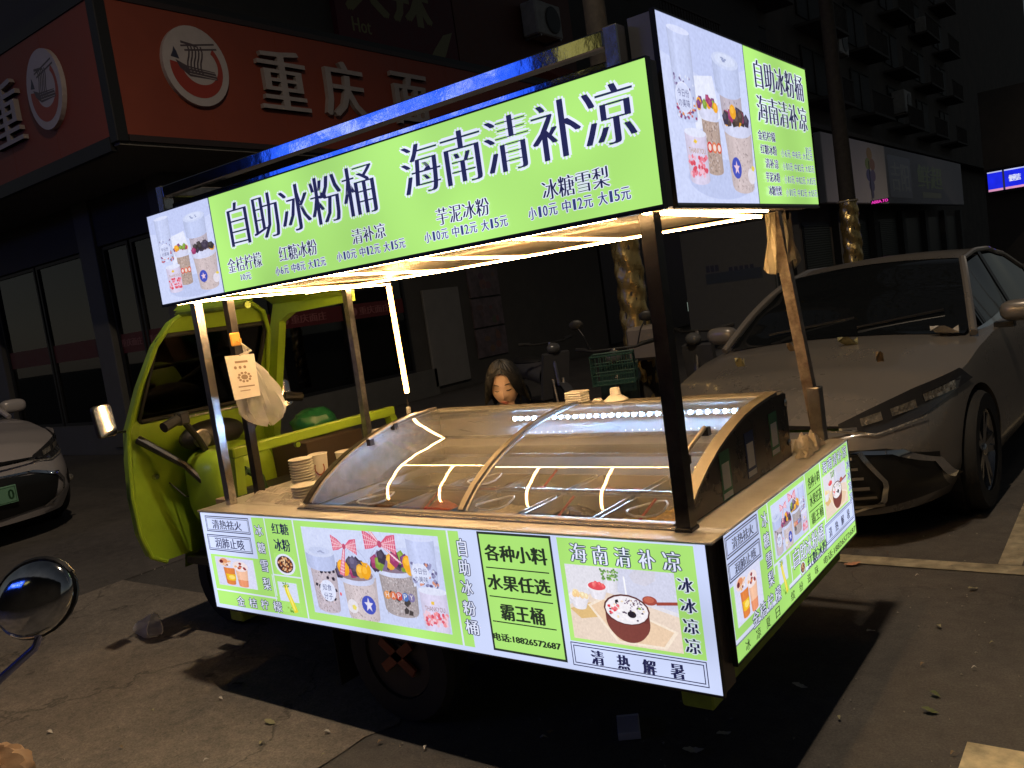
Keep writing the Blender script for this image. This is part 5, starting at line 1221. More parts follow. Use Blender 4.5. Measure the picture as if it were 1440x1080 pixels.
def logo(C, U, N, a, b, parent):
    C = Vector(C); U = Vector(U); N = Vector(N)
    M = Matrix(((U.x, 0, N.x, C.x), (U.y, 0, N.y, C.y), (0, 1, 0, C.z), (0, 0, 0, 1)))
    d = part('logo_disc', MB().prism([(a*math.cos(k*.1745), b*math.sin(k*.1745), 0) for k in range(36)], (0, 0, .06), M), LOGOW, parent)
    p = Print(tuple(C+N*.06), tuple(U), (0, 0, 1), tuple(N), base=.001); red = (.30, .04, .025); dk = (.07, .05, .06)
    def e(q): return (q[0]*a, q[1]*b)
    outer = [(math.cos(R(t))*.80, math.sin(R(t))*.76-.04) for t in range(172, 405, 8)]
    inner = [(.10+math.cos(R(t))*.56, .02+math.sin(R(t))*.48) for t in range(405, 175, -8)]
    p.poly([e(q) for q in outer+inner], red)
    p.poly([e(q) for q in ((-.62, .1), (-.3, -.02), (.55, -.1), (.6, -.3), (-.25, -.28), (-.52, -.1))], dk)
    for k in range(3): p.line([e((-.3+.02*k, -.07-.07*k)), e((.56, -.13-.07*k))], .008, (.4, .35, .35))
    p.poly([e(q) for q in ((-.75, .16), (-.66, .3), (-.62, .42), (-.55, .3), (-.5, .12))], (.03, .03, .06))
    for k in range(5):
        x = -.22+.1*k; p.line([e((x+.06*math.sin(t*1.1+.5), .5-.14*t)) for t in range(6)], .022, dk)
    p.line([e((-.4, .46)), e((.66, .62))], .022, dk); p.line([e((-.3, .36)), (e((.72, .5)))], .022, dk); p.line([e((-.38, .56)), e((.1, .5))], .03, dk)
    p.build('logo_print', PRINT_DIM, d); return d
Ny, Nx = (1, 0, 0), (0, -1, 0)
logo((XF, 4.78, 5.08), (0, 1, 0), Ny, .47, .50, f1)
for ch, q in (('重', (395, 115)), ('庆', (482, 135)), ('面', (572, 122))):
    c = at(q[0], q[1], (1, 0, 0), XF); z = 5.06; raised('raised_letter', ch, (XF, c.y, z), (0, 1, 0), Ny, .80, .82, .07, LET, f1, bold=.022)
cl_ = at(68, 123, (0, 1, 0), YF); logo((cl_.x, YF, 5.02), (1, 0, 0), Nx, .44, .49, f2)
c = at(14, 165, (0, 1, 0), YF); raised('raised_letter', '重', (c.x, YF, 4.98), (1, 0, 0), Nx, .78, .80, .07, LET, f2, bold=.022)
# columns, glazing
def facade_x(y0, y1): pass
part('corner_column', MB().box(XW-.45, XW+.02, YW-.02, YW+.45, .12, 4.05, bev=.01), GREYW, bl)
part('column', MB().box(-12.6, -12.1, YW-.03, YW+.2, .12, 4.05, bev=.01), GREYW, bl)
part('column', MB().box(-16.6, -16.1, YW-.03, YW+.2, .12, 4.05, bev=.01), GREYW, bl)
part('plinth', MB().box(-40, XW, YW, YW+.2, 0, .5).box(XW-.2, XW, YW+.45, 10.0, 0, .5), GREYW, bl)
for (x0, x1) in ((-12.08, XW-.47), (-16.08, -12.62)):
    n = 2
    for k in range(n):
        a = x0+(x1-x0)*k/n+.03; b2 = x0+(x1-x0)*(k+1)/n-.03
        w_ = part('shop_window', MB().box(a, a+.05, YW+.05, YW+.12, .5, 3.3).box(b2-.05, b2, YW+.05, YW+.12, .5, 3.3).box(a+.05, b2-.05, YW+.05, YW+.12, 3.25, 3.3).box(a+.05, b2-.05, YW+.05, YW+.12, .5, .55), BLKF, bl)
        part('pane', MB().box(a+.05, b2-.05, YW+.08, YW+.09, .55, 3.25), SHOPGLASS, w_)
part('lintel', MB().box(-40, XW, YW+.02, YW+.2, 3.32, 4.05).box(XW-.2, XW, YW+.45, 9.5, 3.32, 4.05), DARKW, bl)
part('signband', MB().box(-16.0, XW-.5, YW+.075, YW+.08, 1.62, 1.92), mat('red_window_band', (.10, .012, .014), .5, noise=.1), bl)
ys = [YW+.5, 6.5, 8.0, 9.5]
for a, b2 in zip(ys[:-1], ys[1:]):
    w_ = part('shop_window', MB().box(XW-.12, XW-.05, a, a+.05, .5, 3.3).box(XW-.12, XW-.05, b2-.06, b2-.01, .5, 3.3).box(XW-.12, XW-.05, a+.05, b2-.06, 3.25, 3.3).box(XW-.12, XW-.05, a+.05, b2-.06, .5, .55), BLKF, bl)
    part('pane', MB().box(XW-.09, XW-.08, a+.05, b2-.06, .55, 3.25), SHOPGLASS, w_)
    bd = part('window_band', MB().box(XW-.079, XW-.076, a+.06, b2-.07, 1.64, 1.9), mat('red_window_band', (.10, .012, .014), .5, noise=.1), w_)
for yc in (5.9, 7.2, 8.7):
    rb_ = Print((XW-.07, 0, 0), (0, 1, 0), (0, 0, 1), (1, 0, 0), base=.001)
    rb_.ell((yc-.5, 1.77), .07, .07, (.28, .10, .10)); rb_.text('重庆面庄', (yc-.38, 1.70, yc+.36, 1.84), (.28, .10, .10), bold=.006); rb_.build('band_lettering', PRINT_DIM, bl)
for xc in (-11.7, -10.9):
    rb_ = Print((0, YW+.07, 0), (1, 0, 0), (0, 0, 1), (0, -1, 0), base=.001); rb_.text('重庆面庄', (xc-.3, 1.72, xc+.3, 1.84), (.26, .09, .09), bold=.006); rb_.build('band_lettering', PRINT_DIM, bl)
part('interior_wall', MB().box(-20, XW-2.5, YW+3, YW+3.1, 0, 4).box(XW-2.6, XW-2.5, YW+3.1, 14, 0, 4), mat('interior_plaster', (.10, .09, .085), .8, noise=.3, nscale=2), bl)
for i in range(4):
    y = 5.8+i*1.0
    part('interior_chair', MB().box(XW-1.4, XW-1.0, y, y+.38, .42, .46).box(XW-1.4, XW-1.36, y, y+.38, .46, .9).box(XW-1.4, XW-1.37, y, y+.03, 0, .42).box(XW-1.03, XW-1.0, y+.35, y+.38, 0, .42), mat('chair_wood', (.1, .07, .05), .6), bl)
# door panel and posters further along
def quad_wall(name, p0, p1, m, lab=None, dx=0, prt=bl):
    a = at(p0[0], p0[1], (1, 0, 0), XW+dx); b2 = at(p1[0], p1[1], (1, 0, 0), XW+dx)
    return part(name, MB().box(XW+dx-.05, XW+dx, a.y, b2.y, min(a.z, b2.z), max(a.z, b2.z), bev=.005), m, prt, label=lab)
part('wall', MB().box(XW-.28, XW-.06, 9.5, 16.6, 0, 4.05), DARKW, bl)
part('door', MB().box(XW-.055, XW, 9.92, 10.98, .14, 2.0, bev=.01), mat('pale_door', (.17, .165, .16), .5, noise=.1, nscale=3), bl)
for i in range(3):
    c0 = part('poster', MB().box(XW-.055, XW-.02, 11.35, 12.35, .5+.62*i, 1.08+.62*i), mat('mauve_poster', (.10, .075, .085), .5, noise=.5, nscale=4), bl)
    pq = Print((XW-.02, 11.35, .5+.62*i), (0, 1, 0), (0, 0, 1), (1, 0, 0), base=.001); r1 = random.Random(i)
    for k in range(5): pq.ell((r1.uniform(.15, .85), r1.uniform(.12, .45)), r1.uniform(.05, .14), r1.uniform(.04, .1), (r1.uniform(.05, .14), r1.uniform(.03, .08), .05), 10)
    pq.build('poster_print', PRINT_DIM, c0)
# upper sign with yellow brush letters
us = thing('upper_floor_sign', 'dark red upper floor sign with yellow brush lettering above the orange fascia', 'sign', (XW, 10, 6.3))
part('sign_board', MB().box(XW+.0, XW+.12, 8.7, 11.9, 6.05, 8.6), mat('maroon_board', (.10, .012, .02), .6, noise=.15), us)
part('sign_board', MB().box(XW+.0, XW+.11, 11.95, 16.5, 6.05, 8.6), mat('rust_board', (.12, .035, .02), .6, noise=.15), us)
YEL = (.20, .17, .04)
pq = Print((XW+.12, 0, 0), (0, 1, 0), (0, 0, 1), (1, 0, 0), base=.002)
pq.text('火', (9.0, 6.95, 10.0, 8.2), YEL, bold=.05); pq.text('辣', (10.15, 6.95, 11.2, 8.2), YEL, bold=.05); pq.text('Hot', (9.05, 6.6, 9.5, 6.85), YEL, bold=.008)
pq.poly([(10.9, 6.25), (11.1, 6.2), (11.5, 6.5), (11.8, 7.0), (11.5, 6.9), (11.2, 6.6)], YEL); pq.build('brush_lettering', PRINT_DIM, us)
# air conditioner
def ac(loc, lab, s=1.0, grp=None):
    x, y, z = loc; o = thing('air_conditioner', lab, 'air conditioner', loc, grp)
    part('casing', MB().box(x, x+.35*s, y-.45*s, y+.45*s, z-.32*s, z+.32*s, bev=.03), mat('grey_casing', (.42, .41, .39), .6, noise=.2, nscale=6), o)
    part('fan_grille', MB().lathe([(.0, 0), (.24*s, 0), (.26*s, .02), (.23*s, .03)], (x+.35*s, y+.12*s, z), 20, axis='x'), BLKF, o)
    part('bracket', MB().box(x-.1, x+.35*s, y-.36*s, y-.33*s, z-.36*s, z-.325*s).box(x-.1, x+.35*s, y+.33*s, y+.36*s, z-.36*s, z-.325*s), STEEL_D, o)
    return o
a1 = at(770, 28, (1, 0, 0), XW+.5); A1 = ac((XW+.14, a1.y, a1.z), 'large grey air conditioner outdoor unit above the canopy frame', 1.15)
part('awning', MB().prism([(XW, 14.2, 6.9), (XW+1.3, 14.2, 6.0), (XW+1.3, 14.2, 5.9), (XW, 14.2, 6.0)], (0, 2.2, 0)), mat('orange_awning', (.25, .05, .02), .7), bl)
# windows on upper storeys
for fl in range(2):
    for k in range(5):
        y = 6+k*3.1; z = 9.2+fl*3.2
        w_ = part('upper_window', MB().box(XW, XW+.05, y, y+1.6, z, z+.06).box(XW, XW+.05, y, y+1.6, z+1.4, z+1.46).box(XW, XW+.05, y, y+.06, z+.06, z+1.4).box(XW, XW+.05, y+1.54, y+1.6, z+.06, z+1.4), BLKF, bl)
        part('pane', MB().box(XW+.01, XW+.02, y+.06, y+1.54, z+.06, z+1.4), CARGLASS, w_)

# ================================================================== ROW OF SHOPS DOWN THE STREET
XR = -10.2
rw = thing('apartment_row', 'long dark apartment block with balconies above shuttered shops', 'building', (XR, 40, 0))
part('wall', MB().box(XR-1, XR, 16.6, 130, 0, 34), mat('old_render_wall', (.10, .085, .072), .85, noise=.4, nscale=.6, bump=.2, bscale=5), rw)
shut = mat('green_shutter', (.05, .065, .06), .45, .4, noise=.2); shm = None
slatm = MB().box(0, .035, 0, 3.6, 0, .075, bev=.012).mesh('shutter_slat', shut)
for i in range(7):
    y = 27+i*6.2
    sh = part('roller_shutter', MB().box(XR, XR+.02, y, y+3.8, 0, 3.0), BLKF, rw)
    if i < 4:
        for k in range(28):
            so = link_obj('slat', slatm, sh); so.location = (XR+.025, y+.1, .1+k*.1)
    part('shop_pier', MB().box(XR, XR+.3, y+4.2, y+5.0, 0, 3.4), mat('pale_pier', (.12, .115, .11), .8, noise=.2), rw)
BALM = mat('balcony_render', (.085, .075, .068), .85, noise=.3, nscale=2)
for fl in range(5):
    for k in range(7):
        y = 20+k*7.5; z = 8.0+fl*3.1
        bo = part('balcony', MB().box(XR, XR+1.1, y, y+4.2, z-.12, z), BALM, rw)
        rl = MB().box(XR+1.04, XR+1.1, y, y+4.2, z+.98, z+1.03)
        for j in range(22): rl.box(XR+1.05, XR+1.08, y+.05+j*.19, y+.09+j*.19, z, z+.98)
        part('railing', rl, BALM, bo, kind='stuff')
        w_ = part('balcony_window', MB().box(XR+.005, XR+.05, y+.4, y+3.8, z+.5, z+2.3), mat('dull_window_glass', (.02, .02, .022), .6, spec=.2), rw)
        part('window_frame', MB().box(XR+.05, XR+.09, y+.4, y+3.8, z+2.3, z+2.38).box(XR+.05, XR+.09, y+2.0, y+2.08, z+.5, z+2.3).box(XR+.05, XR+.09, y+.4, y+.48, z+.5, z+2.3), DARKW, w_)
part('ledge', MB().box(XR, XR+.9, 18, 110, 6.6, 6.8), BALM, rw)
for (px, py, s) in ((1270, 145, 1.5), (1300, 40, 1.4), (1180, 60, 1.3)):
    q = at(px, py, (1, 0, 0), XR+.5)
    if q.y > 0: ac((XR+.1, q.y, q.z), {1270: 'pale air conditioner above the grocery sign', 1300: 'higher air conditioner on the far flats', 1180: 'air conditioner behind the tall tree trunk'}[px], s*1.3)
# big signboard with leaf, purple and green words
sg = thing('grocery_signboard', 'wide unlit white shop sign with fruit emblem, purple square and green lettering', 'sign', (XF, 40, 4.5))
part('board', MB().box(XF-.3, XF, 31.4, 61.5, 3.5, 6.15, bev=.03), mat('dull_white_board', (.62, .60, .66), .6, noise=.06, nscale=.5), sg)
part('support_frame', MB().box(XR, XF-.3, 33, 33.3, 4.0, 4.2).box(XR, XF-.3, 58, 58.3, 4.0, 4.2), DARKW, sg)
pq = Print((XF, 0, 0), (0, 1, 0), (0, 0, 1), (1, 0, 0), base=.004)
def rs_(x0, y0, x1, y1): return pq.rect_px((1000+x0/3, y0/3), (1000+x1/3, y1/3))
r = rs_(640, 610, 705, 830); w = r[2]-r[0]; h = 2.2; z0 = 3.75
for (x, t, a, b2, c) in ((.5, .86, .26, .13, (.42, .2, .03)), (.28, .66, .26, .12, (.25, .32, .06)), (.7, .66, .26, .12, (.32, .1, .06)), (.3, .44, .26, .12, (.07, .05, .3)), (.7, .44, .24, .12, (.12, .05, .25)), (.5, .24, .26, .13, (.08, .06, .25)), (.5, .08, .12, .1, (.08, .06, .2))):
    pq.ell((r[0]+w*x, z0+h*t), w*a, h*b2, c)
pq.build('fruit_emblem', PRINT_DIM, sg); pq.v, pq.f, pq.c = [], [], []
r = rs_(740, 645, 850, 820); pq.rect((r[0], 3.8, r[2], 5.8), (.05, .05, .34)); pq.text('吉阳', (r[0]+.5, 4.1, r[2]-.5, 5.5), (.45, .45, .6), bold=.08)
pq.build('purple_square_lettering', PRINT_DIM, sg); pq.v, pq.f, pq.c = [], [], []
r = rs_(865, 670, 975, 790); pq.text('鲜超', (r[0], 4.35, r[2], 5.6), (.14, .28, .05), bold=.14); pq.rect((r[0]+.8, 3.85, r[2]-.5, 4.15), (.2, .22, .15))
pq.build('green_lettering', PRINT_DIM, sg)
# tiny pink lit words
pk = thing('pink_led_sign', 'tiny pink LED sign glowing under the grocery signboard', 'sign', (XF, 36, 3.3)); c = at(1237, 283, (0, 1, 0), 30)
part('sign_box', MB().box(c.x-.3, c.x+.3, 30.01, 30.05, c.z-.07, c.z+.07), BLKF, pk)
part('sign_hanger', MB().box(c.x-.25, c.x-.235, 30.02, 30.04, c.z+.07, 4.6), BLKF, pk)
pq = Print((c.x, 30.0, c.z), (1, 0, 0), (0, 0, 1), (0, -1, 0)); pq.text('ABBA.TO', (-.27, -.05, .27, .05), (.9, .05, .5), bold=.006); pq.build('lit_letters', PRINT, pk)
# blue lit convenience store sign
cv = thing('blue_lit_sign', 'glowing blue and white shop sign at the far right of the street', 'sign', (0, 40, 4)); A = at(1388, 243, (0, 1, 0), 40); B = at(1500, 285, (0, 1, 0), 40)
zt_, zb_ = A.z, at(1392, 270, (0, 1, 0), 40).z
part('sign_box', MB().box(A.x-.1, B.x, 40.01, 40.6, zb_-.1, zt_+.12), BLKF, cv); part('sign_wall', MB().box(A.x-.2, B.x+4, 40.7, 46, 0, 7.5), DARKW, cv)
pq = Print((0, 40.0, 0), (1, 0, 0), (0, 0, 1), (0, -1, 0)); wm = at(1412, 260, (0, 1, 0), 40).x
pq.rect((A.x, zb_, B.x, zt_), (.01, .02, .75)); pq.rect((A.x, zb_, B.x, zb_+.09), (.7, .3, .5)); pq.rect((A.x, zt_-.05, B.x, zt_), (.5, .55, .9)); pq.rect((wm-.04, zb_, wm+.04, zt_), (.02, .02, .05))
pq.text('便利店', (at(1420, 262, (0, 1, 0), 40).x, zb_+.3, at(1436, 262, (0, 1, 0), 40).x, zt_-.25), (.8, .85, 1), bold=.02); pq.build('lit_face', PRINT, cv)
# distant lit screens behind the stall
sc = thing('lit_shop_shelves', 'distant bright shop window with coloured boxes seen under the canopy', 'shop window', (XR, 20, 1.8))
XQ = XR+.15; part('shop_recess', MB().box(XR, XQ-.02, 16.8, 24, .1, 3.4), BLKF, sc)
for i, (x0, y0, x1, y1, c) in enumerate(((768, 418, 795, 428, (.16, .15, .17)), (776, 419, 793, 427, (.12, .07, .05)), (797, 416, 802, 427, (.5, .35, .45)), (803, 412, 808, 427, (.55, .5, .5)), (809, 417, 823, 427, (.2, .19, .22)), (813, 418, 820, 425, (.15, .08, .03)), (785, 405, 788, 407, (.9, .05, .05)), (791, 405, 794, 407, (.9, .05, .05)), (785, 411, 794, 413, (.2, .2, .2)), (713, 448, 721, 452, (.3, .16, .05)), (750, 441, 756, 444, (.35, .2, .05)), (758, 440, 763, 442, (.35, .2, .05)), (561, 427, 571, 448, (.25, .26, .36)), (762, 410, 765, 470, (.14, .09, .03)), (966, 425, 971, 437, (.16, .2, .17)), (974, 418, 979, 426, (.16, .2, .17)), (903+522//10, 0, 0, 0, None))):
    if c is None: continue
    pq = Print((XQ, 0, 0), (0, 1, 0), (0, 0, 1), (1, 0, 0)); r = pq.rect_px((x0, y0), (x1, y1)); pq.rect(r, c); pq.build('lit_box', PRINT, sc)
    part('shelf_box', MB().box(XQ-.1, XQ-.001, r[0], r[2], r[1], r[3]), PLAST_B, sc)
# hoarding behind the right post
hd = thing('grey_hoarding', 'dark grey hoarding panel with faint lettering behind the right end of the cart', 'hoarding', (0, 12, 0))
A = at(955, 330, (0, 1, 0), 13); B = at(1100, 480, (0, 1, 0), 13)
part('panel', MB().box(A.x, B.x, 13, 13.06, .3, A.z, bev=.01), mat('hoarding_grey', (.10, .10, .09), .7, noise=.1), hd)
part('leg', MB().box(A.x, A.x+.06, 13.07, 13.13, 0, A.z), STEEL_D, hd); part('leg', MB().box(B.x-.06, B.x, 13.07, 13.13, 0, A.z), STEEL_D, hd)
pq = Print((0, 13, 0), (1, 0, 0), (0, 0, 1), (0, -1, 0), base=.001); r = pq.rect_px((992, 372), (1020, 380)); [pq.rect((r[0]+.09*k, r[1], r[0]+.09*k+.07, r[1]+.12), (.04, .04, .04)) for k in range(3)]
r = pq.rect_px((1024, 370), (1072, 377)); [pq.rect((r[0]+.1*k, r[1], r[0]+.1*k+.07, r[1]+.1), (.04, .04, .04)) for k in range(5)]; r = pq.rect_px((992, 386), (1072, 384)); pq.rect((r[0], min(r[1], r[3])-.08, r[2], max(r[1], r[3])), (.05, .06, .05)); pq.build('hoarding_print', PRINT_DIM, hd)

# ================================================================== TREES
BARK = mat('bark', (.04, .034, .028), .9, noise=.4, nscale=12, bump=.6, bscale=22)
GOLD = mat('gold_foil_wrap', (.62, .45, .18), .28, .85, noise=.25, nscale=10, bump=.9, bscale=16)
LEAFM = mat('dark_foliage', (.035, .055, .02), .6, noise=.3, nscale=3)
def tree(x, y, r, wrap0, wrap1, h, lab, lean=(0, 0)):
    o = thing('street_tree', lab, 'tree', (x, y, 0)); r1 = random.Random(int(x*7+y))
    pth = [(x+lean[0]*t*h, y+lean[1]*t*h, t*h) for t in [i/8 for i in range(9)]]
    part('trunk', MB().tube(pth, [r*(1.25-.6*t/8) if t else r*1.5 for t in range(9)], 12), BARK, o, True)
    def wr(u, v):
        z = wrap0+(wrap1-wrap0)*u; a = 6.283*v; rr_ = r*1.32*(1+.05*math.sin(z*26+2*a)+.05*math.sin(5*a+z*11)+.03*math.sin(11*a-z*31)) - (r*.42*z/h)
        return (x+lean[0]*z+rr_*math.cos(a), y+lean[1]*z+rr_*math.sin(a), z)
    part('foil_wrap', MB().grid(wr, 90, 36), GOLD, o, True, ang=70)
    for z in (wrap0+.02, wrap1-.02):
        part('wrap_tie', MB().tube([(x+lean[0]*z+r*1.4*math.cos(k*.5236), y+lean[1]*z+r*1.4*math.sin(k*.5236), z) for k in range(13)], .012, 5), mat('twine', (.4, .36, .3), .9), o)
    cr_ = MB()
    tips = []
    for k in range(7):
        a = k*.9+r1.random(); p0 = Vector(pth[-1 if k % 2 else -2]); p1 = p0+Vector((math.cos(a)*1.4, math.sin(a)*1.4, 1.2+r1.random())); p2 = p1+Vector((math.cos(a)*1.0, math.sin(a)*1.0, .7))
        part('limb', MB().tube([p0, p1, p2], [r*.4, r*.22, r*.1], 6), BARK, o, True); tips += [p1, p2, (p1+p2)/2]
    for k in range(2600):
        c = r1.choice(tips)+Vector((r1.gauss(0, .75), r1.gauss(0, .75), r1.gauss(0, .55))); d = Vector((r1.gauss(0, 1), r1.gauss(0, 1), r1.gauss(0, 1))).normalized()*.11; e = d.orthogonal().normalized()*.05
        cr_.add([c-d, c+e, c+d, c-e], [(0, 1, 2, 3)])
    part('crown', cr_, LEAFM, o, kind='stuff')
t1 = at(903, 520, (0, 1, 0), 5.9); tree(t1.x, 5.9, .115, .3, 3.2, 10.2, 'street tree trunk wrapped in crinkled gold foil behind the front right post', (-.004, .0))
t2 = at(1203, 375, (0, 1, 0), 12.7); tree(t2.x, 12.7, .115, .2, 2.42, 11, 'tall dark street tree whose lower trunk is wrapped in gold foil, behind the silver car', (-.008, 0))

# ================================================================== CARS
def lerp_tab(tab, x):
    if x <= tab[0][0]: return tab[0][1]
    for (a, b) in zip(tab[:-1], tab[1:]):
        if x <= b[0]: k = (x-a[0])/(b[0]-a[0]); k = k*k*(3-2*k)*.4+k*.6; return a[1]+(b[1]-a[1])*k
    return tab[-1][1]
ZEDGE = [(-3.95, .90), (-3.4, .97), (-2, .95), (-.6, .935), (-.2, .90), (.3, .815), (.7, .70), (.9, .62), (1.0, .58)]
ZTOP = [(-3.95, 1.0), (-3.3, 1.05), (-.6, .995), (-.2, .965), (.3, .885), (.6, .805), (.8, .725), (.92, .64), (1.0, .58)]
FR, RE = .99, -3.87
def outline(phi):
    """plan outline of the car body, phi 0 = nose, 90 = left side"""
    c, s = math.cos(phi), math.sin(phi); n = 2/5.0; cx = (FR+RE)/2; a = (FR-RE)/2
    x = cx+a*math.copysign(abs(c)**.34, c); y = .915*math.copysign(abs(s)**.42, s)
    if c > 0: x -= .16*abs(y/.915)**2.2
    return x, y
def body_pt(phi, t):
    x, y = outline(phi); ze = lerp_tab(ZEDGE, x); zb = .18
    if t <= .62:
        k = t/.62; z = zb+(ze-zb)*k
        fx = max(0, math.cos(phi))
        ins = .10*max(0, (.36-z)/.2)**1.5+.055*max(0, (z-.52)/.45)**1.6; sc_ = 1-ins/.915*1.0
        xx = x-fx*(.16*max(0, (z-.48)/.2)**1.3*.6+.05*max(0, (.34-z)/.16)) if fx > 0 else x
        return Vector((xx, y*sc_, z))
    k = (t-.62)/.38; p = body_pt(phi, .62); zt = lerp_tab(ZTOP, p.x); tx = min(max(p.x, RE+.35), FR-.42)
    q = Vector((p.x+(tx-p.x)*k, p.y*(1-k), 0)); ztc = lerp_tab(ZTOP, q.x); e = 1-(1-k)**2.4
    q.z = p.z+(ztc-p.z)*min(1, e*1.0+.0) ; q.z = min(q.z, max(p.z, ztc)); return q
def car(name, label, paint, root=(0, 0, 0), left=False):
    o = thing(name, label, 'car', (0, 0, 0))
    NP, NT = 144, 34; vs = []; fs = []
    for i in range(NP):
        ph = 2*math.pi*i/NP
        for j in range(NT+1): vs.append(tuple(body_pt(ph, j/NT)))
    for i in range(NP):
        for j in range(NT): i2 = (i+1) % NP; fs.append((i*(NT+1)+j, i2*(NT+1)+j, i2*(NT+1)+j+1, i*(NT+1)+j+1))
    fs.append(tuple(i*(NT+1) for i in range(NP))[::-1])
    me = MB().add(vs, fs).mesh('car_body', paint, True, 50)
    bo = link_obj('car_body', me, o)
    cut = []
    for F in (0, -2.82):
        cm = MB().lathe([(.375, -1.2), (.375, 1.2)], (F, 0, .335), 40, axis='y').mesh('cut', paint); co = bpy.data.objects.new('cut', cm); COL.objects.link(co); cut.append(co)
        md = bo.modifiers.new('c', 'BOOLEAN'); md.object = co; md.operation = 'DIFFERENCE'; md.solver = 'EXACT'
    dg = bpy.context.evaluated_depsgraph_get(); dg.update(); nm = bpy.data.meshes.new_from_object(bo.evaluated_get(dg)); bo.modifiers.clear(); bo.data = nm; nm.name = 'car_body'
    nm.shade_smooth(); nm.set_sharp_from_angle(angle=R(38))
    for c in cut: bpy.data.objects.remove(c)
    part('underbody', MB().box(-3.4, .5, -.55, .55, .2, .5).box(-3.4, -.45, -.55, .55, .5, .93), BLACK, o)
    for F in (0, -2.82):
        for s_ in (1, -1): part('wheel_liner', MB().lathe([(.372, .56*s_), (.372, .84*s_)], (F, 0, .335), 30, axis='y', cap=False).lathe([(.0, .555*s_), (.372, .56*s_)], (F, 0, .335), 30, axis='y', cap=False), BLACK, o)
    # greenhouse
    CL = [(-3.45, 1.02), (-3.0, 1.22), (-2.5, 1.38), (-2.0, 1.44), (-1.6, 1.445), (-1.25, 1.405), (-.9, 1.24), (-.42, .985)]
    def half(F, top): # half widths
        b = .80-.05*max(0, (F+.9)/.5)**2-.12*max(0, (-2.9-F)/.6); r = .60-.02*abs(F+1.8)
        return (b, r) 
    def gp(F, v, off=0):   # v 0 belt .. .5 roof edge .. 1 centre
        z = lerp_tab(CL, F); b, r = half(F, 0); zb_ = min(.95, z-.01); w = b if z < 1.0 else b
        ze = zb_+(z-.035-zb_)*1.0; rr2 = b+(r-b)*min(1, max(0, (z-.99)/.42))
        if v <= .5: k = v/.5; return (F, (b+(rr2-b)*k+off), zb_+(ze-zb_)*k)
        k = (v-.5)/.5; return (F, rr2*(1-k)+off*(1-k), ze+(z-ze)*math.sin(k*math.pi/2)+off)
    def both(fn, nu, nv, nm_, m, sm=True, lab=None):
        for s_ in (1, -1):
            mb = MB().grid(lambda u, v: (lambda p: (p[0], p[1]*s_, p[2]))(fn(u, v)), nu, nv); part(nm_, mb, m, o, sm, label=lab)
    def whole(Fa, Fb, nm_, m, off=0, lab=None, v0=.5):
        def f(u, v):
            F = Fa+(Fb-Fa)*u; q = v*2; s_ = 1 if q < 1 else -1; k = q if q < 1 else 2-q; p = gp(F, v0+(1-v0)*k, off); return (p[0], p[1]*s_, p[2])
        return part(nm_, MB().grid(f, 14, 20), m, o, True, label=lab)
    whole(-1.28, -.40, 'windscreen', CARGLASS); whole(-2.55, -1.28, 'roof', paint, .004); whole(-3.45, -2.55, 'rear_window', CARGLASS)
    both(lambda u, v: gp(-3.05+(-.72+3.05)*u, .04+.42*v, .0), 24, 6, 'side_window', CARGLASS)
    def rail(F0, F1, v0_, v1_, w):
        return lambda u, v: gp(F0+(F1-F0)*u, v0_+(v1_-v0_)*v, w)
    for s_ in (1, -1):
        part('roof_rail', MB().tube([(lambda p: (p[0], p[1]*s_, p[2]))(gp(-3.45+2.2*k/24, .5, .0)) for k in range(25)], .020, 8), paint, o, True)
        A0, A1 = Vector(gp(-.40, .5)), Vector(gp(-1.26, .5)); A0.y = .80; part('front_pillar', MB().tube([(lambda q: (q.x, q.y*s_, q.z))(A0.lerp(A1, k/10)+Vector((0, 0, .045*math.sin(math.pi*k/10)))) for k in range(11)], .024, 8), paint, o, True)
    both(rail(-3.45, -.45, -.02, .05, .008), 30, 2, 'belt_trim', CHROME)
    both(rail(-1.72, -1.64, .02, .5, .006), 2, 6, 'door_pillar', BLACK)
    both(rail(-.80, -.77, .0, .5, .006), 2, 4, 'quarter_bar', BLACK)
    both(rail(-3.45, -2.9, .0, .5, .006), 5, 4, 'rear_pillar', paint)
    part('wiper', MB().tube([(-.50, .1, 1.03), (-.62, .6, 1.085)], .009, 5), BLACK, o); part('wiper', MB().tube([(-.50, -.5, 1.03), (-.62, .05, 1.085)], .009, 5), BLACK, o)
    # things set on the nose: patches that follow the surface
    def nose(y, z, off):
        # find outline angle for this y at the front
        lo, hi = 0.0, math.pi/2
        yy = abs(y)
        for _ in range(22):
            mi = (lo+hi)/2; ze = lerp_tab(ZEDGE, outline(mi)[0]); t = .62*min(1, max(0, (z-.18)/(ze-.18)))
            if abs(body_pt(mi, t).y) < yy: lo = mi
            else: hi = mi
        ze = lerp_tab(ZEDGE, outline(lo)[0]); t = .62*min(1, max(0, (z-.18)/(ze-.18))); p = body_pt(lo, t); e = .01
        q = body_pt(lo+e, t); r2 = body_pt(lo, max(0, t-.02)); n = (q-p).cross(p-r2)
        n = n.normalized() if n.length > 1e-9 else Vector((1, 0, 0))
        if n.x < 0: n = -n
        p = p+n*off; return Vector((p.x, math.copysign(abs(p.y), y), z+n.z*off*.5))
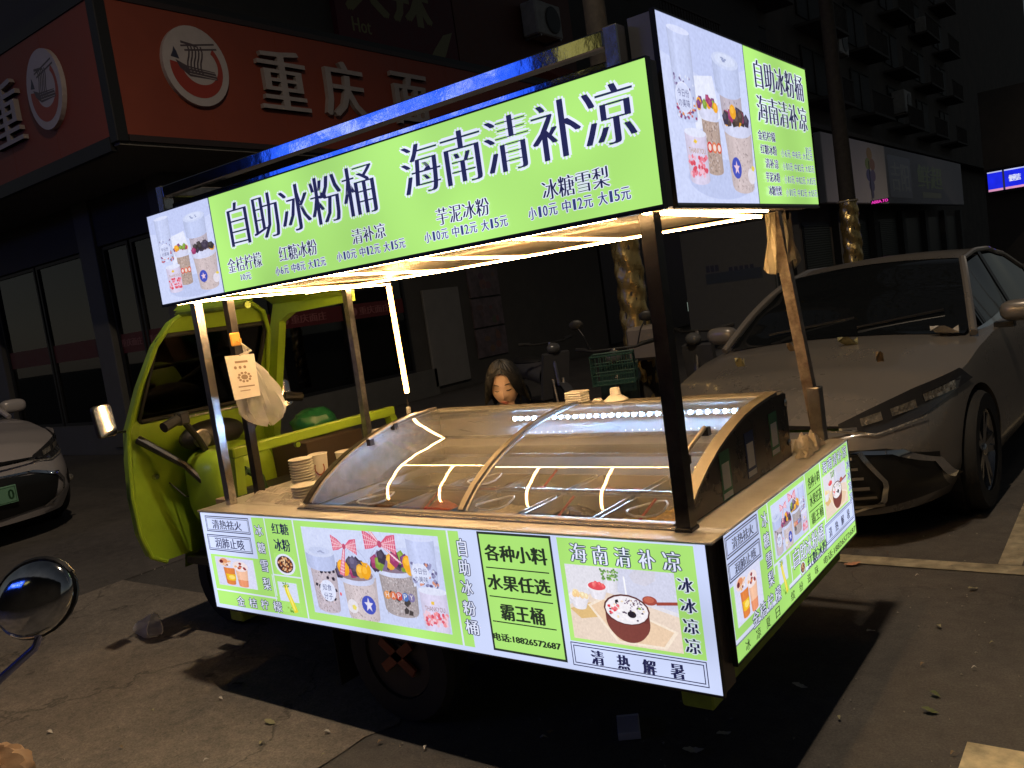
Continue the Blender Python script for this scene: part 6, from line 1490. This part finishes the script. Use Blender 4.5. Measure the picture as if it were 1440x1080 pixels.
    def patch(nm_, poly_top, poly_bot, off, m, th=.012, lab=None, n=14, par=o):
        """between two polylines of (y, z), laid on the nose"""
        def pl_(tab, u):
            u *= len(tab)-1; i = min(int(u), len(tab)-2); q = u-i; return tab[i][0]+(tab[i+1][0]-tab[i][0])*q, tab[i][1]+(tab[i+1][1]-tab[i][1])*q
        def f(u, v):
            a = pl_(poly_top, u); b = pl_(poly_bot, u); return nose(a[0]+(b[0]-a[0])*v, a[1]+(b[1]-a[1])*v, off)
        return part(nm_, MB().grid(f, n*2, 6), m, par, True, label=lab)
    LAMPG = mat('headlamp_glass', (.05, .05, .055), .06, .2, coat=1); SHINE = mat('lamp_reflector', (.55, .5, .42), .25, .7, noise=.6, nscale=30, bump=.8, bscale=45)
    for s_ in (1, -1):
        hl = patch('headlight', [(.42*s_, .668), (.58*s_, .742), (.72*s_, .800), (.84*s_, .832)], [(.42*s_, .655), (.58*s_, .602), (.74*s_, .650), (.87*s_, .755)], .008, LAMPG)
        for (y, z, r2) in ((.56, .675, .028), (.68, .705, .028), (.79, .745, .025)):
            patch('lamp_unit', [((y-.045)*s_, z+.012), ((y+.04)*s_, z+.036)], [((y-.04)*s_, z-.028), ((y+.045)*s_, z-.008)], .012, SHINE, n=5, par=hl)
        patch('lamp_strip', [(.36*s_, .640), (.58*s_, .606), (.76*s_, .655)], [(.36*s_, .632), (.58*s_, .596), (.76*s_, .645)], .014, SHINE, n=8)
    patch('upper_grille', [(-.48, .655), (0, .685), (.48, .655)], [(-.48, .63), (0, .65), (.48, .63)], .008, BLACK)
    patch('chrome_bar', [(-.5, .645), (0, .652), (.5, .645)], [(-.5, .633), (0, .638), (.5, .633)], .014, CHROME)
    if not left:
        patch('lower_grille', [(-.80, .46), (-.62, .53), (0, .55), (.62, .53), (.80, .46)], [(-.80, .25), (-.4, .20), (0, .20), (.4, .20), (.80, .25)], .006, mat('grille_black', (.012, .012, .012), .35), n=24)
        for k in range(6):
            z = .245+.05*k; patch('grille_slat', [(-.58+.02*k, z+.010), (.58-.02*k, z+.010)], [(-.58+.02*k, z-.004), (.58-.02*k, z-.004)], .03, mat('slat_grey', (.30, .28, .26), .3, .6), n=12)
        for s_ in (1, -1):
            patch('grille_trim', [(.52*s_, .53), (.68*s_, .515), (.80*s_, .43), (.845*s_, .30)], [(.45*s_, .52), (.64*s_, .50), (.78*s_, .42), (.82*s_, .30)], .016, CHROME, n=12)
            patch('grille_trim', [(.40*s_, .205), (.57*s_, .26), (.60*s_, .36), (.50*s_, .52)], [(.40*s_, .193), (.59*s_, .25), (.62*s_, .36), (.52*s_, .53)], .02, STEEL, n=8)
        patch('emblem', [(-.07, .62), (0, .64), (.07, .62)], [(-.07, .57), (0, .555), (.07, .57)], .03, CHROME, n=5)
    else:
        patch('lower_grille', [(-.62, .50), (0, .56), (.62, .50)], [(-.52, .26), (0, .23), (.52, .26)], .008, mat('grille_black', (.012, .012, .012), .35), n=20)
        for s_ in (1, -1):
            patch('grille_trim', [(.0, .57), (.40*s_, .555), (.60*s_, .49), (.655*s_, .42), (.62*s_, .33), (.45*s_, .24)], [(.0, .56), (.38*s_, .54), (.57*s_, .475), (.63*s_, .42), (.60*s_, .335), (.42*s_, .25)], .018, CHROME, n=18)
            fg = patch('fog_lamp_recess', [(.70*s_, .44), (.84*s_, .47)], [(.72*s_, .36), (.86*s_, .34)], .008, BLACK, n=6)
            part('fog_lamp', MB().ell(nose(.80*s_, .385, .012), (.012, .03, .03), 12, 8), SHINE, fg, True)
        pn = nose(0, .42, .03)
        npl = part('number_plate', MB().box(pn.x-.01, pn.x+.006, -.22, .22, .35, .49, bev=.004), mat('plate_green', (.16, .34, .22), .5), o)
        pq = Print((pn.x+.0062, 0, .35), (0, 1, 0), (0, 0, 1), (1, 0, 0)); pq.frame((-.21, .01, .21, .13), (.02, .06, .03), .004); pq.text('0', (.155, .03, .195, .11), (.02, .07, .03), bold=.003); pq.build('plate_print', PRINT_DIM, npl)
    # mirrors, wheels, handles
    for s_ in (1, -1):
        mm_ = part('door_mirror', MB().ell((-.78, .99*s_, 1.03), (.065, .115, .066), 20, 12, fn=lambda v: Vector((math.copysign(abs(v.x)**.7, v.x), math.copysign(abs(v.y)**.7, v.y), math.copysign(abs(v.z)**.75, v.z)))), paint, o, True)
        part('mirror_foot', MB().box(-.84, -.76, min(.84*s_, .95*s_), max(.84*s_, .95*s_), .93, .965), BLACK, mm_)
        part('mirror_glass', MB().ell((-.835, .99*s_, 1.03), (.02, .095, .052), 14, 8), CHROME, mm_, True)
        part('door_handle', MB().box(-1.85, -1.65, min(.885*s_, .91*s_), max(.885*s_, .91*s_), .80, .825, bev=.006), CHROME, o)
        for F in (0, -2.82):
            w_ = part('wheel', MB().lathe([(.23, -.11), (.315, -.112), (.335, -.08), (.335, .08), (.315, .112), (.23, .11), (.228, 0), (.23, -.11)], (F, .80*s_, .335), 36, axis='y', cap=False), RUBBER, o, True)
            part('rim', MB().lathe([(.235, .10*s_), (.225, .09*s_), (.21, .05*s_), (.21, -.06*s_), (.235, -.1*s_)], (F, .80*s_, .335), 30, axis='y', cap=False), mat('rim_alloy', (.30, .30, .31), .25, .9), w_, True)
            sp_ = MB()
            for k in range(10):
                M = Matrix.Translation((F, .80*s_+.085*s_, .335)) @ Matrix.Rotation(R(36*k+(8 if k % 2 else -8)), 4, 'Y')
                sp_.add([M @ Vector(p) for p in ((-.022, .0, .02), (.022, .0, .02), (.014, .012*s_, .215), (-.014, .012*s_, .215), (-.022, -.03*s_, .02), (.022, -.03*s_, .02), (.014, -.015*s_, .215), (-.014, -.015*s_, .215))], [(0, 1, 2, 3), (4, 7, 6, 5), (0, 3, 7, 4), (1, 5, 6, 2), (3, 2, 6, 7)])
            part('spokes', sp_, mat('rim_alloy', (.30, .30, .31), .25, .9), w_, kind='stuff')
            part('brake_disc', MB().lathe([(.0, .0), (.15, .0), (.15, .02*s_), (0, .02*s_)], (F, .80*s_+.02*s_, .335), 24, axis='y'), STEEL_D, w_)
            part('hub_cap', MB().ell((F, .80*s_+.088*s_, .335), (.035, .015, .035), 12, 6), STEEL, w_, True)
    # seams on the bonnet and doors
    seam = mat('seam_black', (.01, .01, .01), .6)
    def on_body(F, y):   # top surface height
        z = lerp_tab(ZTOP, F); return z
    return o
SILV = mat('silver_bronze_paint', (.22, .20, .18), .28, .35, coat=.6, noise=.04, nscale=2)
PEARL = mat('white_car_paint', (.40, .37, .37), .3, .1, coat=.6, noise=.03)
c1 = car('parked_car', 'silver bronze sedan parked nose-in right behind the cart with leaves on its bonnet', SILV)
c1.location = (-.748, 3.458, 0); c1.rotation_euler = (0, 0, R(-93.2)); c1.scale = (1.045,)*3
c2 = car('parked_car', 'white car at the left edge with green number plate and chrome-edged grille', PEARL, left=True)
c2.location = (-8.5, 1.0, 0); c2.rotation_euler = (0, 0, R(0)); c2.scale = (1.1, 1.2, 1.17)
for (px, py, l, m, lab, a) in ((1192, 478, .12, LEAFP, 'long pale leaf at the foot of the silver car windscreen', .3), (1328, 462, .16, LPAP, 'crumpled napkin on the silver car by the windscreen corner', .2), (1237, 500, .05, LEAFB, 'small brown leaf on the middle of the silver bonnet', 1), (1040, 508, .06, LEAFP, 'pale leaf stuck on the near side of the silver bonnet', .8), (1112, 487, .05, LEAFB, 'brown leaf on the bonnet next to the back right post', .4)):
    g = at(px, py, (0, 0, 1), 1.035); c, s = math.cos(a), math.sin(a)
    def f(u, v):
        x = (u-.5)*l; w = math.sin(math.pi*min(1, u*1.05))**.7*l*.28*(1+.2*math.sin(u*22)); y = (v-.5)*2*w
        return (g.x+x*c-y*s, g.y+x*s+y*c, 1.03+.03*math.sin(u*4+v*3))
    solo('bonnet_leaf' if 'leaf' in lab else 'napkin', MB().grid(f, 8, 4), m, lab, 'leaf' if 'leaf' in lab else 'napkin', smooth=True)

# ================================================================== SCOOTERS
def scooter(label, bodym, basket=True, name='scooter', mirrors=True):
    o = thing(name, label, 'scooter', (0, 0, 0))
    for x in (-.62, .62):
        w_ = part('wheel', MB().lathe([(.15, -.04), (.21, -.045), (.235, -.02), (.235, .02), (.21, .045), (.15, .04)], (x, 0, .235), 24, axis='y'), RUBBER, o, True)
        part('rim', MB().lathe([(.03, -.04), (.15, -.03), (.15, .03), (.03, .04)], (x, 0, .235), 18, axis='y'), STEEL_D, w_)
    def f(u, v):
        x = -.72+1.0*u; a = 6.283*v; w = .12+.06*math.sin(math.pi*u); z = .58+.10*math.sin(math.pi*(1-u)*.9); return (x, w*math.cos(a), z+.14*math.sin(a)-.02)
    part('rear_body', MB().grid(f, 10, 18), bodym, o, True)
    part('seat', MB().ell((-.28, 0, .76), (.36, .15, .06), 18, 10), mat('black_vinyl', (.02, .02, .02), .5), o, True)
    part('footboard', MB().box(.0, .42, -.16, .16, .27, .32, bev=.02), PLAST_B, o)
    part('front_shield', MB().prism([(.38, -.19, .3), (.44, -.19, .3), (.56, -.15, .86), (.50, -.15, .88)], (0, .36, 0)), bodym, o)
    part('steering_column', MB().tube([(.62, 0, .24), (.50, 0, .86), (.46, 0, 1.0)], .025, 8), STEEL_D, o, True)
    part('fork', MB().tube([(.62, -.07, .24), (.56, -.07, .55)], .018, 6), STEEL_D, o); part('fork', MB().tube([(.62, .07, .24), (.56, .07, .55)], .018, 6), STEEL_D, o)
    part('handlebar', MB().tube([(.36, -.34, 1.03), (.45, -.2, 1.0), (.46, .2, 1.0), (.36, .34, 1.03)], .014, 8), PLAST_B, o, True)
    for s_ in (1, -1):
        part('grip', MB().tube([(.40, .24*s_, 1.015), (.34, .37*s_, 1.03)], .022, 8), PLAST_B, o, True)
        if not mirrors: continue
        a_ = part('mirror_arm', MB().tube([(.43, .22*s_, 1.01), (.46, .27*s_, 1.16), (.42, .32*s_, 1.24)], .007, 6), PLAST_B, o, True)
        part('mirror_head', MB().ell((.42, .33*s_, 1.27), (.018, .07, .05), 14, 8), PLAST_B, a_, True)
    part('headlight', MB().ell((.55, 0, .93), (.07, .09, .07), 14, 8), LAMP_GLASS, o, True)
    part('fender', MB().grid(lambda u, v: (.62+.27*math.cos(R(30+120*u)), (v-.5)*.12, .235+.27*math.sin(R(30+120*u))), 8, 2), bodym, o, True)
    if basket:
        GB = mat('dark_green_basket', (.02, .07, .05), .6); mb = MB(); x0, x1, y0, y1, z0, z1 = .60, .88, -.19, .19, .72, .98
        for z in (z0, (z0*2+z1)/3, (z0+z1*2)/3, z1):
            mb.tube([(x0, y0, z), (x1, y0, z), (x1, y1, z), (x0, y1, z), (x0, y0, z)], .006 if z not in (z0, z1) else .010, 5)
        for k in range(9):
            y = y0+(y1-y0)*k/8; mb.box(x0-.002, x0+.004, y-.004, y+.004, z0, z1).box(x1-.004, x1+.002, y-.004, y+.004, z0, z1)
        for k in range(1, 7):
            x = x0+(x1-x0)*k/7; mb.box(x-.004, x+.004, y0-.002, y0+.004, z0, z1).box(x-.004, x+.004, y1-.004, y1+.002, z0, z1)
        mb.box(x0, x1, y0, y1, z0-.004, z0+.004)
        part('basket', mb, GB, o, kind='stuff')
    part('kickstand', MB().tube([(-.1, .1, .3), (-.05, .2, .01)], .012, 6), STEEL_D, o)
    return o
LAMP_GLASS = mat('lamp_glass_grey', (.12, .12, .12), .1, .2)
sA = scooter('dark scooter with green front basket parked behind the white lid on the freezer', mat('scooter_dark_teal', (.02, .05, .05), .3, coat=.5))
sA.location = (-3.25, 5.3, 0); sA.rotation_euler = (0, 0, R(-65))
sB = scooter('pale grey scooter parked left of the silver car windscreen', mat('scooter_pale', (.07, .07, .075), .35, coat=.4), False, mirrors=False); sB.location = (-2.7, 6.6, 0); sB.rotation_euler = (0, 0, R(-100))
dup(sB, (-1.95, 7.3, 0), R(-110), 'pale scooter furthest back, between the wrapped tree and the silver car')
dup(sB, (-5.4, 6.9, 0), R(-30), 'pale scooter at the left end of the row behind the vendor')
q = at(868, 500, (0, 1, 0), 4.9)
solo('delivery_box', MB().box(-3.3, -2.95, 5.55, 5.95, .80, 1.14, bev=.03), mat('beige_box', (.20, .17, .14), .5, noise=.1), 'beige delivery box on the seat of the dark scooter with the basket', 'box')

# ================================================================== THE VENDOR
def person():
    H = Vector((-1.894, 1.655, 1.136)); o = thing('person', 'dark haired vendor seated behind the freezer, looking down, wearing dark clothes', 'person', (-1.92, 1.8, 0))
    SK = mat('skin', (.66, .46, .35), .5, noise=.05, nscale=9, spec=.35); HAIR = mat('dark_hair', (.005, .005, .005), .55, noise=.3, nscale=40); CLO = mat('dark_cardigan', (.02, .02, .03), .85, noise=.2, nscale=20)
    yaw = R(-62)                      # faces the freezer and a little to the left of the camera
    Rz = Matrix.Rotation(yaw-R(0), 4, 'Z') @ Matrix.Rotation(R(16), 4, 'Y')
    M = Matrix.Translation(H) @ Rz @ Matrix.Scale(1.13, 4)      # local +x forward, +y left, +z up
    def hf(v):
        x, y, z = v
        w = 1.0
        if z < -.1: w = 1-.34*((-z-.1)/.9)**1.3
        f = 1.0
        if x > 0: f = .92+.05*max(0, -z)
        return Vector((x*f, y*w, z))
    head = MB()
    n, m = 40, 30
    def hp(u, v):
        t = math.pi*(.001+.998*u); q = 6.283*v; d = Vector((math.sin(t)*math.cos(q), math.sin(t)*math.sin(q), math.cos(t))); e = hf(d); p = Vector((e.x*.092, e.y*.074, e.z*.115))
        def bump(cy, cz, sy, sz, amp):
            nonlocal p
            if d.x > 0: p = p+Vector((amp*math.exp(-((p.y-cy)/sy)**2-((p.z-cz)/sz)**2), 0, 0))
        bump(0, -.018, .008, .020, .010); bump(0, -.032, .011, .008, .012)         # nose
        bump(.011, -.035, .005, .005, .003); bump(-.011, -.035, .005, .005, .003)
        bump(.03, .012, .014, .009, -.008); bump(-.03, .012, .014, .009, -.008)     # eye sockets
        bump(.03, .006, .011, .006, .006); bump(-.03, .006, .011, .006, .006)       # closed lids
        bump(0, -.060, .020, .005, .006); bump(0, -.070, .016, .005, .006); bump(0, -.0655, .018, .002, -.004)
        bump(0, -.093, .018, .012, .008); bump(.04, -.03, .02, .02, .004); bump(-.04, -.03, .02, .02, .004)
        bump(.028, .026, .016, .005, .003); bump(-.028, .026, .016, .005, .003)
        return M @ p
    # body as one continuous surface: skinned skeleton
    import bmesh
    me = bpy.data.meshes.new('body'); loc = H+Vector((0, 0, -.14)); B = lambda *a: Vector(a)
    fw = Vector((math.cos(yaw), math.sin(yaw), 0)); lf = Vector((-fw.y, fw.x, 0)); base = Vector((H.x, H.y, 0))-fw*.06
    def J(f, l, z): return base+fw*f+lf*l+Vector((0, 0, z+.075*min(1, z/.4)))
    joints = [(J(-.04, 0, .46), .13), (J(-.03, 0, .60), .115), (J(-.01, 0, .76), .12), (J(.02, 0, .86), .07), (J(.05, 0, .93), .045), (J(.07, 0, 1.0), .045)]
    edges = [(0, 1), (1, 2), (2, 3), (3, 4), (4, 5)]
    for s_ in (1, -1):
        k = len(joints); joints += [(J(0, .15*s_, .83), .055), (J(.06, .21*s_, .64), .042), (J(.18, .15*s_, .58), .032), (J(.24, .09*s_, .57), .022)]; edges += [(3, k), (k, k+1), (k+1, k+2), (k+2, k+3)]
        k = len(joints); joints += [(J(.0, .09*s_, .47), .085), (J(.24, .16*s_, .46), .062), (J(.14, .16*s_, .10), .045), (J(.18, .16*s_, .04), .035), (J(.27, .17*s_, .03), .03)]; edges += [(0, k), (k, k+1), (k+1, k+2), (k+2, k+3), (k+3, k+4)]
    me.from_pydata([tuple(j[0]) for j in joints], edges, []); bo = bpy.data.objects.new('body', me); COL.objects.link(bo)
    md = bo.modifiers.new('s', 'SKIN'); bo.modifiers.new('u', 'SUBSURF').levels = 2; bo.modifiers['u'].render_levels = 2
    for i, j in enumerate(joints): sv = me.skin_vertices[0].data[i]; sv.radius = (j[1], j[1]); sv.use_root = (i == 0)
    dg = bpy.context.evaluated_depsgraph_get(); dg.update(); bm_ = bpy.data.meshes.new_from_object(bo.evaluated_get(dg)); bpy.data.objects.remove(bo)
    bm_.materials.clear(); bm_.materials.append(CLO); bm_.shade_smooth(); bd = link_obj('body', bm_, o)
    part('head', MB().grid(hp, m, n), SK, o, True, ang=180)
    part('neck', MB().tube([J(.05, 0, .90), J(.07, 0, .97), H+Vector((0, 0, -.07))], [.045, .042, .045], 12), SK, o, True)
    for s_ in (1, -1):
        for k, (dy, dz) in enumerate(((0, 0), (.006, .02), (.0, .035), (-.006, .02))): pass
        hand = MB().ell(J(.265, .085*s_, .57), (.045, .035, .018), 12, 8)
        part('palm', hand, SK, o, True)
        for k in range(4):
            a = J(.28, (.065+.014*k)*s_, .57); part('finger', MB().tube([a, a+fw*.035, a+fw*(.052+.004*(k in (1, 2)))+Vector((0, 0, -.015)), a+fw*.05+Vector((0, 0, -.03))], [.0085, .008, .007, .005], 6), SK, o, True)
        a = J(.255, .055*s_, .57); part('thumb', MB().tube([a, a+fw*.025-lf*.02*s_, a+fw*.045-lf*.018*s_+Vector((0, 0, -.01))], [.010, .009, .006], 6), SK, o, True)
    # hair: cap plus side curtains, parted
    def hr(u, v):
        q = 6.283*v; z0 = 1.0
        c = math.cos(q); front = max(0, c)
        # how far down the hair goes: high at the forehead parting, to below the jaw at the sides
        low = -.88 if front < .35 else -.88+1.55*((front-.35)/.65)**.55
        t = math.acos(max(-1, min(1, 1-(1-low)*u))); d = Vector((math.sin(t)*math.cos(q), math.sin(t)*math.sin(q), math.cos(t)))
        w = 1.0 if d.z > -.1 else 1-.16*((-d.z-.1)/.9)
        k = 1.10+.02*math.sin(q*23)+.012*math.sin(q*41+u*9)
        st_ = math.sin(t) if d.z > 0 else max(math.sin(t), .86); p = Vector((st_*c*.095*k*(1 if d.x < 0 else 1.03), st_*math.sin(q)*.082*k*w, d.z*.116*k+.004))
        if low < -.9 and u > .75: p.z -= .02*(u-.75)*4*(1+.3*math.sin(q*17))
        return M @ p
    part('hair', MB().grid(hr, 26, 96), HAIR, o, True, ang=180)
    FR_ = MB()
    for s_, y0 in ((1, .004), (-1, .002)):
        for k in range(9):
            a = .004+.007*k
            pts = []
            for j in range(7):
                tt = j/6; yy = s_*(a+(.074-a*.35)*tt**.75); zz = .112-.012*k*.4-.17*tt**1.35; xx = .096*math.sqrt(max(0, 1-(yy/.086)**2-((zz)/.135)**2))+.006
                pts.append(M @ Vector((max(xx, .0), yy, zz)))
            FR_.tube(pts, [.006, .007, .008, .008, .007, .006, .004], 6)
    part('fringe', FR_, HAIR, o, True, kind='stuff')
    # lids, brows, lips
    DK = mat('lash_dark', (.03, .018, .015), .6); LIP = mat('lip', (.38, .12, .10), .45)
    def surf(y, z, off=.001):
        best = None
        for i in range(0, 60):
            u = i/59
        # invert hp roughly: march along x
        x = .0
        for k in range(200):
            x = .12-.0006*k
            if (x/.086)**2+(y/.074)**2+(z/.115)**2 <= 1: break
        # add the feature bumps
        def g(cy, cz, sy, sz, a): return a*math.exp(-((y-cy)/sy)**2-((z-cz)/sz)**2)
        x += g(0, -.018, .008, .020, .010)+g(0, -.032, .011, .008, .012)+g(.03, .012, .014, .009, -.008)+g(-.03, .012, .014, .009, -.008)+g(.03, .006, .011, .006, .006)+g(-.03, .006, .011, .006, .006)+g(0, -.060, .020, .005, .006)+g(0, -.070, .016, .005, .006)+g(.028, .026, .016, .005, .003)+g(-.028, .026, .016, .005, .003)
        return M @ Vector((x+off, y, z))
    for s_ in (1, -1):
        part('eyelashes', MB().tube([surf(s_*(.018+.004*k), .0015-.0022*math.sin(k/6*math.pi), .0005) for k in range(7)], [.0014, .0026, .003, .003, .003, .0028, .0016], 5), DK, o)
        part('eyebrow', MB().tube([surf(s_*(.014+.005*k), .028+.003*math.sin(k/6*math.pi), .0008) for k in range(7)], [.0016, .0026, .003, .003, .0026, .002, .001], 5), DK, o)
    part('upper_lip', MB().tube([surf(-.02+.005*k, -.061+.0015*math.sin(k/8*math.pi*2), .001) for k in range(9)], [.001, .002, .003, .0034, .003, .0034, .003, .002, .001], 6), LIP, o, True)
    part('lower_lip', MB().tube([surf(-.017+.00425*k, -.070, .0015) for k in range(9)], [.001, .0025, .0036, .0042, .0045, .0042, .0036, .0025, .001], 6), LIP, o, True)
    part('nostril_shade', MB().tube([surf(-.008, -.039, -.001), surf(0, -.041, -.001), surf(.008, -.039, -.001)], .0018, 5), DK, o)
    st = thing('stool', 'low red plastic stool under the seated vendor', 'stool', (base.x, base.y, 0))
    part('stool_seat', MB().lathe([(.15, .38), (.16, .40), (.155, .415)], (base.x-fw.x*.04, base.y-fw.y*.04, 0), 20), mat('red_stool_plastic', (.3, .03, .02), .4), st)
    for k in range(4):
        a = k*math.pi/2+.6; part('leg', MB().tube([(base.x+.12*math.cos(a), base.y+.12*math.sin(a), .385), (base.x+.17*math.cos(a), base.y+.17*math.sin(a), 0)], .018, 6), mat('red_stool_plastic', (.3, .03, .02), .4), st)
person()

# ================================================================== MOTORCYCLE AT THE BOTTOM LEFT
mc = thing('motorcycle', 'motorcycle at the bottom left edge, only its round chrome mirror and stem in view', 'motorcycle', (-.9, -1.9, 0))
C = CAMLOC+ (f_ + r_*((47-720)/FPX) - u_*((843-540)/FPX))*1.15
Dv = (CAMLOC-C).normalized(); sdir = r_; udir = Dv.cross(sdir).normalized()
if udir.z < 0: udir = -udir
rx = Vector((.92, -.05, .38)).normalized()
Md = Matrix.Translation(C) @ Dv.to_track_quat('Z', 'Y').to_matrix().to_4x4()
MCH = mat('mirror_chrome', (.8, .8, .82), .09, 1, noise=.35, nscale=26, bump=.12, bscale=12)
hd_ = MB(); Mm = Matrix.Translation(C) @ Matrix(((sdir.x, udir.x, Dv.x, 0), (sdir.y, udir.y, Dv.y, 0), (sdir.z, udir.z, Dv.z, 0), (0, 0, 0, 1))) @ Matrix.Rotation(R(38), 4, 'Z') @ Matrix.Rotation(R(-28), 4, 'Y')
hd_.ell((0, 0, 0), (.062, .049, .030), 36, 22, M=Mm.to_3x3().to_4x4()); hd_.v = [tuple(Vector(v)+C) for v in hd_.v]
part('mirror_shell', hd_, MCH, mc, True)
part('mirror_rim', MB().tube([Mm @ Vector((.0625*math.cos(k*.2618), .0495*math.sin(k*.2618), -.006)) for k in range(25)], .004, 6), BLACK, mc, True)
def pxp(x, y, d): return CAMLOC+(f_+r_*((x-720)/FPX)-u_*((y-540)/FPX))*d
stem_ = [pxp(60, 872, 1.15), pxp(57, 890, 1.15), pxp(50, 910, 1.15), pxp(0, 955, 1.16), pxp(-70, 1030, 1.2), pxp(-130, 1150, 1.22)]
part('mirror_stem', MB().tube(stem_, [.0045, .0045, .0052, .0055, .006, .007], 10), mat('blue_lit_chrome', (.42, .45, .75), .12, 1), mc, True)  # blue sign's reflection is put into the chrome colour
hb0 = stem_[-1]
part('handlebar', MB().tube([hb0+Vector((-.10, -.05, .05)), hb0, hb0+Vector((-.15, .0, -.1)), hb0+Vector((-.45, -.12, -.1)), hb0+Vector((-.55, -.2, -.05))], .013, 8), CHROME, mc, True)
tank = hb0+Vector((-.45, -.12, -.18)); 
part('fuel_tank', MB().ell(tank, (.26, .16, .14), 20, 12), mat('dark_blue_tank', (.02, .03, .12), .2, coat=.8), mc, True)
part('seat', MB().ell(tank+Vector((-.55, -.18, -.03)), (.36, .14, .07), 18, 10), PLAST_B, mc, True)
part('engine', MB().box(tank.x-.2, tank.x+.12, tank.y-.14, tank.y+.14, .28, .62, bev=.04), STEEL_D, mc)
for (dx, dy) in ((.3, -.1), (-.82, -.4)):
    w_ = part('wheel', MB().lathe([(.22, -.05), (.29, -.055), (.31, 0), (.29, .055), (.22, .05)], (tank.x+dx, tank.y+dy, .31), 28, M=Matrix.Rotation(R(18), 4, 'Z'), axis='y'), RUBBER, mc, True)
part('front_fork', MB().tube([(tank.x+.3, tank.y-.1, .31), tuple(hb0+Vector((-.3, -.1, -.1)))], .018, 8), CHROME, mc)
# crumpled tan cloth hung over the handlebar end
cpt = at(12, 1062, (0, 0, 1), .75)
cpt = pxp(-8, 1090, 1.35)
def cloth(u, v):
    a = 6.283*v; t = math.pi*(.02+.96*u); rr2 = 1+.2*math.sin(4*a+3+t*2)*math.sin(t)+.10*math.sin(9*a+4*t)+.05*math.sin(15*a-7*t)
    return cpt+Vector((.055*math.sin(t)*math.cos(a)*rr2, .055*math.sin(t)*math.sin(a)*rr2, .04*math.cos(t)*rr2))
solo('cloth_bundle', MB().grid(cloth, 20, 36), mat('tan_cloth', (.42, .25, .13), .85, noise=.15, nscale=30, bump=.3, bscale=40), 'crumpled tan cloth poking in at the bottom left corner', 'cloth', smooth=True)

# ================================================================== LIT SIGN ACROSS THE SIDE STREET (seen mirrored in the polished rails)
ac_ = thing('blue_lit_shop_sign', 'long blue lit shop sign across the side street, mirrored in the canopy rails', 'sign', (-12, -12.3, 0))
part('sign_box', MB().box(-16.4, -8.2, -12.5, -12.02, 5.0, 6.7), BLKF, ac_)
part('shop_wall', MB().box(-24, 8, -13.4, -12.9, 0, 9), DARKW, ac_)
part('sign_bracket', MB().box(-16, -15.8, -12.9, -12.5, 5.6, 5.8).box(-8.8, -8.6, -12.9, -12.5, 5.6, 5.8), DARKW, ac_)
pq = Print((0, -12.015, 0), (1, 0, 0), (0, 0, 1), (0, 1, 0)); r1 = random.Random(2)
pq.rect((-16.3, 5.1, -8.3, 6.6), (.02, .11, 1.0))
for k in range(8):
    x = -15.4+k*.82
    for j in range(5):
        a = x+r1.uniform(0, .45); b_ = 5.35+r1.uniform(0, .8); pq.rect((a, b_, a+r1.uniform(.08, .35), b_+r1.uniform(.06, .25)), (.55, .65, 1.0))
pq.build('lit_face', print_mat('street_sign_face', 2.4), ac_)
ys_ = thing('yellow_lit_notice', 'small yellow lit notice box on the wall beside the blue sign across the side street', 'sign', (-7.2, -12.4, 6))
part('notice_box', MB().box(-7.7, -6.8, -12.9, -12.03, 5.6, 6.5), BLKF, ys_); pq = Print((0, -12.02, 0), (1, 0, 0), (0, 0, 1), (0, 1, 0)); pq.rect((-7.6, 5.7, -6.9, 6.4), (.5, .45, .12)); pq.build('lit_face', PRINT, ys_)

# ================================================================== STREET LAMP (stands out of frame, lights the scene)
sl = thing('street_lamp', 'street lamp whose arm reaches over the cart', 'street lamp', (4.5, -.5, 0))
part('pole', MB().tube([(4.5, -.5, 0), (4.5, -.5, 5), (4.4, -.5, 9.2), (3.6, -.51, 9.75), (.35, -.55, 9.72)], [.10, .08, .06, .05, .04], 10), STEEL_D, sl, True)
part('lamp_head', MB().box(-.3, .4, -.72, -.40, 9.66, 9.76, bev=.03), STEEL_D, sl)
ld = bpy.data.lights.new('lamp_bulb', 'SPOT'); ld.energy = LAMP_POWER; ld.color = (1, .80, .58); ld.shadow_soft_size = .10; ld.spot_size = R(165); ld.spot_blend = .6
lo = bpy.data.objects.new('lamp_bulb', ld); COL.objects.link(lo); lo.location = (LAMP[0], LAMP[1], LAMP[2]+.1); lo.rotation_euler = (0, 0, 0); lo.parent = sl; lo.matrix_parent_inverse = Matrix.Translation((-4.5, .5, 0))
dup(sl, (4.5, 40.5, 0), 0, 'unseen second lamp added down the road to light the grocery sign')  # unseen lamp added to brighten the grocery sign and the flats
